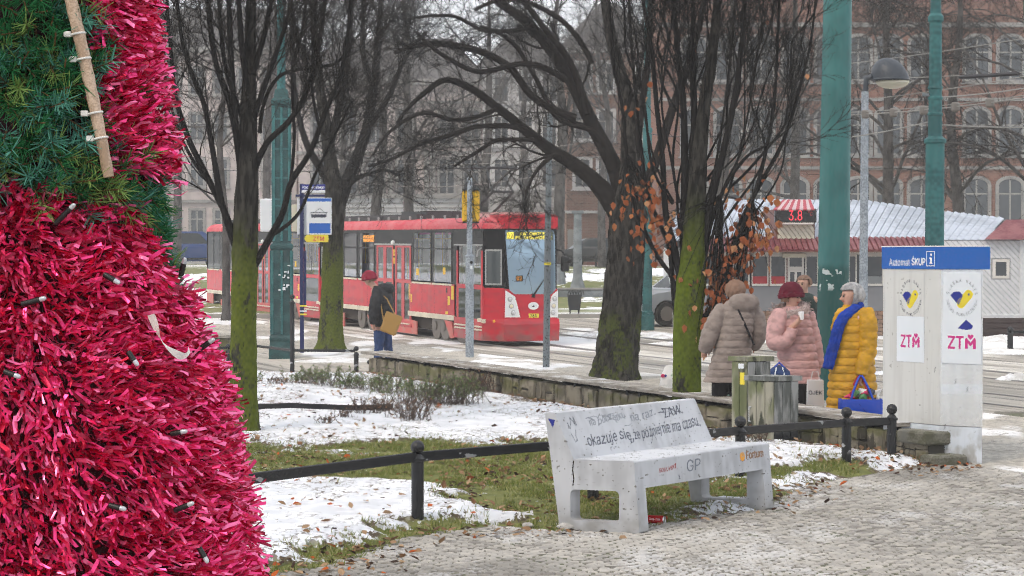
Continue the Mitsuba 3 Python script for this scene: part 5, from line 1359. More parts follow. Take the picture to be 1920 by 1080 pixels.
def place_tram(label, sh, parts_, skip=()):
    k = thing('tram_car', label, 'tram', 'coupled red tram cars')
    v0 = TR * sh + ZV * SLOPE * sh
    last = {}
    for nm, m, mt, sub, sm in parts_:
        if nm in skip: continue
        mm = TM(np.asarray(m.vertices) + v0, m.faces)
        if sub is None or sub not in last or nm in ('window', 'door_leaf', 'destination_display', 'cab_window', 'route_display', 'set_number', 'lamp_panel', 'emblem', 'number_plate'):
            key = part(k, nm, mm, mt, sm if sm else False)
            if sub: last[sub] = key
        else:
            put(nk(last[sub] + '__' + nm), mm, mt, sm if sm else False)
    return k
t1 = place_tram('leading red tram car with its windscreen and destination display facing the stop', 0, TRAMS[0])
t2 = place_tram('second red tram car coupled behind the leading one, half hidden by trunks', 12.95, TRAMS[1])
for kk in [q for q in scene if q.startswith(t1 + '__route_display__lettering') or q == t1 + '__route_display__route_number' or q.startswith(t1 + '__destination_display__lettering')]:
    m_ = scene[kk]['bsdf']['id']
    if m_ in ('led_yellow', 'led_orange'): scene[kk]['emitter'] = {'type': 'area', 'radiance': rgb((.22, .18, .02) if m_ == 'led_yellow' else (.26, .085, .008))}
# pantograph on the leading car
pan = []
pz = lambda s, t, z: WT(s, t, z)
for a, b, r_ in (((2.6, .7, 2.95), (1.2, .7, 3.45), .03), ((2.6, 1.2, 2.95), (1.2, 1.2, 3.45), .03), ((1.2, .7, 3.45), (1.9, .8, 4.0), .022), ((1.2, 1.2, 3.45), (1.9, 1.1, 4.0), .022), ((1.2, .7, 3.45), (1.2, 1.2, 3.45), .03), ((1.9, .35, 4.02), (1.9, 1.55, 4.02), .035), ((2.05, .35, 4.02), (2.05, 1.55, 4.02), .035), ((2.6, .5, 2.95), (2.6, 1.4, 2.95), .04)):
    pan.append(tube([pz(*a), pz(*b)], r_, 6))
part(t1, 'pantograph', join(pan), 'interior_dark')
# ================================================================== people
def person(label, d, spec):
    s = d / FOC
    k = thing('person', label, 'person')
    q = lambda px, py, dy=0.0: np.array([(px - 960) * s, d + dy, 2 - (py - 480) * s])
    f = unit([spec['face'][0], spec['face'][1], 0]); side = np.array([-f[1], f[0], 0])
    hc = q(*spec['head']); hr = spec.get('hr', .105)
    neck = q(*spec['neck']); hip = q(*spec['hip']); chest = neck * .6 + hip * .4 + f * .02
    bones = []
    def chain(*cr):
        for a, b in zip(cr[:-1], cr[1:]): bones.append(sphull(a, b))
    # head: skull, jaw, nose, ears
    up = unit(hc - neck + np.array([0, 0, .25])); 
    bones.append(sphull((hc + up * .035 - f * .015, hr * .86), (hc + up * .02 + f * .012, hr * .80), (hc - up * .06 + f * .035, hr * .50)))
    bones.append(sphull((hc + f * (hr * .93) - up * .002, .010), (hc + f * (hr * 1.10) - up * .026, .013), (hc + f * hr * .8 - up * .03, .018)))
    for sg2 in (-1, 1): bones.append(sphull((hc + side * sg2 * hr * .80 - f * .012, .016), (hc + side * sg2 * hr * .82 - f * .016 - up * .028, .012)))
    chain((hc - up * .05, .055), (neck, .06), (chest, .12), (hip, .13))
    sh = [neck + side * .16 - np.array([0, 0, .06]), neck - side * .16 - np.array([0, 0, .06])]
    for i, (el, ha) in enumerate(spec['arms']):
        sh_i = sh[i]; e_ = q(*el); h_ = q(*ha)
        chain((neck - [0, 0, .05], .06), (sh_i, .055), (e_, .042), (h_, .030))
        dirh = unit(h_ - e_); pal = h_ + dirh * .055
        bones.append(sphull((h_, .028), (pal, .030)))
        lat = unit(np.cross(dirh, f + np.array([.01, .3, .02]))); nor = np.cross(dirh, lat)
        for j in range(4):
            b0 = pal + lat * (j - 1.5) * .019; l = (.030, .036, .034, .026)[j]
            p1 = b0 + unit(dirh + nor * .35) * l; p2 = p1 + unit(dirh * .5 + nor * .9) * l * .8
            chain((b0, .0092), (p1, .0088), (p2, .0078))
        t0 = h_ + dirh * .02 + lat * .03; t1_ = t0 + unit(dirh * .7 + lat * .7 + nor * .4) * .034; chain((t0, .011), (t1_, .0098), (t1_ + unit(dirh + nor * .6) * .026, .0085))
    for hx, kn, an in spec['legs']:
        hx, kn, an = q(*hx), q(*kn), np.array([(an[0] - 960) * s, d + an[2], .09])
        chain((hip, .12), (hx, .10), (kn, .062), (an, .045)); chain((an - [0, 0, .02], .045), (an + f * .13 - [0, 0, .05], .035))
    B = bones[0]
    B = mf.Manifold.batch_boolean(bones, mf.OpType.Add).refine_to_length(.035)
    m = from_mf(B); tm = trimesh.Trimesh(m.vertices, m.faces, process=True)
    trimesh.smoothing.filter_taubin(tm, iterations=4)
    put(k, TM(tm.vertices, tm.faces), 'skin', smooth=True)
    # eyes, mouth
    for sg2 in (-1, 1):
        part(k, 'eye', ball(hc + f * hr * .92 + side * sg2 * .030 + up * .006, .011, 1), 'eye_dark')
        part(k, 'eyebrow', tube([hc + f * hr * .93 + side * sg2 * .018 + up * .028, hc + f * hr * .88 + side * sg2 * .045 + up * .027], .005, 5), 'hair_brown')
    part(k, 'mouth', tube([hc + f * (hr * .86) + side * .020 - up * .052, hc + f * (hr * .90) - up * .054, hc + f * (hr * .86) - side * .020 - up * .052], .006, 5), 'lips')
    P = 'jacket' if spec.get('short') else 'coat'
    # coat: dense rings with quilting
    def quilt(keys, pitch, amp, n=170, ry=None):
        keys = np.array(keys, float)         # py, xl, xr, ry, dy
        from scipy.interpolate import PchipInterpolator as PI
        I = PI(keys[:, 0], keys[:, 1:])
        ys = np.linspace(keys[0, 0], keys[-1, 0], n); rings = []
        for y in ys[::-1]:
            xl, xr, r_, dy = I(y)
            c = q((xl + xr) / 2, y, dy); ph = c[2] / pitch
            b = 1 - amp * (1 - abs(math.sin(math.pi * ph)) ** .42)
            rings.append((c, (xr - xl) / 2 * s * b, r_ * b, 2.3))
        m = loft(rings, 44); v = np.array(m.vertices)
        c0 = v.mean(0); v += (meshkit.fbm(v * 9, 4, 4)[:, None] - .5) * .020 * unit_rows((v - c0) * [1, 1, 0])
        return TM(v, m.faces)
    part(k, P, quilt(spec['coat'], spec['pitch'], spec['amp']), spec['mat'], smooth=True)
    def sleeve(P_, R_, pitch, amp, mt, n=70):
        P_ = np.array([q(*p_) for p_ in P_]); P2, R2 = resample(P_, R_, n)
        L = np.concatenate([[0], np.cumsum(np.linalg.norm(np.diff(P2, axis=0), axis=1))])
        R3 = R2 * (1 - amp * (1 - np.abs(np.sin(math.pi * L / pitch)) ** .6))
        R3[0] *= .55; m = tubes(P2[None], R3[None], 18)
        v = np.array(m.vertices); v += (meshkit.fbm(v * 9, 3, 6)[:, None] - .5) * .014
        return TM(v, m.faces)
    for P_, R_ in spec['sleeves']: part(k, 'sleeve', sleeve(P_, R_, spec['pitch'] * .95, spec['amp'], spec['mat']), spec['mat'], smooth=True)
    # trousers and shoes
    for hx, kn, an in spec['legs']:
        a0, a1, a2 = q(*hx), q(*kn), np.array([(an[0] - 960) * s, d + an[2], .10])
        P2, R2 = resample([a0, a0 * .5 + a1 * .5, a1, a1 * .4 + a2 * .6, a2], [.115, .105, .085, .082, .075], 16)
        m = tubes(P2[None], R2[None], 14); v = np.array(m.vertices); v += (meshkit.fbm(v * 10, 3, 8)[:, None] - .5) * .02
        part(k, 'trouser_leg', TM(v, m.faces), spec['trousers'], smooth=True)
        part(k, 'shoe', from_mf(sphull((a2 - [0, 0, .03], .062), (a2 + f * .16 - [0, 0, .055], .045), (a2 - f * .05 - [0, 0, .055], .045))), 'shoe_black', smooth=60)
    return k, q, s, f, side, up, hc, hr
def unit_rows(v): return v / (np.linalg.norm(v, axis=1, keepdims=True) + 1e-9)
def beanie(k, hc, up, f, r, mt, fold=True, drop=0.02, name='hat'):
    rings = []
    ax = unit(up - f * .12)
    th = np.linspace(-.15, math.pi / 2, 14)
    m = loft([((0, 0, r * 1.12 * math.sin(t_)), max(r * math.cos(t_) * (1 + .02 * (i % 2)), .004), max(r * 1.06 * math.cos(t_) * (1 + .02 * (i % 2)), .004)) for i, t_ in enumerate(th)], 26)
    v = np.array(m.vertices); v += (meshkit.fbm(v * 22, 3, 2)[:, None] - .5) * .02
    uy = unit(f - (f @ ax) * ax)
    part(k, name, put_at(TM(v, m.faces), hc + ax * drop, np.cross(uy, ax), uy, ax), mt, smooth=True)
    if fold:
        m = loft([((0, 0, h), r * a, r * 1.06 * a) for h, a in ((-.035, .98), (-.03, 1.07), (.01, 1.08), (.02, 1.0))], 26)
        part(k, name + '_brim', put_at(m, hc + ax * drop, np.cross(uy, ax), uy, ax), mt, smooth=50)
def hair(k, hc, up, f, r, mt, seed=1, low=-.5):
    m = trimesh.creation.icosphere(4, 1.0); v = np.array(m.vertices)
    loc_f = v @ f; loc_u = v @ up
    keepm = ~((loc_f > .38) & (loc_u < .42)) & (loc_u > low)
    v2 = v * (1 + .26 * (meshkit.fbm(v * np.array([6, 6, 2.5]) + seed, 4, seed)[:, None] - .5)) * r
    fk = keepm[m.faces].all(1)
    out = TM(v2 + hc - f * .012 + up * .018, m.faces[fk]); inn = TM((v2 * .86) + hc - f * .012 + up * .018, m.faces[fk][:, ::-1])
    part(k, 'hair', join([out, inn]), mt, smooth=True)

# --- woman in the yellow coat
k, q, s, f, side, up, hc, hr = person('grey haired person in a yellow quilted coat and blue scarf with a blue tote bag', 22.4, dict(
    face=(-.93, -.30), head=(1596, 556, 0), hr=.118, neck=(1600, 583, 0), hip=(1600, 700, 0),
    arms=[((1618, 652, -.16), (1607, 703, -.22)), ((1596, 650, .18), (1585, 700, .16))][::1], legs=[((1590, 715, -.07), (1588, 768, -.07), (1588, 0, -.07)), ((1612, 715, .09), (1612, 768, .09), (1614, 0, .09))],
    coat=[(573, 1588, 1614, .10, 0), (578, 1576, 1625, .15, 0), (588, 1566, 1633, .19, 0), (615, 1561, 1637, .215, 0), (660, 1558, 1639, .21, 0), (700, 1554, 1642, .22, 0), (740, 1551, 1647, .235, 0), (768, 1549, 1650, .24, 0)],
    pitch=.088, amp=.085, mat='coat_yellow', trousers='trousers_black',
    sleeves=[([(1616, 584, -.10), (1622, 610, -.17), (1622, 655, -.20), (1612, 682, -.22), (1608, 700, -.22)], [.115, .112, .10, .085, .07]), ([(1590, 586, .12), (1580, 620, .2), (1580, 660, .2), (1580, 695, .17)], [.10, .10, .09, .07])]))
hair(k, hc, up, f, hr * 1.20, 'hair_grey', 3, -.75)
part(k, 'collar', put_at(loft([((0, 0, 0), .115, .105), ((0, 0, .05), .125, .12), ((.0, -.02, .105), .118, .115), ((0, -.02, .10), .10, .10), ((0, 0, .02), .085, .085)], 24), q(1598, 589, 0), side, f * -1 if 0 else f, (0, 0, 1)), 'coat_yellow', smooth=40)
sp = [q(1606, 574, -.09), q(1594, 581, -.16), q(1578, 592, -.20), q(1568, 610, -.21), q(1560, 640, -.20), q(1553, 670, -.17), q(1549, 690, -.15)]
P2, R2 = resample(sp, [.05, .055, .058, .058, .055, .056, .05], 40)
sm = []
for o in (-1, 0, 1): sm.append(tubes((P2 + np.array([.030 * o, .006 * abs(o), -.004 * o]))[None], (R2 * (.62 + .05 * np.sin(np.arange(40) * 1.4 + o)))[None], 9))
sm.append(tubes(resample([q(1606, 574, -.09), q(1612, 573, .02), q(1604, 575, .12), q(1590, 580, .10), q(1584, 585, -.06)], [.05] * 5, 24)[0][None], np.full((1, 24), .052), 10))
part(k, 'scarf', join(sm), 'scarf_blue', smooth=True)
bag = thing('tote_bag', 'bright blue tote bag with colourful shopping held by the person in the yellow coat', 'bag')
bo = q(1606, 778, -.28); s_ = s
prof = [((0, 0, 0), .225, .10), ((0, 0, .03), .235, .115), ((0, 0, .12), .24, .12), ((0, 0, .20), .235, .11), ((0, 0, .198), .225, .10), ((0, 0, .06), .21, .09)]
m = loft([(c, a, b, 4.5) for c, a, b in prof], 40); v = np.array(m.vertices); v += (meshkit.fbm(v * 9, 3, 1)[:, None] - .5) * .02
part(bag, 'body', put_at(TM(v, m.faces), bo), 'bag_blue', smooth=40)
for dy in (-.10, .10):
    part(bag, 'handle', tube(resample([bo + [-.12, dy, .19], bo + [-.06, dy * .6, .36], bo + [.0, dy * .2, .455], bo + [.055, dy * .6, .36], bo + [.12, dy, .19]], [1] * 5, 18)[0], .013, 7), 'bag_blue' if dy < 0 else 'strap_red', smooth=True)
part(bag, 'handle', tube(resample([bo + [-.10, -.02, .2], bo + [-.03, 0, .38], bo + [.01, 0, .45], bo + [.04, 0, .38], bo + [.08, -.02, .2]], [1] * 5, 18)[0], .010, 7), 'strap_red', smooth=True)
r = np.random.default_rng(4)
for i in range(14):
    c = bo + [r.uniform(-.15, .20), r.uniform(-.06, .04), r.uniform(.19, .27)]
    mm = hull(np.random.default_rng(i).normal(0, .028, (14, 3)))
    part(bag, 'shopping', TM(np.asarray(mm.vertices) + c, mm.faces), ['bag_stripe', 'bag_magenta', 'print_dark', 'bag_green', 'bag_stripe'][i % 5])
part(bag, 'crease', stroke([(0, 0), (.06, -.07), (.075, -.08)], .006, bo + [-.03, -.122, .14], (1, 0, 0), (0, 0, 1)), 'print_navy')

# --- woman in the pink coat
k, q, s, f, side, up, hc, hr = person('person in a pale pink quilted coat and dark red hat holding a small white cup', 22.9, dict(
    face=(.72, -.69), head=(1484, 558, 0), hr=.112, neck=(1482, 583, 0), hip=(1490, 690, 0),
    arms=[((1530, 640, .05), (1534, 690, .0)), ((1455, 640, -.12), (1486, 606, -.26))], legs=[((1500, 700, -.05), (1504, 760, -.05), (1504, 0, -.05)), ((1512, 700, .10), (1514, 760, .10), (1514, 0, .10))],
    coat=[(574, 1474, 1498, .09, 0), (580, 1460, 1510, .15, 0), (592, 1450, 1518, .19, 0), (620, 1450, 1524, .21, 0), (650, 1455, 1530, .21, 0), (680, 1459, 1535, .215, 0), (705, 1464, 1538, .22, 0), (718, 1470, 1539, .22, 0)],
    pitch=.092, amp=.085, mat='coat_pink', trousers='trousers_black',
    sleeves=[([(1464, 588, -.08), (1452, 612, -.16), (1449, 640, -.19), (1462, 640, -.24), (1480, 614, -.27)], [.105, .11, .105, .09, .062]), ([(1512, 588, .04), (1522, 620, .06), (1530, 655, .05), (1535, 690, .02)], [.10, .095, .09, .072])]))
hair(k, hc, up, f, hr * 1.06, 'hair_brown', 7, -.6)
beanie(k, hc, up, f, hr * 1.22, 'hat_red', True, .03)
fr = []
r = np.random.default_rng(9)
cc = q(1483, 586, 0)
ring = np.array([cc + np.array([math.cos(a) * .165, math.sin(a) * .14, .02 + .045 * math.sin(a + .5)]) for a in np.linspace(0, 6.283, 40)])
base = tubes(ring[None], np.full((1, 40), .055), 10); v = np.array(base.vertices); v += (meshkit.fbm(v * 14, 3, 3)[:, None] - .5) * .05
fr.append(TM(v, base.faces))
N = 1500
i = r.integers(0, 39, N); P0 = ring[i] + r.normal(0, .025, (N, 3)); dr_ = unit_rows(P0 - ring[i] + np.array([0, 0, .01])); L_ = r.uniform(.03, .07, N)
fr.append(tubes(np.stack([P0, P0 + dr_ * L_[:, None] * .5, P0 + dr_ * L_[:, None] + [0, 0, -.012]], 1), np.stack([np.full(N, .004), np.full(N, .003), np.full(N, .0006)], 1), 3, False))
part(k, 'fur_collar', join(fr), 'fur_grey')
cup = thing('paper_cup', 'small white paper cup held near the chin of the person in pink', 'cup')
put(cup, put_at(lathe([(.024, 0), (.033, .085), (.035, .085), (.034, .09), (.030, .088)], 16), q(1496.5, 598, -.30), (1, 0, .1), (0, 1, 0), (-.1, 0, 1)), 'pure_white', smooth=40)

# --- woman in the beige coat, from behind
k, q, s, f, side, up, hc, hr = person('person seen from behind in a grey beige quilted coat with a dark strap', 23.6, dict(
    face=(-.35, .94), head=(1379, 546, .05), hr=.105, neck=(1383, 572, 0), hip=(1366, 680, 0),
    arms=[((1330, 625, .02), (1324, 655, .10)), ((1424, 625, .05), (1412, 650, .16))], legs=[((1352, 700, -.02), (1350, 750, .0), (1350, 0, .0)), ((1376, 700, .04), (1378, 750, .06), (1378, 0, .06))],
    coat=[(558, 1378, 1398, .08, 0), (565, 1362, 1408, .14, 0), (580, 1350, 1417, .18, 0), (605, 1345, 1414, .21, 0), (640, 1341, 1410, .22, 0), (680, 1332, 1411, .23, 0), (705, 1322, 1414, .235, 0), (716, 1318, 1415, .235, 0)],
    pitch=.085, amp=.075, mat='coat_beige', trousers='trousers_black',
    sleeves=[([(1358, 578, .0), (1342, 602, -.06), (1328, 632, -.08), (1322, 656, -.02)], [.10, .11, .105, .085]), ([(1408, 580, .02), (1420, 602, .0), (1422, 628, .02), (1412, 650, .08)], [.10, .105, .10, .085])]))
hair(k, hc, up, f, hr * 1.15, 'hair_brown', 5, -.8)
part(k, 'hood', TM(np.asarray((hm := loft([((0, 0, z_), a, b) for z_, a, b in ((-.10, .06, .05), (-.08, .15, .09), (-.02, .185, .11), (.05, .165, .11), (.09, .11, .09), (.10, .03, .04))], 28)).vertices) * (1 + .08 * (meshkit.fbm(np.asarray(hm.vertices) * 14, 3, 2)[:, None] - .5)) + q(1393, 566, -.12), hm.faces), 'coat_beige', smooth=True)
part(k, 'strap', hull(np.vstack([[q(1376, 572, -.19), q(1379, 571, -.19), q(1412, 645, -.215), q(1409, 647, -.215)], np.array([q(1376, 572, -.15), q(1412, 645, -.15)])])), 'trousers_black')

# --- walker in the black jacket
k, q, s, f, side, up, hc, hr = person('person in a black hooded jacket, crimson hat and jeans with a tan shoulder bag', 37.4, dict(
    face=(-.97, -.22), head=(693, 524, 0), hr=.112, neck=(704, 540, 0), hip=(716, 610, 0), short=True,
    arms=[((706, 588, -.20), (702, 608, -.20)), ((722, 585, .2), (712, 607, .18))], legs=[((712, 620, -.06), (711, 648, -.08), (709, 0, -.08)), ((722, 620, .07), (726, 648, .09), (729, 0, .09))],
    coat=[(536, 700, 716, .10, 0), (541, 698, 729, .16, 0), (552, 697, 734, .20, 0), (580, 698, 738, .21, 0), (600, 699, 741, .21, 0), (612, 702, 741, .20, 0)],
    pitch=.13, amp=.05, mat='jacket_black', trousers='jeans',
    sleeves=[([(712, 546, -.14), (706, 566, -.22), (703, 590, -.24), (703, 606, -.22)], [.115, .115, .11, .085]), ([(726, 546, .14), (726, 570, .22), (722, 592, .22), (712, 606, .20)], [.11, .11, .10, .08])]))
hair(k, hc, up, f, hr * 1.05, 'hair_brown', 8, -.6)
beanie(k, hc, up, f, hr * 1.26, 'hat_crimson', False, .015)
part(k, 'hood', TM(np.asarray((hm := loft([((0, 0, z_), a, b) for z_, a, b in ((-.10, .08, .08), (-.06, .15, .15), (.02, .16, .16), (.08, .13, .13), (.10, .05, .05))], 24)).vertices) + q(724, 541, 0), hm.faces), 'jacket_black', smooth=True)
hb = thing('shoulder_bag', 'tan shoulder bag hanging at the back of the person in black', 'bag')
m = put_at(cbox(-.155, .155, -.055, .055, -.19, .19, .03), q(735, 606, -.30), (.93, 0, -.36), (0, 1, 0), (.36, 0, .93)); part(hb, 'body', m, 'bag_tan')
part(hb, 'flap', put_at(cbox(-.16, .16, -.066, -.055, .02, .195, .004), q(735, 606, -.30), (.93, 0, -.36), (0, 1, 0), (.36, 0, .93)), 'bag_tan')
part(hb, 'strap', tube([q(721, 600, -.30), q(716, 572, -.24), q(714, 548, -.19), q(727, 560, -.24), q(742, 588, -.30)], .012, 6), 'bag_tan')

# --- man in the dark green jacket behind
k, q, s, f, side, up, hc, hr = person('person in a dark green jacket standing behind the person in pink, beside the pole', 29.5, dict(
    face=(-.6, -.8), head=(1507, 533, 0), hr=.112, neck=(1509, 554, 0), hip=(1511, 640, 0), short=True,
    arms=[((1490, 600, -.05), (1490, 630, -.12)), ((1530, 600, .05), (1532, 634, -.05))], legs=[((1504, 650, 0), (1503, 690, 0), (1502, 0, 0)), ((1519, 650, .03), (1520, 690, .03), (1521, 0, .03))],
    coat=[(549, 1500, 1518, .09, 0), (554, 1490, 1527, .15, 0), (566, 1486, 1532, .19, 0), (600, 1488, 1533, .20, 0), (640, 1488, 1533, .20, 0), (655, 1489, 1532, .19, 0)],
    pitch=.3, amp=.02, mat='jacket_green', trousers='trousers_black',
    sleeves=[([(1493, 560, 0), (1488, 585, -.03), (1488, 610, -.06), (1490, 630, -.1)], [.09, .085, .08, .065]), ([(1525, 560, .0), (1531, 585, .02), (1532, 610, .02), (1532, 632, -.03)], [.09, .085, .08, .065])]))
hair(k, hc, up, f, hr * 1.06, 'hair_brown', 11, -.3)

# --- bags by the wall
def sack(label, cx, cy, d, w, h, dp, mt, seed, name='shopping_bag'):
    s = d / FOC; o = np.array([(cx - 960) * s, d, 2 - (cy - 480) * s])
    m = loft([((0, 0, 0), w * .5, dp * .5), ((0, 0, h * .1), w * .54, dp * .54), ((0, 0, h * .45), w * .5, dp * .5), ((.01, 0, h * .75), w * .36, dp * .3), ((.0, 0, h), w * .16, dp * .12)], 30)
    v = np.array(m.vertices); v += (meshkit.fbm(v * 9 + seed, 4, seed)[:, None] - .5) * .09 * unit_rows(v - [0, 0, h / 2])
    k = thing(name, label, 'bag'); part(k, 'body', put_at(TM(v, m.faces), o), mt, smooth=40)
    return k, o
pt = W0 + WD * 10.5
k, o = sack('crumpled pale green plastic bag lying on the plank seat beside the street cabinet', 1360, 752, 23.7, .30, .17, .22, 'bag_plastic', 3, 'plastic_bag')
k, o = sack('bulging patterned shopping bag standing on the plank seat behind the copper leaved tree', 1254, 731, 26.3, .24, .33, .2, 'bag_stripe', 5)
for i in range(10):
    r = np.random.default_rng(i); part(k, 'print', ball(o + [r.uniform(-.1, .1), -.10 + r.uniform(0, .02), r.uniform(.05, .22)], r.uniform(.015, .035), 1, (1, .4, 1)), ['bag_magenta', 'bag_green', 'print_navy'][i % 3])
s = 22.6 / FOC; o = np.array([(1529 - 960) * s, 22.6, 2 - (768 - 480) * s])
k = thing('paper_bag', 'pale grey carrier bag with dark lettering standing between the pink and yellow coats', 'bag')
part(k, 'body', put_at(hull([(x * (1 - .1 * (z > .2)), y, z) for x in (-.095, .095) for y in (-.05, .05) for z in (0, .33)]), o), 'bag_paper')
part(k, 'lettering', text_at('OJEK', .042, o + [-.085, -.052, .17], (1, 0, 0), (0, 0, 1), .002, True, 0, .155), 'print_dark')
part(k, 'handle', tube([o + [-.05, 0, .32], o + [-.03, 0, .42], o + [.03, 0, .42], o + [.05, 0, .32]], .006, 6), 'bag_paper')
s = 22.2 / FOC; o = np.array([(1462 - 960) * s, 22.25, 2 - (706 - 480) * s])
k = thing('backpack', 'dark blue rucksack standing behind the two street cabinets', 'bag')
m = loft([((0, 0, -.34), .12, .09), ((0, 0, -.3), .14, .11), ((0, 0, -.05), .14, .11), ((0, 0, .05), .12, .10), ((0, 0, .10), .07, .06), ((0, 0, .12), .01, .01)], 26); part(k, 'body', put_at(m, o), 'jeans', smooth=40)
part(k, 'handle', tube([o + [-.05, -.02, .1], o + [0, -.02, .15], o + [.06, -.02, .09]], .012, 6), 'bag_blue')
for dx in (-.06, 0.05): part(k, 'piping', tube([o + [dx, -.10, -.1], o + [dx, -.108, .0], o + [dx * .6, -.06, .1]], .008, 6), 'sign_white')
# ================================================================== trees
def kids(P, R, n, length, spread, r, K=5, tmin=.25, up=0.0, wig=.12, rr=.5, rmin=.002, curl=0.0, tmax=1.0):
    """n side branches on each of the polylines (N, K, 3)."""
    N, K0, _ = P.shape
    i = np.repeat(np.arange(N), n); M = len(i)
    t = tmin + (tmax - tmin) * r.random(M)
    x = t * (K0 - 1); a = np.minimum(x.astype(int), K0 - 2); fr = (x - a)[:, None]
    p0 = P[i, a] * (1 - fr) + P[i, a + 1] * fr
    tan = unit_rows(P[i, a + 1] - P[i, a])
    rad = R[i, a] * (1 - fr[:, 0]) + R[i, a + 1] * fr[:, 0]
    rnd = r.normal(0, 1, (M, 3)); rnd -= (rnd * tan).sum(1, keepdims=True) * tan; per = unit_rows(rnd)
    ang = np.clip(r.normal(spread, spread * .35, M), .1, 1.7)[:, None]
    d = np.cos(ang) * tan + np.sin(ang) * per
    L = (length[0] + (length[1] - length[0]) * r.random(M)) * (1.15 - .55 * t)
    out = [p0]; st = L[:, None] / (K - 1)
    w = r.normal(0, wig, (M, 3))
    for k in range(K - 1):
        w = w * .4 + r.normal(0, wig, (M, 3))
        d = unit_rows(d + w + np.array([0, 0, up]) + (np.array([0, 0, curl]) * (k / (K - 1))))
        out.append(out[-1] + d * st)
    Q = np.stack(out, 1)
    r0 = np.maximum(rad * rr, rmin)
    RR = r0[:, None] * np.linspace(1, .35, K)[None]
    return Q, np.maximum(RR, rmin * .6)

def rough_tube(P, R, n, sides, amp, fq, flare=0, ridge=0):
    P2, R2 = resample(P, R, n)
    m = tubes(P2[None], R2[None], sides); v = np.array(m.vertices)
    c = np.repeat(P2, sides, axis=0); o = unit_rows(v - c)
    h = np.repeat(R2, sides)[:, None]
    d_ = amp * 2 * (meshkit.fbm(v * np.array([fq, fq, fq * .35]), 4, 2)[:, None] - .5)
    if ridge:
        a = np.arctan2(o[:, 1], o[:, 0])
        q = np.stack([np.cos(a) * 5.5, np.sin(a) * 5.5, v[:, 2] * 3.0], 1)
        rd = np.abs(meshkit.fbm(q, 3, 8) - .5)[:, None] * 2
        d_ += ridge * (np.minimum(rd * 3.2, 1) - .75)
    if flare:
        z = v[:, 2:3] - P2[0, 2]; a = np.arctan2(o[:, 1], o[:, 0])[:, None]
        v += o * [1, 1, 0] * h * flare * np.exp(-np.clip(z, 0, 9) / .16) * (.6 + .6 * np.sin(a * 5 + 1) ** 2)
    return TM(v + o * h * d_, m.faces)

def traced_tree(label, d, trunk, limbs, bark_m, twig_m, spec, seed, name='tree', limb_m=None, flare=.35, trunk_sides=44):
    """trunk, limbs: points (px, py, radius px, depth offset)."""
    r = np.random.default_rng(seed); s = d / FOC
    pt = lambda q: np.array([(q[0] - 960) * (d + q[3]) / FOC, d + q[3], 2 - (q[1] - 480) * (d + q[3]) / FOC])
    k = thing(name, label, 'tree')
    P = np.array([pt(q) for q in trunk]); Rr = np.array([q[2] * s for q in trunk])
    part(k, 'trunk', rough_tube(P, Rr, 150, trunk_sides, .11, 7, flare, spec.get('ridge', .05)), bark_m, smooth=50)
    allP, allR = [], []
    for lb in limbs:
        zz = r.normal(0, .55)
        L_ = [(x, y, rd, dz if dz is not None else zz * i / (len(lb) - 1)) for i, (x, y, rd, dz) in enumerate(lb)]
        P = np.array([pt(q) for q in L_]); Rr = np.array([q[2] * s for q in L_]) * spec.get('slim', 1.0)
        part(k, 'limb', rough_tube(P, Rr, 40, 10, .10, 9), limb_m or bark_m, smooth=60)
        P2, R2 = resample(P, R_ := Rr, 16); 
        w = np.cumsum(r.normal(0, .012, (16, 3)), 0); w[0] = 0
        allP.append(P2); allR.append(R2)
    Pt, Rt = resample(np.array([pt(q) for q in trunk]), np.array([q[2] * s for q in trunk]), 16)
    P, R = np.stack(allP), np.stack(allR)
    if spec.get('trunk_kids'):
        Q, RQ = kids(Pt[None], Rt[None], spec['trunk_kids'], (.5, 1.3), .5, r, 8, .5, .05, .08, .05, .005)
        tk = part(k, 'shoots', tubes(Q, RQ, 4, False), twig_m, kind='stuff')
    out, lev = [], []
    for n, length, spread, K, up, wig, rr, rmin, curl, sides in spec['levels']:
        P, R = kids(P, R, n, length, spread, r, K, spec.get('tmin', .22), up, wig, rr, rmin, curl)
        out.append(tubes(P, R, sides, False)); lev.append(P)
    part(k, 'branches', out[0], limb_m or bark_m, smooth=60, kind='stuff')
    part(k, 'twigs', join(out[1:]), twig_m, kind='stuff')
    return k, lev

N_ = None
def lb(*p): return [(x, y, r, N_) for x, y, r in p]
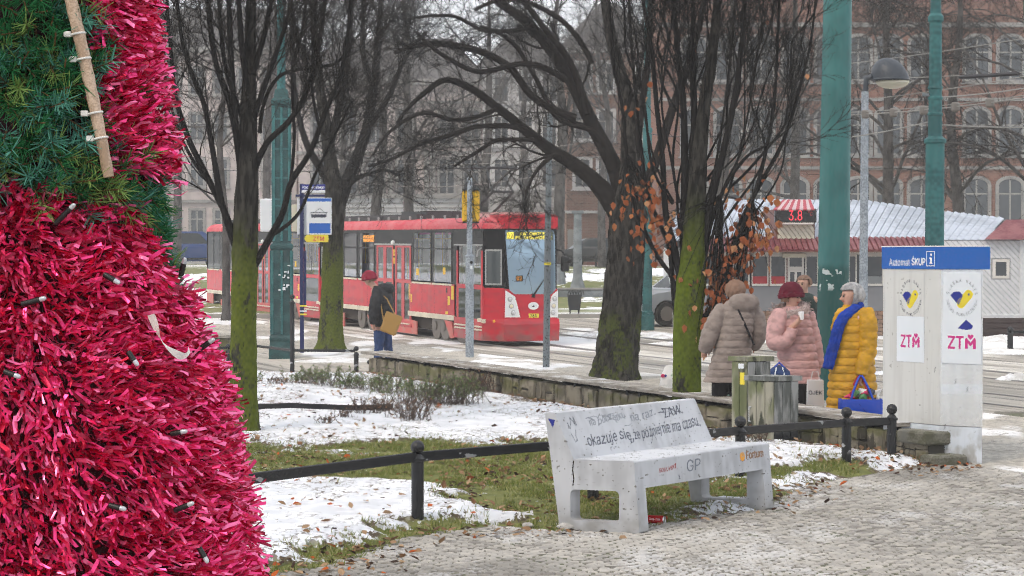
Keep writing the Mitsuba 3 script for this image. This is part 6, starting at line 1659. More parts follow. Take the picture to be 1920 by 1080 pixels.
# the mossy tree nearest the tinsel
TL, _ = traced_tree('mossy green trunk tree with steep bare branches nearest the tinsel', 22.0,
    [(459, 832, 28, 0), (458, 800, 26, 0), (456, 700, 26, 0), (457, 560, 24, 0), (460, 470, 25, 0), (463, 380, 23, .0), (466, 260, 17, .0), (468, 150, 13, .05), (471, 40, 10, .1), (474, -120, 7, .2)],
    [lb((448, 490, 12), (428, 415, 10), (388, 330, 9), (352, 255, 8), (328, 170, 7), (320, 80, 5.5), (310, -60, 4)),
     lb((440, 455, 11), (414, 370, 9), (399, 280, 8), (384, 200, 7), (356, 125, 6), (340, 60, 5), (330, -60, 4)),
     lb((452, 320, 11), (430, 190, 9), (406, 120, 8), (394, 40, 7), (388, -80, 5)),
     lb((458, 350, 11), (441, 220, 10), (433, 80, 8), (428, -90, 6)),
     lb((476, 500, 11), (508, 442, 10), (530, 400, 9), (545, 345, 9), (582, 285, 8), (611, 210, 7), (642, 130, 6), (655, 40, 5), (664, -80, 4)),
     lb((478, 320, 10), (500, 270, 9), (542, 228, 8.5), (572, 180, 8), (596, 100, 7), (610, 0, 6), (618, -90, 5)),
     lb((474, 230, 9), (497, 160, 8), (522, 90, 7), (546, 10, 6), (560, -90, 5)),
     lb((488, 250, 6), (530, 140, 5), (565, 130, 5), (622, 122, 4), (660, 88, 3)),
     lb((474, 140, 9), (500, 50, 7), (520, -60, 6)), lb((465, 170, 9), (452, 60, 8), (446, -90, 6)), lb((463, 240, 8), (418, 90, 6), (410, -70, 5)),
     lb((510, 440, 6), (560, 400, 5), (590, 330, 4.5), (625, 260, 4), (660, 190, 3)), lb((400, 350, 6), (362, 300, 5), (330, 230, 4), (312, 150, 3.5), (300, 40, 3)),
     lb((545, 340, 5), (552, 250, 5), (548, 150, 4.5), (570, 40, 4), (580, -80, 3)), lb((600, 240, 5), (585, 150, 4), (590, 60, 4), (600, -60, 3))],
    'bark_mossy', 'twig_brown', dict(slim=.66, trunk_kids=64, levels=[(10, (.5, 1.5), .55, 9, .09, .10, .27, .0055, 0, 5), (9, (.3, .8), .65, 6, .05, .16, .5, .0038, .1, 3), (6, (.12, .38), .7, 4, .03, .22, .6, .0028, .1, 3)]), 11, limb_m='twig_dark')
# the copper leaved tree behind the bench
ups = []
rr_ = np.random.default_rng(21)
for i in range(17):
    x1 = rr_.uniform(1165, 1530); x0 = 1290 + (x1 - 1340) * .17; y0 = rr_.uniform(340, 560)
    b_ = rr_.uniform(3, 5); sw = rr_.normal(0, 14)
    ups.append(lb((x0, y0, b_), (x0 + (x1 - x0) * .45, y0 - 80, b_ * .9), (x0 + (x1 - x0) * .72 + sw, y0 - 190, b_ * .8), (x0 + (x1 - x0) * .85 - sw, y0 - 300, b_ * .7), (x1, 20, b_ * .6), (x1 + (x1 - 1340) * .08, -110, b_ * .45)))
TR_, levR = traced_tree('tree with a bright mossy trunk, upright stems and dry copper leaves behind the bench', 24.4,
    [(1288, 800, 29, 0), (1288, 740, 27, 0), (1289, 660, 26, 0), (1291, 590, 27, 0), (1296, 530, 28, 0), (1300, 470, 24, 0), (1304, 400, 20, 0), (1310, 300, 15, 0), (1320, 200, 12, .05), (1335, 100, 10, .1), (1345, 0, 8, .15), (1352, -120, 6, .2)],
    [lb((1278, 560, 13), (1266, 470, 11), (1248, 400, 10), (1242, 300, 9), (1231, 200, 8), (1222, 100, 7), (1205, 0, 6), (1196, -110, 5)),
     lb((1286, 530, 14), (1281, 430, 13), (1284, 330, 12), (1281, 200, 11), (1271, 100, 9), (1262, 0, 8), (1258, -110, 6)),
     lb((1318, 490, 14), (1329, 400, 12), (1345, 330, 11), (1368, 230, 10), (1385, 130, 9), (1395, 20, 7), (1400, -110, 5)),
     lb((1306, 610, 10), (1338, 572, 8), (1360, 532, 8), (1380, 440, 7.5), (1420, 355, 7), (1470, 260, 6), (1500, 160, 5), (1522, 60, 4), (1532, -80, 3)),
     lb((1308, 625, 10), (1326, 606, 9), (1343, 585, 9), (1352, 545, 7), (1372, 475, 7), (1402, 400, 6.5), (1432, 300, 6), (1452, 180, 5), (1458, 60, 4), (1462, -90, 3)),
     lb((1326, 455, 7), (1340, 395, 6), (1368, 335, 5), (1402, 292, 4.5), (1445, 268, 3.5), (1490, 230, 2.5)),
     lb((1272, 580, 9), (1262, 525, 8), (1232, 480, 7), (1212, 440, 7), (1192, 395, 6), (1176, 300, 6), (1166, 200, 5), (1150, 120, 4.5), (1142, 20, 4), (1136, -90, 3)),
     lb((1270, 610, 10), (1263, 545, 9), (1256, 470, 8), (1240, 425, 7), (1216, 370, 6.5), (1202, 280, 6), (1192, 180, 5.5), (1182, 60, 4.5), (1176, -90, 3.5)),
     lb((1301, 420, 12), (1296, 320, 10), (1302, 200, 9), (1298, 90, 8), (1304, -80, 6))] + ups,
    'bark_mossy_bright', 'twig_dark', dict(slim=.6, trunk_kids=16, levels=[(7, (.5, 1.4), .36, 9, .12, .08, .28, .0055, 0, 5), (7, (.3, .8), .42, 6, .10, .13, .5, .0042, 0, 3), (5, (.15, .4), .55, 4, .05, .2, .6, .003, 0, 3)], tmin=.3), 12, limb_m='twig_dark')
# copper leaves that still hang on it
pts_ = np.vstack([levR[1].reshape(-1, 3), levR[2].reshape(-1, 3), levR[0].reshape(-1, 3)])
def topx(p): 
    d = p - CAM; z = d @ FWD; return np.stack([960 + FOC * d[:, 0] / z, 540 - FOC * (d @ UPV) / z], 1)
pxy = topx(pts_); r = np.random.default_rng(31)
from scipy.spatial import cKDTree
KD = cKDTree(pts_)
def near_twig(p): return pts_[KD.query(p)[1]]
LM = ['leaf_copper', 'leaf_rust', 'leaf_tan', 'leaf_brown']
cl = 0; more_leaves = []
def hang(p, L):
    global cl
    m = protos[r.integers(8)]
    Rm = trimesh.transformations.euler_matrix(r.normal(0, .9), math.radians(r.normal(75, 28)), r.random() * 6.283)[:3, :3]
    v = np.asarray(m.vertices) * np.array([L, L * 1.35, L * 1.3]) @ Rm.T + p
    mt_ = LM[r.choice(4, p=[.38, .27, .25, .10])]; cl += 1
    if cl <= 300: part(TR_, 'leaf', TM(v, m.faces), mt_)
    else: more_leaves.append(TM(v, m.faces))
boxes = [((1160, 300, 1262, 480), 76), ((1150, 370, 1180, 390), 2), ((1240, 420, 1290, 480), 10), ((1296, 470, 1400, 640), 104), ((1370, 360, 1455, 500), 66), ((1290, 560, 1370, 640), 20), ((1330, 330, 1480, 400), 10), ((1170, 160, 1300, 300), 6), ((1300, 40, 1560, 300), 6), ((1310, 480, 1385, 630), 90), ((1375, 380, 1440, 490), 60), ((1185, 330, 1255, 470), 50), ((1330, 440, 1400, 560), 60)]
for (x0, y0, x1, y1), n in boxes:
    ok = np.nonzero((pxy[:, 0] > x0) & (pxy[:, 0] < x1) & (pxy[:, 1] > y0) & (pxy[:, 1] < y1))[0]
    s = 24.4 / FOC
    for j in range(n):
        if len(ok) > 25 and r.random() < .45: p = pts_[r.choice(ok)] + r.normal(0, .02, 3)
        else:
            # clustered along the lower shoots
            a = r.random(); cx = x0 + (x1 - x0) * (.5 + .28 * r.normal()); cy = y0 + (y1 - y0) * (.5 + .28 * r.normal())
            p = np.array([(cx - 960) * s, 24.4 + r.normal(0, .22), 2 - (cy - 480) * s])
            part(TR_, 'spray', tube([p, (p * .5 + near_twig(p) * .5) + r.normal(0, .012, 3), near_twig(p)], .0034, 4), 'twig_dark') if j % 2 == 0 else None
        hang(p, r.uniform(.062, .105))
part(TR_, 'foliage', join(more_leaves), 'leaf_rust', kind='stuff')
# the big spreading tree behind the plank wall
TM_, levM = traced_tree('big rough trunk tree with wide spreading drooping limbs behind the plank wall', 32.6,
    [(1152, 722, 44, 0), (1154, 690, 42, 0), (1160, 640, 40, 0), (1167, 560, 37, 0), (1174, 470, 35, 0), (1178, 410, 35, 0), (1180, 360, 26, 0), (1182, 300, 19, 0), (1180, 210, 15, .2), (1160, 130, 12, .4), (1140, 40, 10, .5), (1125, -120, 8, .6)],
    [lb((1168, 415, 27), (1126, 352, 21), (1076, 308, 16), (1030, 280, 14.5), (980, 240, 12), (930, 200, 10), (880, 165, 9), (838, 150, 8), (792, 178, 6), (744, 232, 4)),
     lb((1174, 395, 24), (1158, 330, 20), (1110, 232, 17), (1070, 150, 15.5), (1030, 90, 14), (985, 40, 12), (930, 0, 10), (880, -50, 7)),
     lb((1080, 222, 10), (1000, 182, 9), (950, 122, 8.5), (882, 92, 8), (812, 82, 7), (740, 100, 5)),
     lb((985, 245, 7), (945, 236, 6.5), (900, 237, 6), (850, 252, 5.5), (790, 270, 5), (730, 300, 4), (690, 312, 3)),
     lb((930, 205, 6), (850, 225, 5), (800, 212, 5), (740, 240, 4), (700, 290, 3)), lb((1000, 262, 6), (940, 262, 5), (890, 288, 4.5), (852, 312, 3)),
     lb((1100, 215, 9), (1070, 120, 8), (1010, 40, 7), (960, -30, 6), (930, -100, 5)), lb((1150, 320, 9), (1120, 250, 7), (1050, 225, 6), (1000, 140, 5.5), (960, 80, 5), (900, 50, 4)),
     lb((1195, 380, 14), (1230, 300, 12), (1262, 200, 10), (1300, 90, 8), (1330, -60, 6)), lb((1190, 330, 10), (1200, 220, 9), (1215, 110, 7), (1220, -60, 5)),
     lb((1060, 150, 8), (985, 120, 7), (900, 135, 6), (840, 110, 5), (780, 60, 4)), lb((1110, 120, 7), (1040, 30, 6), (960, 0, 5), (890, 20, 4)), lb((1000, 50, 6), (920, 60, 5), (840, 30, 4), (760, 40, 3)),
     lb((1040, 290, 6), (1000, 330, 4), (985, 370, 3))],
    'bark_rough', 'twig_dark', dict(slim=.8, ridge=.10, levels=[(9, (.6, 1.9), .7, 9, -.03, .17, .24, .0065, .12, 5), (9, (.35, 1.0), .75, 7, -.07, .2, .55, .0050, .3, 3), (5, (.15, .5), .8, 5, -.06, .24, .65, .0040, .45, 3)], tmin=.3), 13, limb_m='twig_brown', flare=.28, trunk_sides=72)
# the mossy tree by the tram stop sign
T2, _ = traced_tree('forked mossy tree standing between the two tram cars', 43.2,
    [(618, 662, 25, 0), (620, 640, 23, 0), (622, 560, 21, 0), (625, 450, 19, 0), (628, 370, 19, 0), (622, 320, 14, 0), (612, 240, 11, 0), (600, 160, 9, 0), (590, 60, 7, 0), (585, -90, 5, 0)],
    [lb((636, 385, 13), (655, 330, 12), (672, 290, 11), (688, 240, 10), (702, 150, 8), (712, 50, 6), (720, -80, 4)), lb((626, 372, 9), (604, 320, 8), (582, 285, 7), (566, 240, 6), (552, 160, 5), (548, 40, 4)),
     lb((616, 280, 8), (640, 180, 7), (655, 80, 6), (660, -60, 4)), lb((690, 240, 6), (730, 180, 5), (760, 110, 4), (800, 60, 3)), lb((640, 360, 6), (680, 330, 4), (720, 320, 3), (750, 330, 2)), lb((600, 160, 6), (560, 80, 5), (540, -50, 4)), lb((700, 160, 6), (680, 80, 5), (690, -40, 4))],
    'bark_mossy', 'twig_dark', dict(levels=[(9, (.8, 2.2), .6, 7, .03, .12, .3, .008, 0, 5), (7, (.4, 1.1), .7, 5, .0, .17, .5, .0055, .1, 3), (4, (.2, .6), .8, 4, .0, .2, .6, .004, .2, 3)]), 14, limb_m='twig_dark', flare=.5)

def far_tree(label, px, Y, H, rad, seed, lean=0.0, zc=.28, dens=1.0, droop=0.0, mt='twig_grey'):
    r = np.random.default_rng(seed); g = float(rise(Y)); x = (px - 960) * Y / FOC
    k = thing('bare_tree', label, 'tree', 'bare trees around the square')
    tr = np.array([[x, Y, g - .1], [x + lean * .2, Y, g + H * .25], [x + lean * .5 + r.normal(0, .15), Y, g + H * .5], [x + lean * .8 + r.normal(0, .2), Y + .2, g + H * .78], [x + lean, Y + .3, g + H]])
    rad *= .78; TRd = np.array([rad * 1.15, rad, rad * .8, rad * .5, rad * .15])
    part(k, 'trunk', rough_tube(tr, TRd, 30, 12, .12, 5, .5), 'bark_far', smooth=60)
    P, R = resample(tr, TRd, 16); P, R = P[None], R[None]
    Q, RQ = kids(P, R, int(13 * dens), (H * .28, H * .52), .75, r, 9, zc, .10 - droop * .3, .10, .36, .022, -droop * .4)
    a = tubes(Q, RQ, 6, False)
    Q2, R2 = kids(Q, RQ, 8, (H * .10, H * .26), .65, r, 7, .15, .03 - droop * .12, .13, .5, .014, 0)
    Q3, R3 = kids(Q2, R2, 7, (H * .05, H * .13), .7, r, 5, .15, .02 - droop * .12, .16, .55, .0085, .05)
    Q4, R4 = kids(Q3, R3, 4 if px > 1600 else 2, (H * .02, H * .06), .7, r, 3, .2, .0 - droop * .1, .2, .6, .0062, .1)
    part(k, 'limbs', a, 'bark_far', smooth=60, kind='stuff')
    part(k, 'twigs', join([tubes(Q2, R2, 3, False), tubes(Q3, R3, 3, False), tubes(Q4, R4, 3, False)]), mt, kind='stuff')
far = [('grey bare tree behind the mossy tree nearest the tinsel', 424, 58.2, 10, .135, 0, .3), ('hazy bare tree far left above the blue van', 330, 84, 13, .22, .4, .2), ('hazy bare tree left of the ornate green pole', 500, 92, 14, .24, 0, .2),
       ('hazy bare tree above the second tram car', 700, 82, 12, .26, .5, .28), ('grey trunk tree above the middle of the leading tram car', 770, 80, 13, .26, -.4, .26), ('thin hazy bare tree right of the forked mossy tree', 640, 97, 14, .2, .3, .2),
       ('bare tree above the yellow signal box', 905, 96, 13.5, .28, .3, .22), ('hazy bare tree right of the tram cab with a thick trunk', 1046, 84, 13, .3, .3, .3), ('hazy bare tree before the brick gatehouse', 1130, 93, 13, .22, -.3, .25),
       ('bare tree behind the white pavilion at its left end', 1350, 72, 13, .24, .3, .25), ('bare tree behind the temperature display', 1490, 80, 13.5, .25, 0, .22), ('drooping bare tree in front of the brick building near the street lamp', 1662, 68, 12.5, .26, .2, .24),
       ('drooping bare tree in front of the arched brick windows', 1800, 64, 12, .24, -.2, .26), ('bare tree at the right edge of the brick building', 1935, 62, 11.5, .26, -.3, .24), ('hazy bare tree left of the big spreading tree', 985, 104, 14, .24, 0, .2)]
far += [('drooping bare tree on the square out to the right of the stop', 960 + FOC * 19 / 26.0, 26, 9, .2, .1, .2), ('bare tree on the square out to the right, mirrored in the tram windscreen', 960 + FOC * 24 / 18.0, 18, 11, .25, .2, .2)]
for i, (lbl, px, Y, H, rad, lean, zc) in enumerate(far):
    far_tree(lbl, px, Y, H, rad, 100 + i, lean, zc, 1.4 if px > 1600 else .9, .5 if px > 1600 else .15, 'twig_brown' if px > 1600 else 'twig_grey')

# ================================================================== shrubs and dry tufts in the bed
def shrub(label, px, py, w, h, seed, dry=False, name='shrub', leafy=1.0):
    r = np.random.default_rng(seed); o = grd(px, py); o[2] = float(garden_h(o[0], o[1])[0])
    k = thing(name, label, 'plant', 'low plants in the snowy flower bed')
    N = int(34 * w / .4)
    b = o + np.stack([r.normal(0, w * .30, N), r.normal(0, w * .25, N), 0 * np.ones(N)], 1)
    d = unit_rows(np.stack([r.normal(0, .45, N), r.normal(0, .45, N), np.ones(N)], 1)); L = h * r.uniform(.5, 1.15, N)
    P = np.stack([b + d * L[:, None] * t + np.stack([r.normal(0, .012, N), r.normal(0, .012, N), 0 * b[:, 0]], 1) * t for t in (0, .33, .66, 1)], 1)
    R = np.linspace(.0045, .002, 4)[None] * np.ones((N, 1))
    Q, RQ = kids(P, R, 4, (h * .2, h * .45), .6, r, 3, .3, .1, .1, .7, .0016)
    part(k, 'stems', join([tubes(P, R, 4, False), tubes(Q, RQ, 3, False)]), 'litter_stem', kind='stuff')
    M = int(len(Q) * 3.2 * leafy)
    if M:
        i = r.integers(0, len(Q), M); t = r.random(M)[:, None]; c = Q[i, 0] * (1 - t) + Q[i, 2] * t
        a, e = unit_rows(r.normal(0, 1, (M, 3)) + [0, 0, .4]), r.normal(0, 1, (M, 3)); e = unit_rows(np.cross(a, e)); l = r.uniform(.018, .040, M)[:, None]
        V = np.stack([c, c + a * l * .5 + e * l * .28, c + a * l, c + a * l * .5 - e * l * .28], 1).reshape(-1, 3)
        F = (np.array([[0, 1, 2], [0, 2, 3]])[None] + (np.arange(M) * 4)[:, None, None]).reshape(-1, 3)
        h2 = M // 2
        part(k, 'foliage', TM(V[:h2 * 4], F[:h2 * 2]), 'litter_dark' if dry else 'shrub_leaf', kind='stuff'); part(k, 'foliage', TM(V[h2 * 4:], F[h2 * 2:] - h2 * 4), 'litter_brown' if dry else 'shrub_pale', kind='stuff')
plain('litter_stem', (.07, .05, .04), .9)
SH = [(585, 738, .45, .26, 0), (618, 742, .5, .28, 0), (655, 745, .4, .22, 0), (700, 748, .5, .24, 0), (735, 752, .5, .30, 0), (762, 768, .55, .30, 0), (800, 772, .6, .32, 0), (840, 774, .65, .36, 0), (872, 772, .5, .38, 0), (890, 748, .4, .30, 1), (905, 742, .3, .3, 1),
      (692, 790, .4, .20, 1), (722, 786, .3, .16, 1), (755, 800, .35, .26, 1), (778, 804, .35, .28, 1), (450, 745, .4, .2, 0), (520, 742, .3, .12, 1), (560, 735, .3, .14, 0), (640, 800, .2, .1, 1), (610, 812, .2, .1, 1), (1410, 845, .3, .16, 1)]
SHL = ['leftmost low green shrub of the row in front of the plank wall', 'second low green shrub from the left in the row before the plank wall', 'third low green shrub from the left in the row before the plank wall', 'fourth low green shrub from the left in the row before the plank wall', 'fifth green shrub from the left in the row, set slightly forward',
       'sixth green shrub from the left, behind the dry tufts', 'seventh green shrub from the left, near the fullest one', 'fullest green shrub, eighth from the left, near the middle of the wall', 'last green shrub at the right end of the row', 'dry brown tuft just right of the green shrub row',
       'small dry tuft farthest right, close to the plank wall', 'dry dark tuft at the right end of the edging strip', 'small dry tuft just right of the edging strip end', 'dry brown tuft in front of the fullest shrubs, left one of two', 'dry reddish tuft in front of the fullest shrubs, right one of two',
       'small green shrub beside the mossy trunk nearest the tinsel', 'thin dry tuft in the snow between mossy trunk and shrub row', 'small pale green shrub at the left start of the shrub row', 'tiny dry tuft in the snow just below the edging strip', 'tiny dry tuft left of the other one below the edging strip', 'dry grass tuft at the foot of the street cabinets']
for i, (px, py, w, h, dry) in enumerate(SH):
    shrub(SHL[i], px, py, w, h, 50 + i, bool(dry), 'shrub' if not dry else 'dry_tuft', 1.0 if not dry else .35)

# ================================================================== buildings behind the square
def facade(label, x0, x1, Y, ytop, wall, cols, rows, win_w, trim='stone_trim', arched=False, base=None, cornices=(), pil=(), roof=True, depth=10, name='building', yaw=0.0):
    k = thing(name, label, 'building')
    s = Y / FOC; X = lambda px: (px - 960) * s; z = lambda py: 2 - (py - 480) * s; g = float(rise(Y)) - .3
    part(k, 'wall', box(X(x0), X(x1), Y, Y + depth, g, z(ytop)), wall)
    if base: part(k, 'plinth', box(X(x0) - .05, X(x1) + .05, Y - .12, Y, g, z(base[0])), base[1])
    for (ya, yb, pr) in cornices: part(k, 'cornice', box(X(x0) - pr * .5, X(x1) + pr * .5, Y - pr, Y, z(yb), z(ya)), trim)
    for (px, w, ya, yb) in pil: part(k, 'pilaster', box(X(px - w / 2), X(px + w / 2), Y - .22, Y - .003, z(yb), z(ya)), trim)
    if roof: part(k, 'roof', hull([(X(x0) - .4, Y - .5, z(ytop)), (X(x1) + .4, Y - .5, z(ytop)), (X(x0) - .4, Y + depth + .5, z(ytop)), (X(x1) + .4, Y + depth + .5, z(ytop)), (X(x0) + 2, Y + depth / 2, z(ytop) + 3), (X(x1) - 2, Y + depth / 2, z(ytop) + 3)]), 'roof_slate')
    for (ya, yb) in rows:
        for px in cols:
            w, h = win_w * s, z(ya) - z(yb); o = (X(px), Y, z(yb))
            def shape(e):
                if not arched: return sg.box(-w / 2 - e, -e, w / 2 + e, h + e)
                a = np.linspace(0, math.pi, 13); rise_ = w * .28
                return sg.Polygon([(-w / 2 - e, -e), (w / 2 + e, -e)] + [((w / 2 + e) * math.cos(t), h - rise_ + (rise_ + e) * math.sin(t)) for t in a])
            fr = shape(.17).difference(shape(0))
            up = lambda m: put_at(m, o, (1, 0, 0), (0, 0, 1), (0, -1, 0))
            wk = part(k, 'window', up(prism(fr, 0, .09)), trim)
            put(wk + '__pane', up(prism(shape(0), .0, .02)), 'window_dark')
            bars = [sg.box(-.04, 0, .04, h * .98), sg.box(-w / 2, h * .62, -.04, h * .62 + .07), sg.box(.04, h * .62, w / 2, h * .62 + .07)]
            put(wk + '__frame', up(join([prism(b_, .021, .05) for b_ in bars])), 'window_frame')
            put(wk + '__sill', up(prism(sg.box(-w / 2 - .25, -.22, w / 2 + .25, -.172), 0, .16)), trim)
    return k
facade('long red brick building with white arched windows behind the pavilion', 1235, 2040, 98, -60, 'brick_red', [1302, 1364, 1426, 1490, 1552, 1608, 1665, 1727, 1830, 1893, 1955], [(336, 412), (205, 288), (70, 150)], 42, 'stone_trim', True, None, ((312, 318, .12), (184, 190, .12), (44, 52, .3)))
facade('pale classical building with tall pilasters behind the leading tram car', 560, 905, 122, 150, 'plaster_pink', [600, 655, 705, 760, 838, 884], [(300, 362), (208, 268)], 26, 'stone_trim', False, (372, 'plaster_pale'), ((364, 372, .35), (380, 382, .2), (389, 391, .2), (398, 400, .2), (407, 409, .2), (284, 290, .25), (190, 195, .2), (150, 160, .6)), [(x, 9, 290, 364) for x in (628, 680, 732, 800, 812, 862)])
facade('grey rendered building behind the yellow signal box', 905, 1062, 114, 128, 'plaster_grey', [940, 985, 1030], [(300, 350), (220, 270), (145, 190)], 24, 'plaster_pale', False, (420, 'plaster_grey'), ((128, 136, .4),))
k_ = facade('brown brick gatehouse and block behind the litter bin', 1062, 1234, 108, 90, 'brick_brown', [1092, 1136, 1205], [(300, 350), (210, 260), (120, 170)], 26, 'plaster_pale', False, None, ((90, 100, .4), (395, 400, .2)))
s = 108 / FOC
for px in (1064, 1210): part(k_, 'gate_window', box((px - 960) * s, (px + 18 - 960) * s, 107.9, 108, 2 - (470 - 480) * s, 2 - (430 - 480) * s), 'window_frame')
part(k_, 'gate', box((1100 - 960) * s, (1122 - 960) * s, 107.9, 108, 1.2, 2 - (452 - 480) * s), 'frame_brown'); part(k_, 'gate', box((1130 - 960) * s, (1160 - 960) * s, 107.88, 108, 1.2, 2 - (452 - 480) * s), 'frame_brown')
facade('pinkish tenement with rows of windows behind the blue van', 150, 556, 124, 90, 'plaster_pink', [190, 235, 280, 325, 370, 415, 460, 505], [(395, 440), (300, 348), (215, 262), (130, 176)], 22, 'stone_trim', False, (455, 'plaster_grey'), ((375, 380, .25), (90, 100, .5)))

facade('row of tenements continuing to the left beyond the tinsel', -2600, 130, 124, 70, 'plaster_grey', list(range(-2500, 120, 110)), [(395, 440), (300, 348), (205, 252), (120, 166)], 26, 'plaster_pale', False, None, ((375, 380, .25), (70, 80, .5)))
# ================================================================== vehicles, billboard, wires
def car(label, px, Y, L, col, yaw, van=False):
    g = float(rise(Y)) + .02; o = ((px - 960) * Y / FOC, Y, g)
    k = thing('parked_car', label, 'car')
    ux = (math.cos(yaw), math.sin(yaw), 0); uy = (-math.sin(yaw), math.cos(yaw), 0)
    h = 1.85 if van else 1.45; w = .84
    low = [(-.5 * L, .32), (-.5 * L, .75), (-.47 * L, .92), (.16 * L, .98), (.40 * L, .86), (.495 * L, .68), (.5 * L, .34)] if not van else [(-.5 * L, .32), (-.5 * L, 1.05), (.28 * L, 1.08), (.44 * L, .92), (.5 * L, .70), (.5 * L, .34)]
    top = [(-.46 * L, .92), (-.38 * L, h - .08), (-.28 * L, h), (.02 * L, h), (.08 * L, h - .05), (.22 * L, .96)] if not van else [(-.49 * L, 1.04), (-.48 * L, h - .06), (-.44 * L, h), (.16 * L, h), (.20 * L, h - .06), (.33 * L, 1.06)]
    def pr(poly, hw0, hw1, zsplit):
        P = np.array(poly); z0, z1 = P[:, 1].min(), P[:, 1].max()
        pts = [(x, sg_ * (hw0 + (hw1 - hw0) * ((z - z0) / (z1 - z0))), z) for x, z in poly for sg_ in (-1, 1)]
        return put_at(hull(pts), o, ux, uy)
    wheels = [(-.31 * L), (.31 * L)]
    body = to_mf(put_at(pr(low, w, w, 0), -np.array(o)) if 0 else hull([(x, sg_ * (w if z > .4 else w - .05), z) for x, z in low for sg_ in (-1, 1)]))
    for x in wheels:
        cyl = to_mf(put_at(lathe([(.36, -1), (.36, 1)], 18), (x, 0, .33), (1, 0, 0), (0, 0, 1), (0, -1, 0)))
        cut = cyl - mf.Manifold.cube([2, 1.1, 2], True).translate([x, 0, .3])
        body = body - cut
    part(k, 'body', put_at(from_mf(body), o, ux, uy), col, smooth=30)
    cab = [(x, sg_ * (w - .02 - .17 * max(0, (z - .9) / (h - .9))), z) for x, z in top for sg_ in (-1, 1)]
    part(k, 'roof', put_at(hull(cab), o, ux, uy), col)
    # glass set into the sides, screen and rear
    for sg_ in (-1, 1):
        P = np.array(top); c = P.mean(0); Q = c + (P - c) * [.80, .68]
        pts = []
        for x, z in Q:
            yy = w - .02 - .17 * max(0, (z - .9) / (h - .9))
            pts += [(x, sg_ * (yy - .03), z), (x, sg_ * (yy + .008), z)]
        part(k, 'window', put_at(hull(pts), o, ux, uy), 'tram_glass')
        part(k, 'sill_trim', put_at(box(-.32 * L, .32 * L, sg_ * (w + .001), sg_ * (w + .02), .42, .50) if sg_ > 0 else box(-.32 * L, .32 * L, -(w + .02), -(w + .001), .42, .50), o, ux, uy), 'black_trim')
    (xa, za), (xb, zb) = (top[-1], top[-2]); e = np.array([xb - xa, 0, zb - za])
    nrm = np.array([e[2], 0, -e[0]]); nrm = nrm / np.linalg.norm(nrm)
    q = [(xa + e[0] * t, y * (.68 - .1 * t), za + e[2] * t) for t in (.12, .92) for y in (-1, 1)]
    part(k, 'windscreen', put_at(hull(np.vstack([np.array(q) - nrm * .02, np.array(q) + nrm * .012])), o, ux, uy), 'tram_glass')
    for x in wheels:
        for sg_ in (-1, 1):
            wh = part(k, 'wheel', put_at(lathe([(.2, -.1), (.31, -.1), (.325, -.07), (.325, .07), (.31, .1), (.22, .1)], 20), (0, 0, 0), (1, 0, 0), (0, 0, 1), (0, -1, 0)) if 0 else put_at(put_at(lathe([(.2, -.1), (.31, -.1), (.325, -.07), (.325, .07), (.31, .1), (.22, .1)], 20), (x, sg_ * (w - .08), .325), (1, 0, 0), (0, 0, 1), (0, -1, 0)), o, ux, uy), 'rubber')
            put(wh + '__rim', put_at(put_at(lathe([(.21, -.105), (.2, .105), (.05, .11)], 14), (x, sg_ * (w - .08), .325), (1, 0, 0), (0, 0, 1), (0, -sg_ * -1.0, 0)), o, ux, uy), 'steel_worn')
    for sg_ in (-1, 1):
        part(k, 'headlight', put_at(cbox(.455 * L, .5 * L, sg_ * .68 - .15, sg_ * .68 + .15, .60, .74, .02), o, ux, uy), 'lamp_chrome')
        part(k, 'tail_light', put_at(cbox(-.505 * L, -.47 * L, sg_ * .72 - .1, sg_ * .72 + .1, .68, .9, .02), o, ux, uy), 'awning_red')
    part(k, 'bumper', put_at(cbox(.46 * L, .515 * L, -.8, .8, .36, .56, .03), o, ux, uy), 'black_trim'); part(k, 'grille', put_at(cbox(.47 * L, .508 * L, -.45, .45, .57, .70, .01), o, ux, uy), 'black_gloss')
    part(k, 'number_plate', put_at(box(.515 * L, .518 * L, -.26, .26, .42, .53), o, ux, uy), 'sign_white')
    return k
car('silver car parked at the kerb half hidden by the bright mossy trunk', 1296, 55.5, 4.0, 'car_silver', math.radians(205))
car('silver hatchback parked on the far bank near the brick gatehouse', 1110, 99, 4.0, 'car_silver', math.radians(150))
car('dark car parked beside the silver hatchback on the far bank', 1112, 96.5, 4.1, 'car_dark', math.radians(172))
car('blue van parked far behind the tinsel at the left', 350, 103, 4.4, 'car_blue', math.radians(15), True)
bb = thing('billboard', 'pink hoarding with white lettering seen above the tram roof', 'billboard')
Y = 88.; s = Y / FOC; X = lambda px: (px - 960) * s; z = lambda py: 2 - (py - 480) * s
plain('hoarding_pink', (.50, .06, .28), .5)
part(bb, 'panel', cbox(X(784), X(853), Y, Y + .15, z(440), z(400), .02), 'hoarding_pink'); part(bb, 'panel', cbox(X(757), X(764), Y - .2, Y + .1, z(440), z(378), .02), 'hoarding_pink')
for px in (790, 846): part(bb, 'post', box(X(px), X(px + 3), Y + .16, Y + .3, float(rise(Y)), z(405)), 'lamp_grey')
part(bb, 'lettering', text_at('TAURON', .16, (X(801), Y - .002, z(411)), (1, 0, 0), (0, 0, 1), .004, True, 0, 33 * s), 'pure_white'); part(bb, 'emblem', put_at(prism([(-.12, 0), (0, .1), (.12, 0), (0, -.1)], 0, .004), (X(793), Y - .002, z(407.5)), (1, 0, 0), (0, 0, 1), (0, -1, 0)), 'pure_white')
fp = thing('fence', 'low far fence along the top of the snowy bank', 'fence')
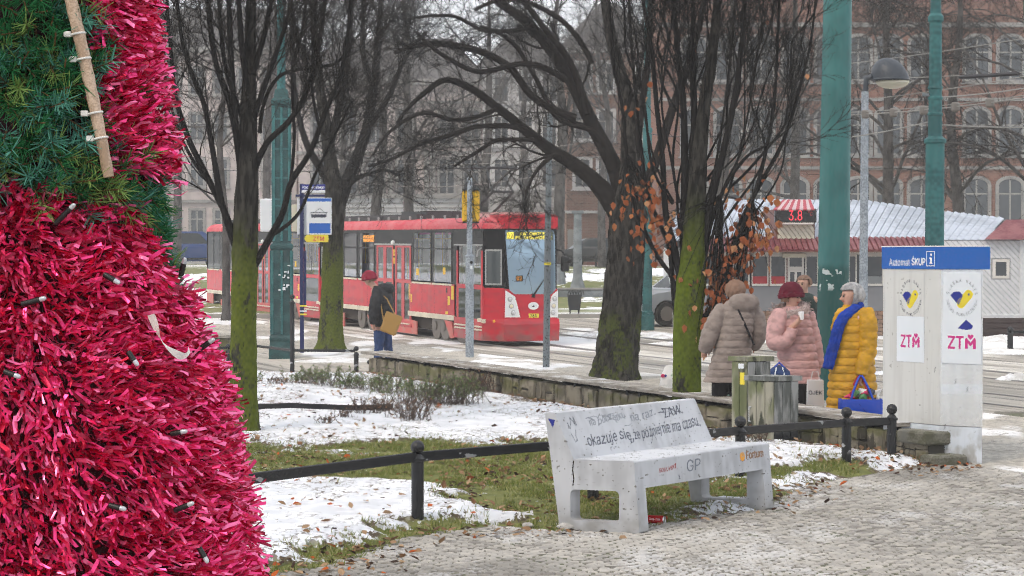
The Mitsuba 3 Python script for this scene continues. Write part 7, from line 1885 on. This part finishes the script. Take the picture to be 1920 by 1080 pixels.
for i in range(11):
    Y = 94.; s = Y / FOC; px = 1060 + i * 28; part(fp, 'post', box((px - 960) * s, (px + 3 - 960) * s, Y, Y + .08, float(rise(Y)), float(rise(Y)) + .75), 'black_trim')
part(fp, 'rail', box((1060 - 960) * s, (1345 - 960) * s, Y - .03, Y, float(rise(Y)) + .55, float(rise(Y)) + .62), 'black_trim')

def wire(label, a, b, sag, r_, mt='cable', clamps=0):
    k = thing('overhead_wire', label, 'wire', 'overhead tram wires')
    A, B = at(*a), at(*b); t = np.linspace(0, 1, 28)[:, None]
    P = A * (1 - t) + B * t - np.array([0, 0, 1.]) * sag * 4 * t * (1 - t)
    part(k, 'cable', tubes(P[None], np.full((1, 28), r_), 5), mt)
    for i in range(clamps):
        c = P[3 + i * 4]; part(k, 'clamp', cbox(c[0] - .06, c[0] + .06, c[1] - .04, c[1] + .04, c[2] - .07, c[2] + .07, .02), 'steel_worn')
wire('thick pale twin tram wire with clamps passing the ringed pole', (1585, 216, 34), (2000, 172, 27), .05, .010, 'cable', 5); wire('lower pale wire of the twin clamped pair passing the ringed pole', (1585, 211, 34), (2000, 167, 27), .05, .007)
wire('short pale wire sloping up to the ringed pole from the big green pole', (1585, 258, 33), (1740, 229, 26.5), .02, .009); wire('pale wire crossing the arched windows above the twin pair', (1585, 190, 36), (2000, 128, 30), .05, .008); wire('highest pale wire at the right, crossing near the roof cornice', (1585, 120, 36), (2000, 58, 30), .03, .007); wire('thin level wire running right from the ringed pole', (1752, 233, 26), (2000, 236, 30), .03, .009)
wire('pale wire rising right from the clamps of the ringed pole', (1752, 183, 26), (2000, 150, 31), .04, .009, 'cable'); wire('thin pale wire passing just behind the lamp head', (1585, 150, 40), (2000, 130, 34), .02, .007)
wire('pale overhead tram wire sagging over the leading tram roof', (620, 330, 60), (1010, 330, 45), .28, .008); wire('pale overhead tram wire above the tram pantograph', (640, 300, 60), (1080, 270, 45), .1, .008); wire('long overhead tram wire running over the tram roofs', (380, 318, 75), (960, 312, 40), .08, .012, 'cable_dark')
wire('upper overhead wire crossing behind the spreading tree', (520, 290, 60), (1205, 285, 52), .3, .008); wire('dark overhead wire between the teal pole and the big green pole', (1214, 250, 52), (1560, 214, 30), .2, .010, 'cable_dark'); wire('dark section insulator wire at the right edge', (1800, 145, 30), (1910, 138, 29), .0, .03, 'cable_dark')
# heaps of cleared snow on the far side of the street
def snow_heap(label, px, py, w, d, h, seed):
    o = grd(px, py); r = np.random.default_rng(seed)
    xs_, ys_ = np.linspace(-1, 1, 26), np.linspace(-1, 1, 16); A_, B_ = np.meshgrid(xs_, ys_)
    rr = np.sqrt(A_ ** 2 + B_ ** 2); n_ = meshkit.fbm(np.stack([A_ * 4 + px, B_ * 3, 0 * A_], -1), 4, seed)
    Z = np.clip(1 - rr ** 2 * (.8 + .8 * n_), -.3, 1) * h * (.3 + 1.2 * n_)
    n, m = A_.shape; ii, jj = np.meshgrid(np.arange(n - 1), np.arange(m - 1), indexing='ij'); a = (ii * m + jj).ravel()
    V = np.stack([A_ * w + o[0], B_ * d + o[1], Z + o[2]], -1).reshape(-1, 3)
    k = thing('snow_heap', label, 'snow heap', 'heaps of cleared snow')
    put(k, TM(V, np.vstack([np.stack([a, a + 1, a + m + 1], 1), np.stack([a, a + m + 1, a + m], 1)])), 'snow_dirty', smooth=True)
worn('snow_dirty', (.80, .82, .85), (.55, .54, .52), 5, .8, bump=.03, bf=14)
for i, (px, py, w, d, h) in enumerate([(1880, 640, 1.0, 1.2, .14), (1900, 662, .9, .7, .10), (1650, 625, 1.2, 1.0, .12), (1235, 632, .55, .8, .10), (1112, 632, .35, .5, .14), (1250, 646, .6, .4, .06), (1905, 712, .35, .35, .12), (1660, 700, .4, .5, .05), (640, 678, 1.0, .7, .06), (1440, 640, 1.0, .6, .08)]):
    snow_heap(['long snow patch in front of the dark boards of the pavilion','snow patch around the small black bollard rail','snow patch at the pavilion door','snow heap at the foot of the teal pole','small lump of snow beside the rails right of the tram','low strip of dirty snow between big trunk and mossy trunk','lump of snow on the street right of the ticket machine','thin snow patch behind the ticket machine','snow around the foot of the forked mossy tree','snow strip along the street behind the person in pink'][i], px, py, w, d, h, i)
# ================================================================== Christmas decoration at the left
def tinsel_tree():
    D = 2.55; s = D / FOC
    k = thing('christmas_tree', 'big artificial Christmas tree wrapped in pink red tinsel and green pine garland', 'christmas tree')
    r = np.random.default_rng(77)
    # outline of the cone on the camera's right hand side, as height -> half width about its axis
    edge = [(-40, 296), (0, 292), (120, 308), (200, 326), (300, 334), (380, 338), (440, 330), (480, 350), (520, 368), (600, 372), (680, 420), (740, 436), (840, 452), (900, 466), (960, 478), (1060, 492), (1130, 505)]
    s2 = (D + .42) / FOC
    ey = np.array([2 - (y - 480) * s2 for y, _ in edge]); ex = np.array([(x - 960) * s2 for _, x in edge])
    ax = np.array([(60 - 960) * s2, D + .42])            # the axis stands behind the visible skin
    def rad(z): return np.interp(z, ey[::-1], ex[::-1]) - ax[0] - .020
    def surf(th, z, out=0.0):
        R_ = rad(z) + out
        return np.stack([ax[0] + R_ * np.cos(th), ax[1] + R_ * np.sin(th), z], -1)
    def skin(px, py, off=.02):
        Y = D + .2
        for _ in range(25):
            p = at(px, py, Y); R_ = rad(p[2]) + off
            Y = ax[1] - math.sqrt(max(R_ * R_ - (p[0] - ax[0]) ** 2, 1e-5))
        return at(px, py, Y)
    zt, zb = ey[0] + .02, ey[-1]
    rings = []
    for z in np.linspace(zb, zt, 40): rings.append(((ax[0], ax[1], z), rad(z) - .03, rad(z) - .03))
    m = loft(rings, 60); part(k, 'core', m, 'tree_inner', smooth=True)
    # where the green garland crosses the skin (height, bearing)
    def pxof(p):
        d = p - CAM; zz = d @ FWD; return 960 + FOC * d[..., 0] / zz, 540 - FOC * (d @ UPV) / zz
    def green(x, y):
        a = (x < 150 + .10 * y) & (y < 330) & (x < 205)
        lo = (y > 300 + .0 * x) & (y < 372 + .20 * x - 30) & (y > 290 + .22 * x) & (x < 330)
        b = (np.abs(x - (250 + (y - 300) * .48)) < 42) & (y > 320) & (y < 540) & (x > 190)
        c = (np.hypot(x - 292, y - 215) < 20) | (np.hypot(x - 188, y - 92) < 22)
        return a | lo | b | c
    N = 36000
    z = r.uniform(zb, zt, N); th = r.uniform(-2.7, .35, N)
    P = surf(th, z); X_, Y_ = pxof(P)
    g = green(X_ + r.normal(0, 6, N), Y_ + r.normal(0, 6, N)); inview = (X_ > -60) & (X_ < 560) & (Y_ > -60) & (Y_ < 1140)
    # tinsel: each strip leaves the skin at a slant, in tufts wound round the cone
    ti = np.nonzero(~g & inview)[0][:14000]
    n_out = np.stack([np.cos(th[ti]), np.sin(th[ti]), np.full(len(ti), -.12)], 1)
    tang = np.stack([-np.sin(th[ti]), np.cos(th[ti]), 0 * ti], 1)
    wob = meshkit.fbm(np.stack([th[ti] * 3, z[ti] * 9, 0 * ti], 1), 3, 4)[:, None]
    d0 = unit_rows(n_out * .75 + tang * (.55 + 1.2 * (wob - .5)) + np.array([0, 0, 1.0]) * (2.4 * (wob - .5) + .06) + r.normal(0, .42, (len(ti), 3)))
    L_ = r.uniform(.015, .036, len(ti))[:, None]; W_ = r.uniform(.0013, .0031, len(ti))[:, None]
    upv = unit_rows(r.normal(0, .55, (len(ti), 3)) + np.array([0, -.35, .8]))
    wv = unit_rows(np.cross(d0, upv)) * W_
    b0 = P[ti] - n_out * r.uniform(-.010, .036, len(ti))[:, None]
    bend = unit_rows(r.normal(0, 1, (len(ti), 3))) * L_ * .16
    m1 = b0 + d0 * L_ * .55 + bend; e1 = b0 + d0 * L_
    twist = unit_rows(wv + r.normal(0, .35, wv.shape) * W_) * W_
    V = np.stack([b0 - wv, b0 + wv, m1 - wv, m1 + wv, e1 - twist, e1 + twist], 1)
    F = np.array([[0, 1, 3], [0, 3, 2], [2, 3, 5], [2, 5, 4]])
    kind = r.choice(4, len(ti), p=[.38, .22, .26, .14])
    FM = ['foil_pink', 'foil_crimson', 'foil_rose', 'foil_wine']
    big = np.argsort(-(L_ * W_)[:, 0] - .00002 * (V[:, 5, 1] < D + .1))[:300]
    bigset = np.zeros(len(ti), bool); bigset[big] = True
    for i in big: part(k, 'tinsel_strip', TM(V[i], F), FM[kind[i]])
    for c in range(4):
        q = np.nonzero((kind == c) & ~bigset)[0]
        part(k, 'tinsel', TM(V[q].reshape(-1, 3), (F[None] + (np.arange(len(q)) * 6)[:, None, None]).reshape(-1, 3)), FM[c], kind='stuff')
    # pine garland: twigs with needles
    gi = np.nonzero(g & inview)[0]; gi = r.choice(gi, min(330, len(gi)), replace=False)
    tw, nd = [], {0: [], 1: [], 2: []}
    for j in gi:
        no = np.array([math.cos(th[j]), math.sin(th[j]), 0]); tg = np.array([-no[1], no[0], 0])
        dd = unit(no * (r.uniform(.2, .8) if th[j] < -.6 else r.uniform(-.1, .25)) + tg * r.normal(.2, .5) + np.array([0, 0, r.normal(-.25, .5)]))
        L0 = r.uniform(.035, .07); a0 = P[j] - no * .02; a1 = a0 + dd * L0
        tw.append(np.stack([a0, a0 + dd * L0 * .5, a1]))
        M = 46
        t = r.uniform(.1, 1.0, M)[:, None]; c = a0 * (1 - t) + a1 * t
        pr = r.normal(0, 1, (M, 3)); pr -= (pr @ dd)[:, None] * dd; pr = unit_rows(pr)
        nd_ = unit_rows(pr * .8 + dd * .75); l = r.uniform(.016, .030, M)[:, None]
        sd_ = unit_rows(np.cross(nd_, r.normal(0, 1, (M, 3)))) * .0009
        nd[r.choice(3, p=[.5, .32, .18])].append(np.stack([c - sd_, c + sd_, c + nd_ * l + sd_ * .5, c + nd_ * l - sd_ * .5], 1))
    part(k, 'garland_twigs', tubes(np.array(tw), np.full((len(tw), 3), .0011), 4, False), 'litter_brown', kind='stuff')
    for c, mt in enumerate(('needle_green', 'needle_blue', 'needle_light')):
        A_ = np.concatenate(nd[c]); M = len(A_)
        part(k, 'needles', TM(A_.reshape(-1, 3), (np.array([[0, 1, 2], [0, 2, 3]])[None] + (np.arange(M) * 4)[:, None, None]).reshape(-1, 3)), mt, kind='stuff')
    # the pale cane with its cable ties
    c0, c1 = skin(126, -30, .035), skin(204, 332, .035); 
    P2, R2 = resample([c0, c0 * .6 + c1 * .4 + [.0015, 0, 0], c1], [.0088, .0086, .0076], 30)
    R2 = R2 * (1 + .05 * np.sin(np.arange(30) * 1.9))
    cane = part(k, 'cane', tubes(P2[None], R2[None], 14), 'cane_wood', smooth=50)
    for t in (.26, .39, .67, .80):
        c = c0 * (1 - t) + c1 * t; d_ = unit(c1 - c0); e = unit(np.cross(d_, [0, -1, 0]))
        ring = np.array([c + (e * math.cos(a) + np.cross(d_, e) * math.sin(a)) * .0100 for a in np.linspace(0, 6.283, 22)])
        tie = part(k, 'cable_tie', tubes(ring[None], np.full((1, 22), .0017), 6, False), 'tie_white', smooth=True)
        put(tie + '__head', cbox(c[0] - .0185, c[0] - .0085, c[1] - .008, c[1] - .002, c[2] - .0045, c[2] + .0035, .001), 'tie_white')
    # twisted white tape
    tp = [skin(283, 590, .035), skin(296, 620, .035), skin(305, 640, .035), skin(322, 656, .035), skin(342, 668, .035), skin(355, 655, .035)]
    tp, _ = resample(tp, [1] * 6, 24); wv = np.stack([[.0052 * math.cos(i * .22), -.002, .0052 * math.sin(i * .22 + .3)] for i in range(24)])
    V = np.stack([tp - wv, tp + wv], 1).reshape(-1, 3); F = np.vstack([[[2 * i, 2 * i + 1, 2 * i + 3], [2 * i, 2 * i + 3, 2 * i + 2]] for i in range(23)])
    part(k, 'tape', TM(V, F), 'tie_white', smooth=True)
    # little lamps of the light chain
    for x, y, a, L in ((58, 566, -.25, .028), (378, 652, -.6, .030), (118, 405, -.75, .032), (205, 520, .5, .018), (246, 668, .9, .016), (18, 700, .3, .016), (330, 812, -.2, .016), (215, 950, .2, .016), (340, 952, -.4, .022), (378, 1035, 1.0, .018), (342, 505, -1.3, .018)):
        p = skin(x, y, .03)
        d_ = np.array([math.cos(a), -.25, -math.sin(a)]); d_ = unit(d_); e = unit(np.cross(d_, [0, 1, .2])); f_ = np.cross(d_, e)
        lm = part(k, 'fairy_light', put_at(lathe([(.0032, -L / 2), (.0040, -L / 2 + .001), (.0040, L / 2 - .002), (.0034, L / 2)], 12), p, e, f_, d_), 'black_trim', smooth=40)
        put(lm + '__lens', put_at(lathe([(.0034, L / 2 + .0002), (.0034, L / 2 + .006), (.002, L / 2 + .0085), (.0004, L / 2 + .009)], 12), p, e, f_, d_), 'lamp_clear', smooth=40)
worn('cane_wood', (.60, .46, .35), (.36, .25, .17), 60, .6, stretch=(1, 1, .35))
plain('tie_white', (.74, .73, .70), .35); plain('lamp_clear', (.55, .58, .62), .12, .3)
tinsel_tree()

scene['haze'] = {'type': 'cube', 'to_world': T().translate([0, 150, 14]).scale([230, 230, 15.5]), 'bsdf': {'type': 'null'}, 'interior': {'type': 'ref', 'id': 'haze_air'}}
tag('haze', 'thin winter haze over the square', 'haze', None, 'stuff')
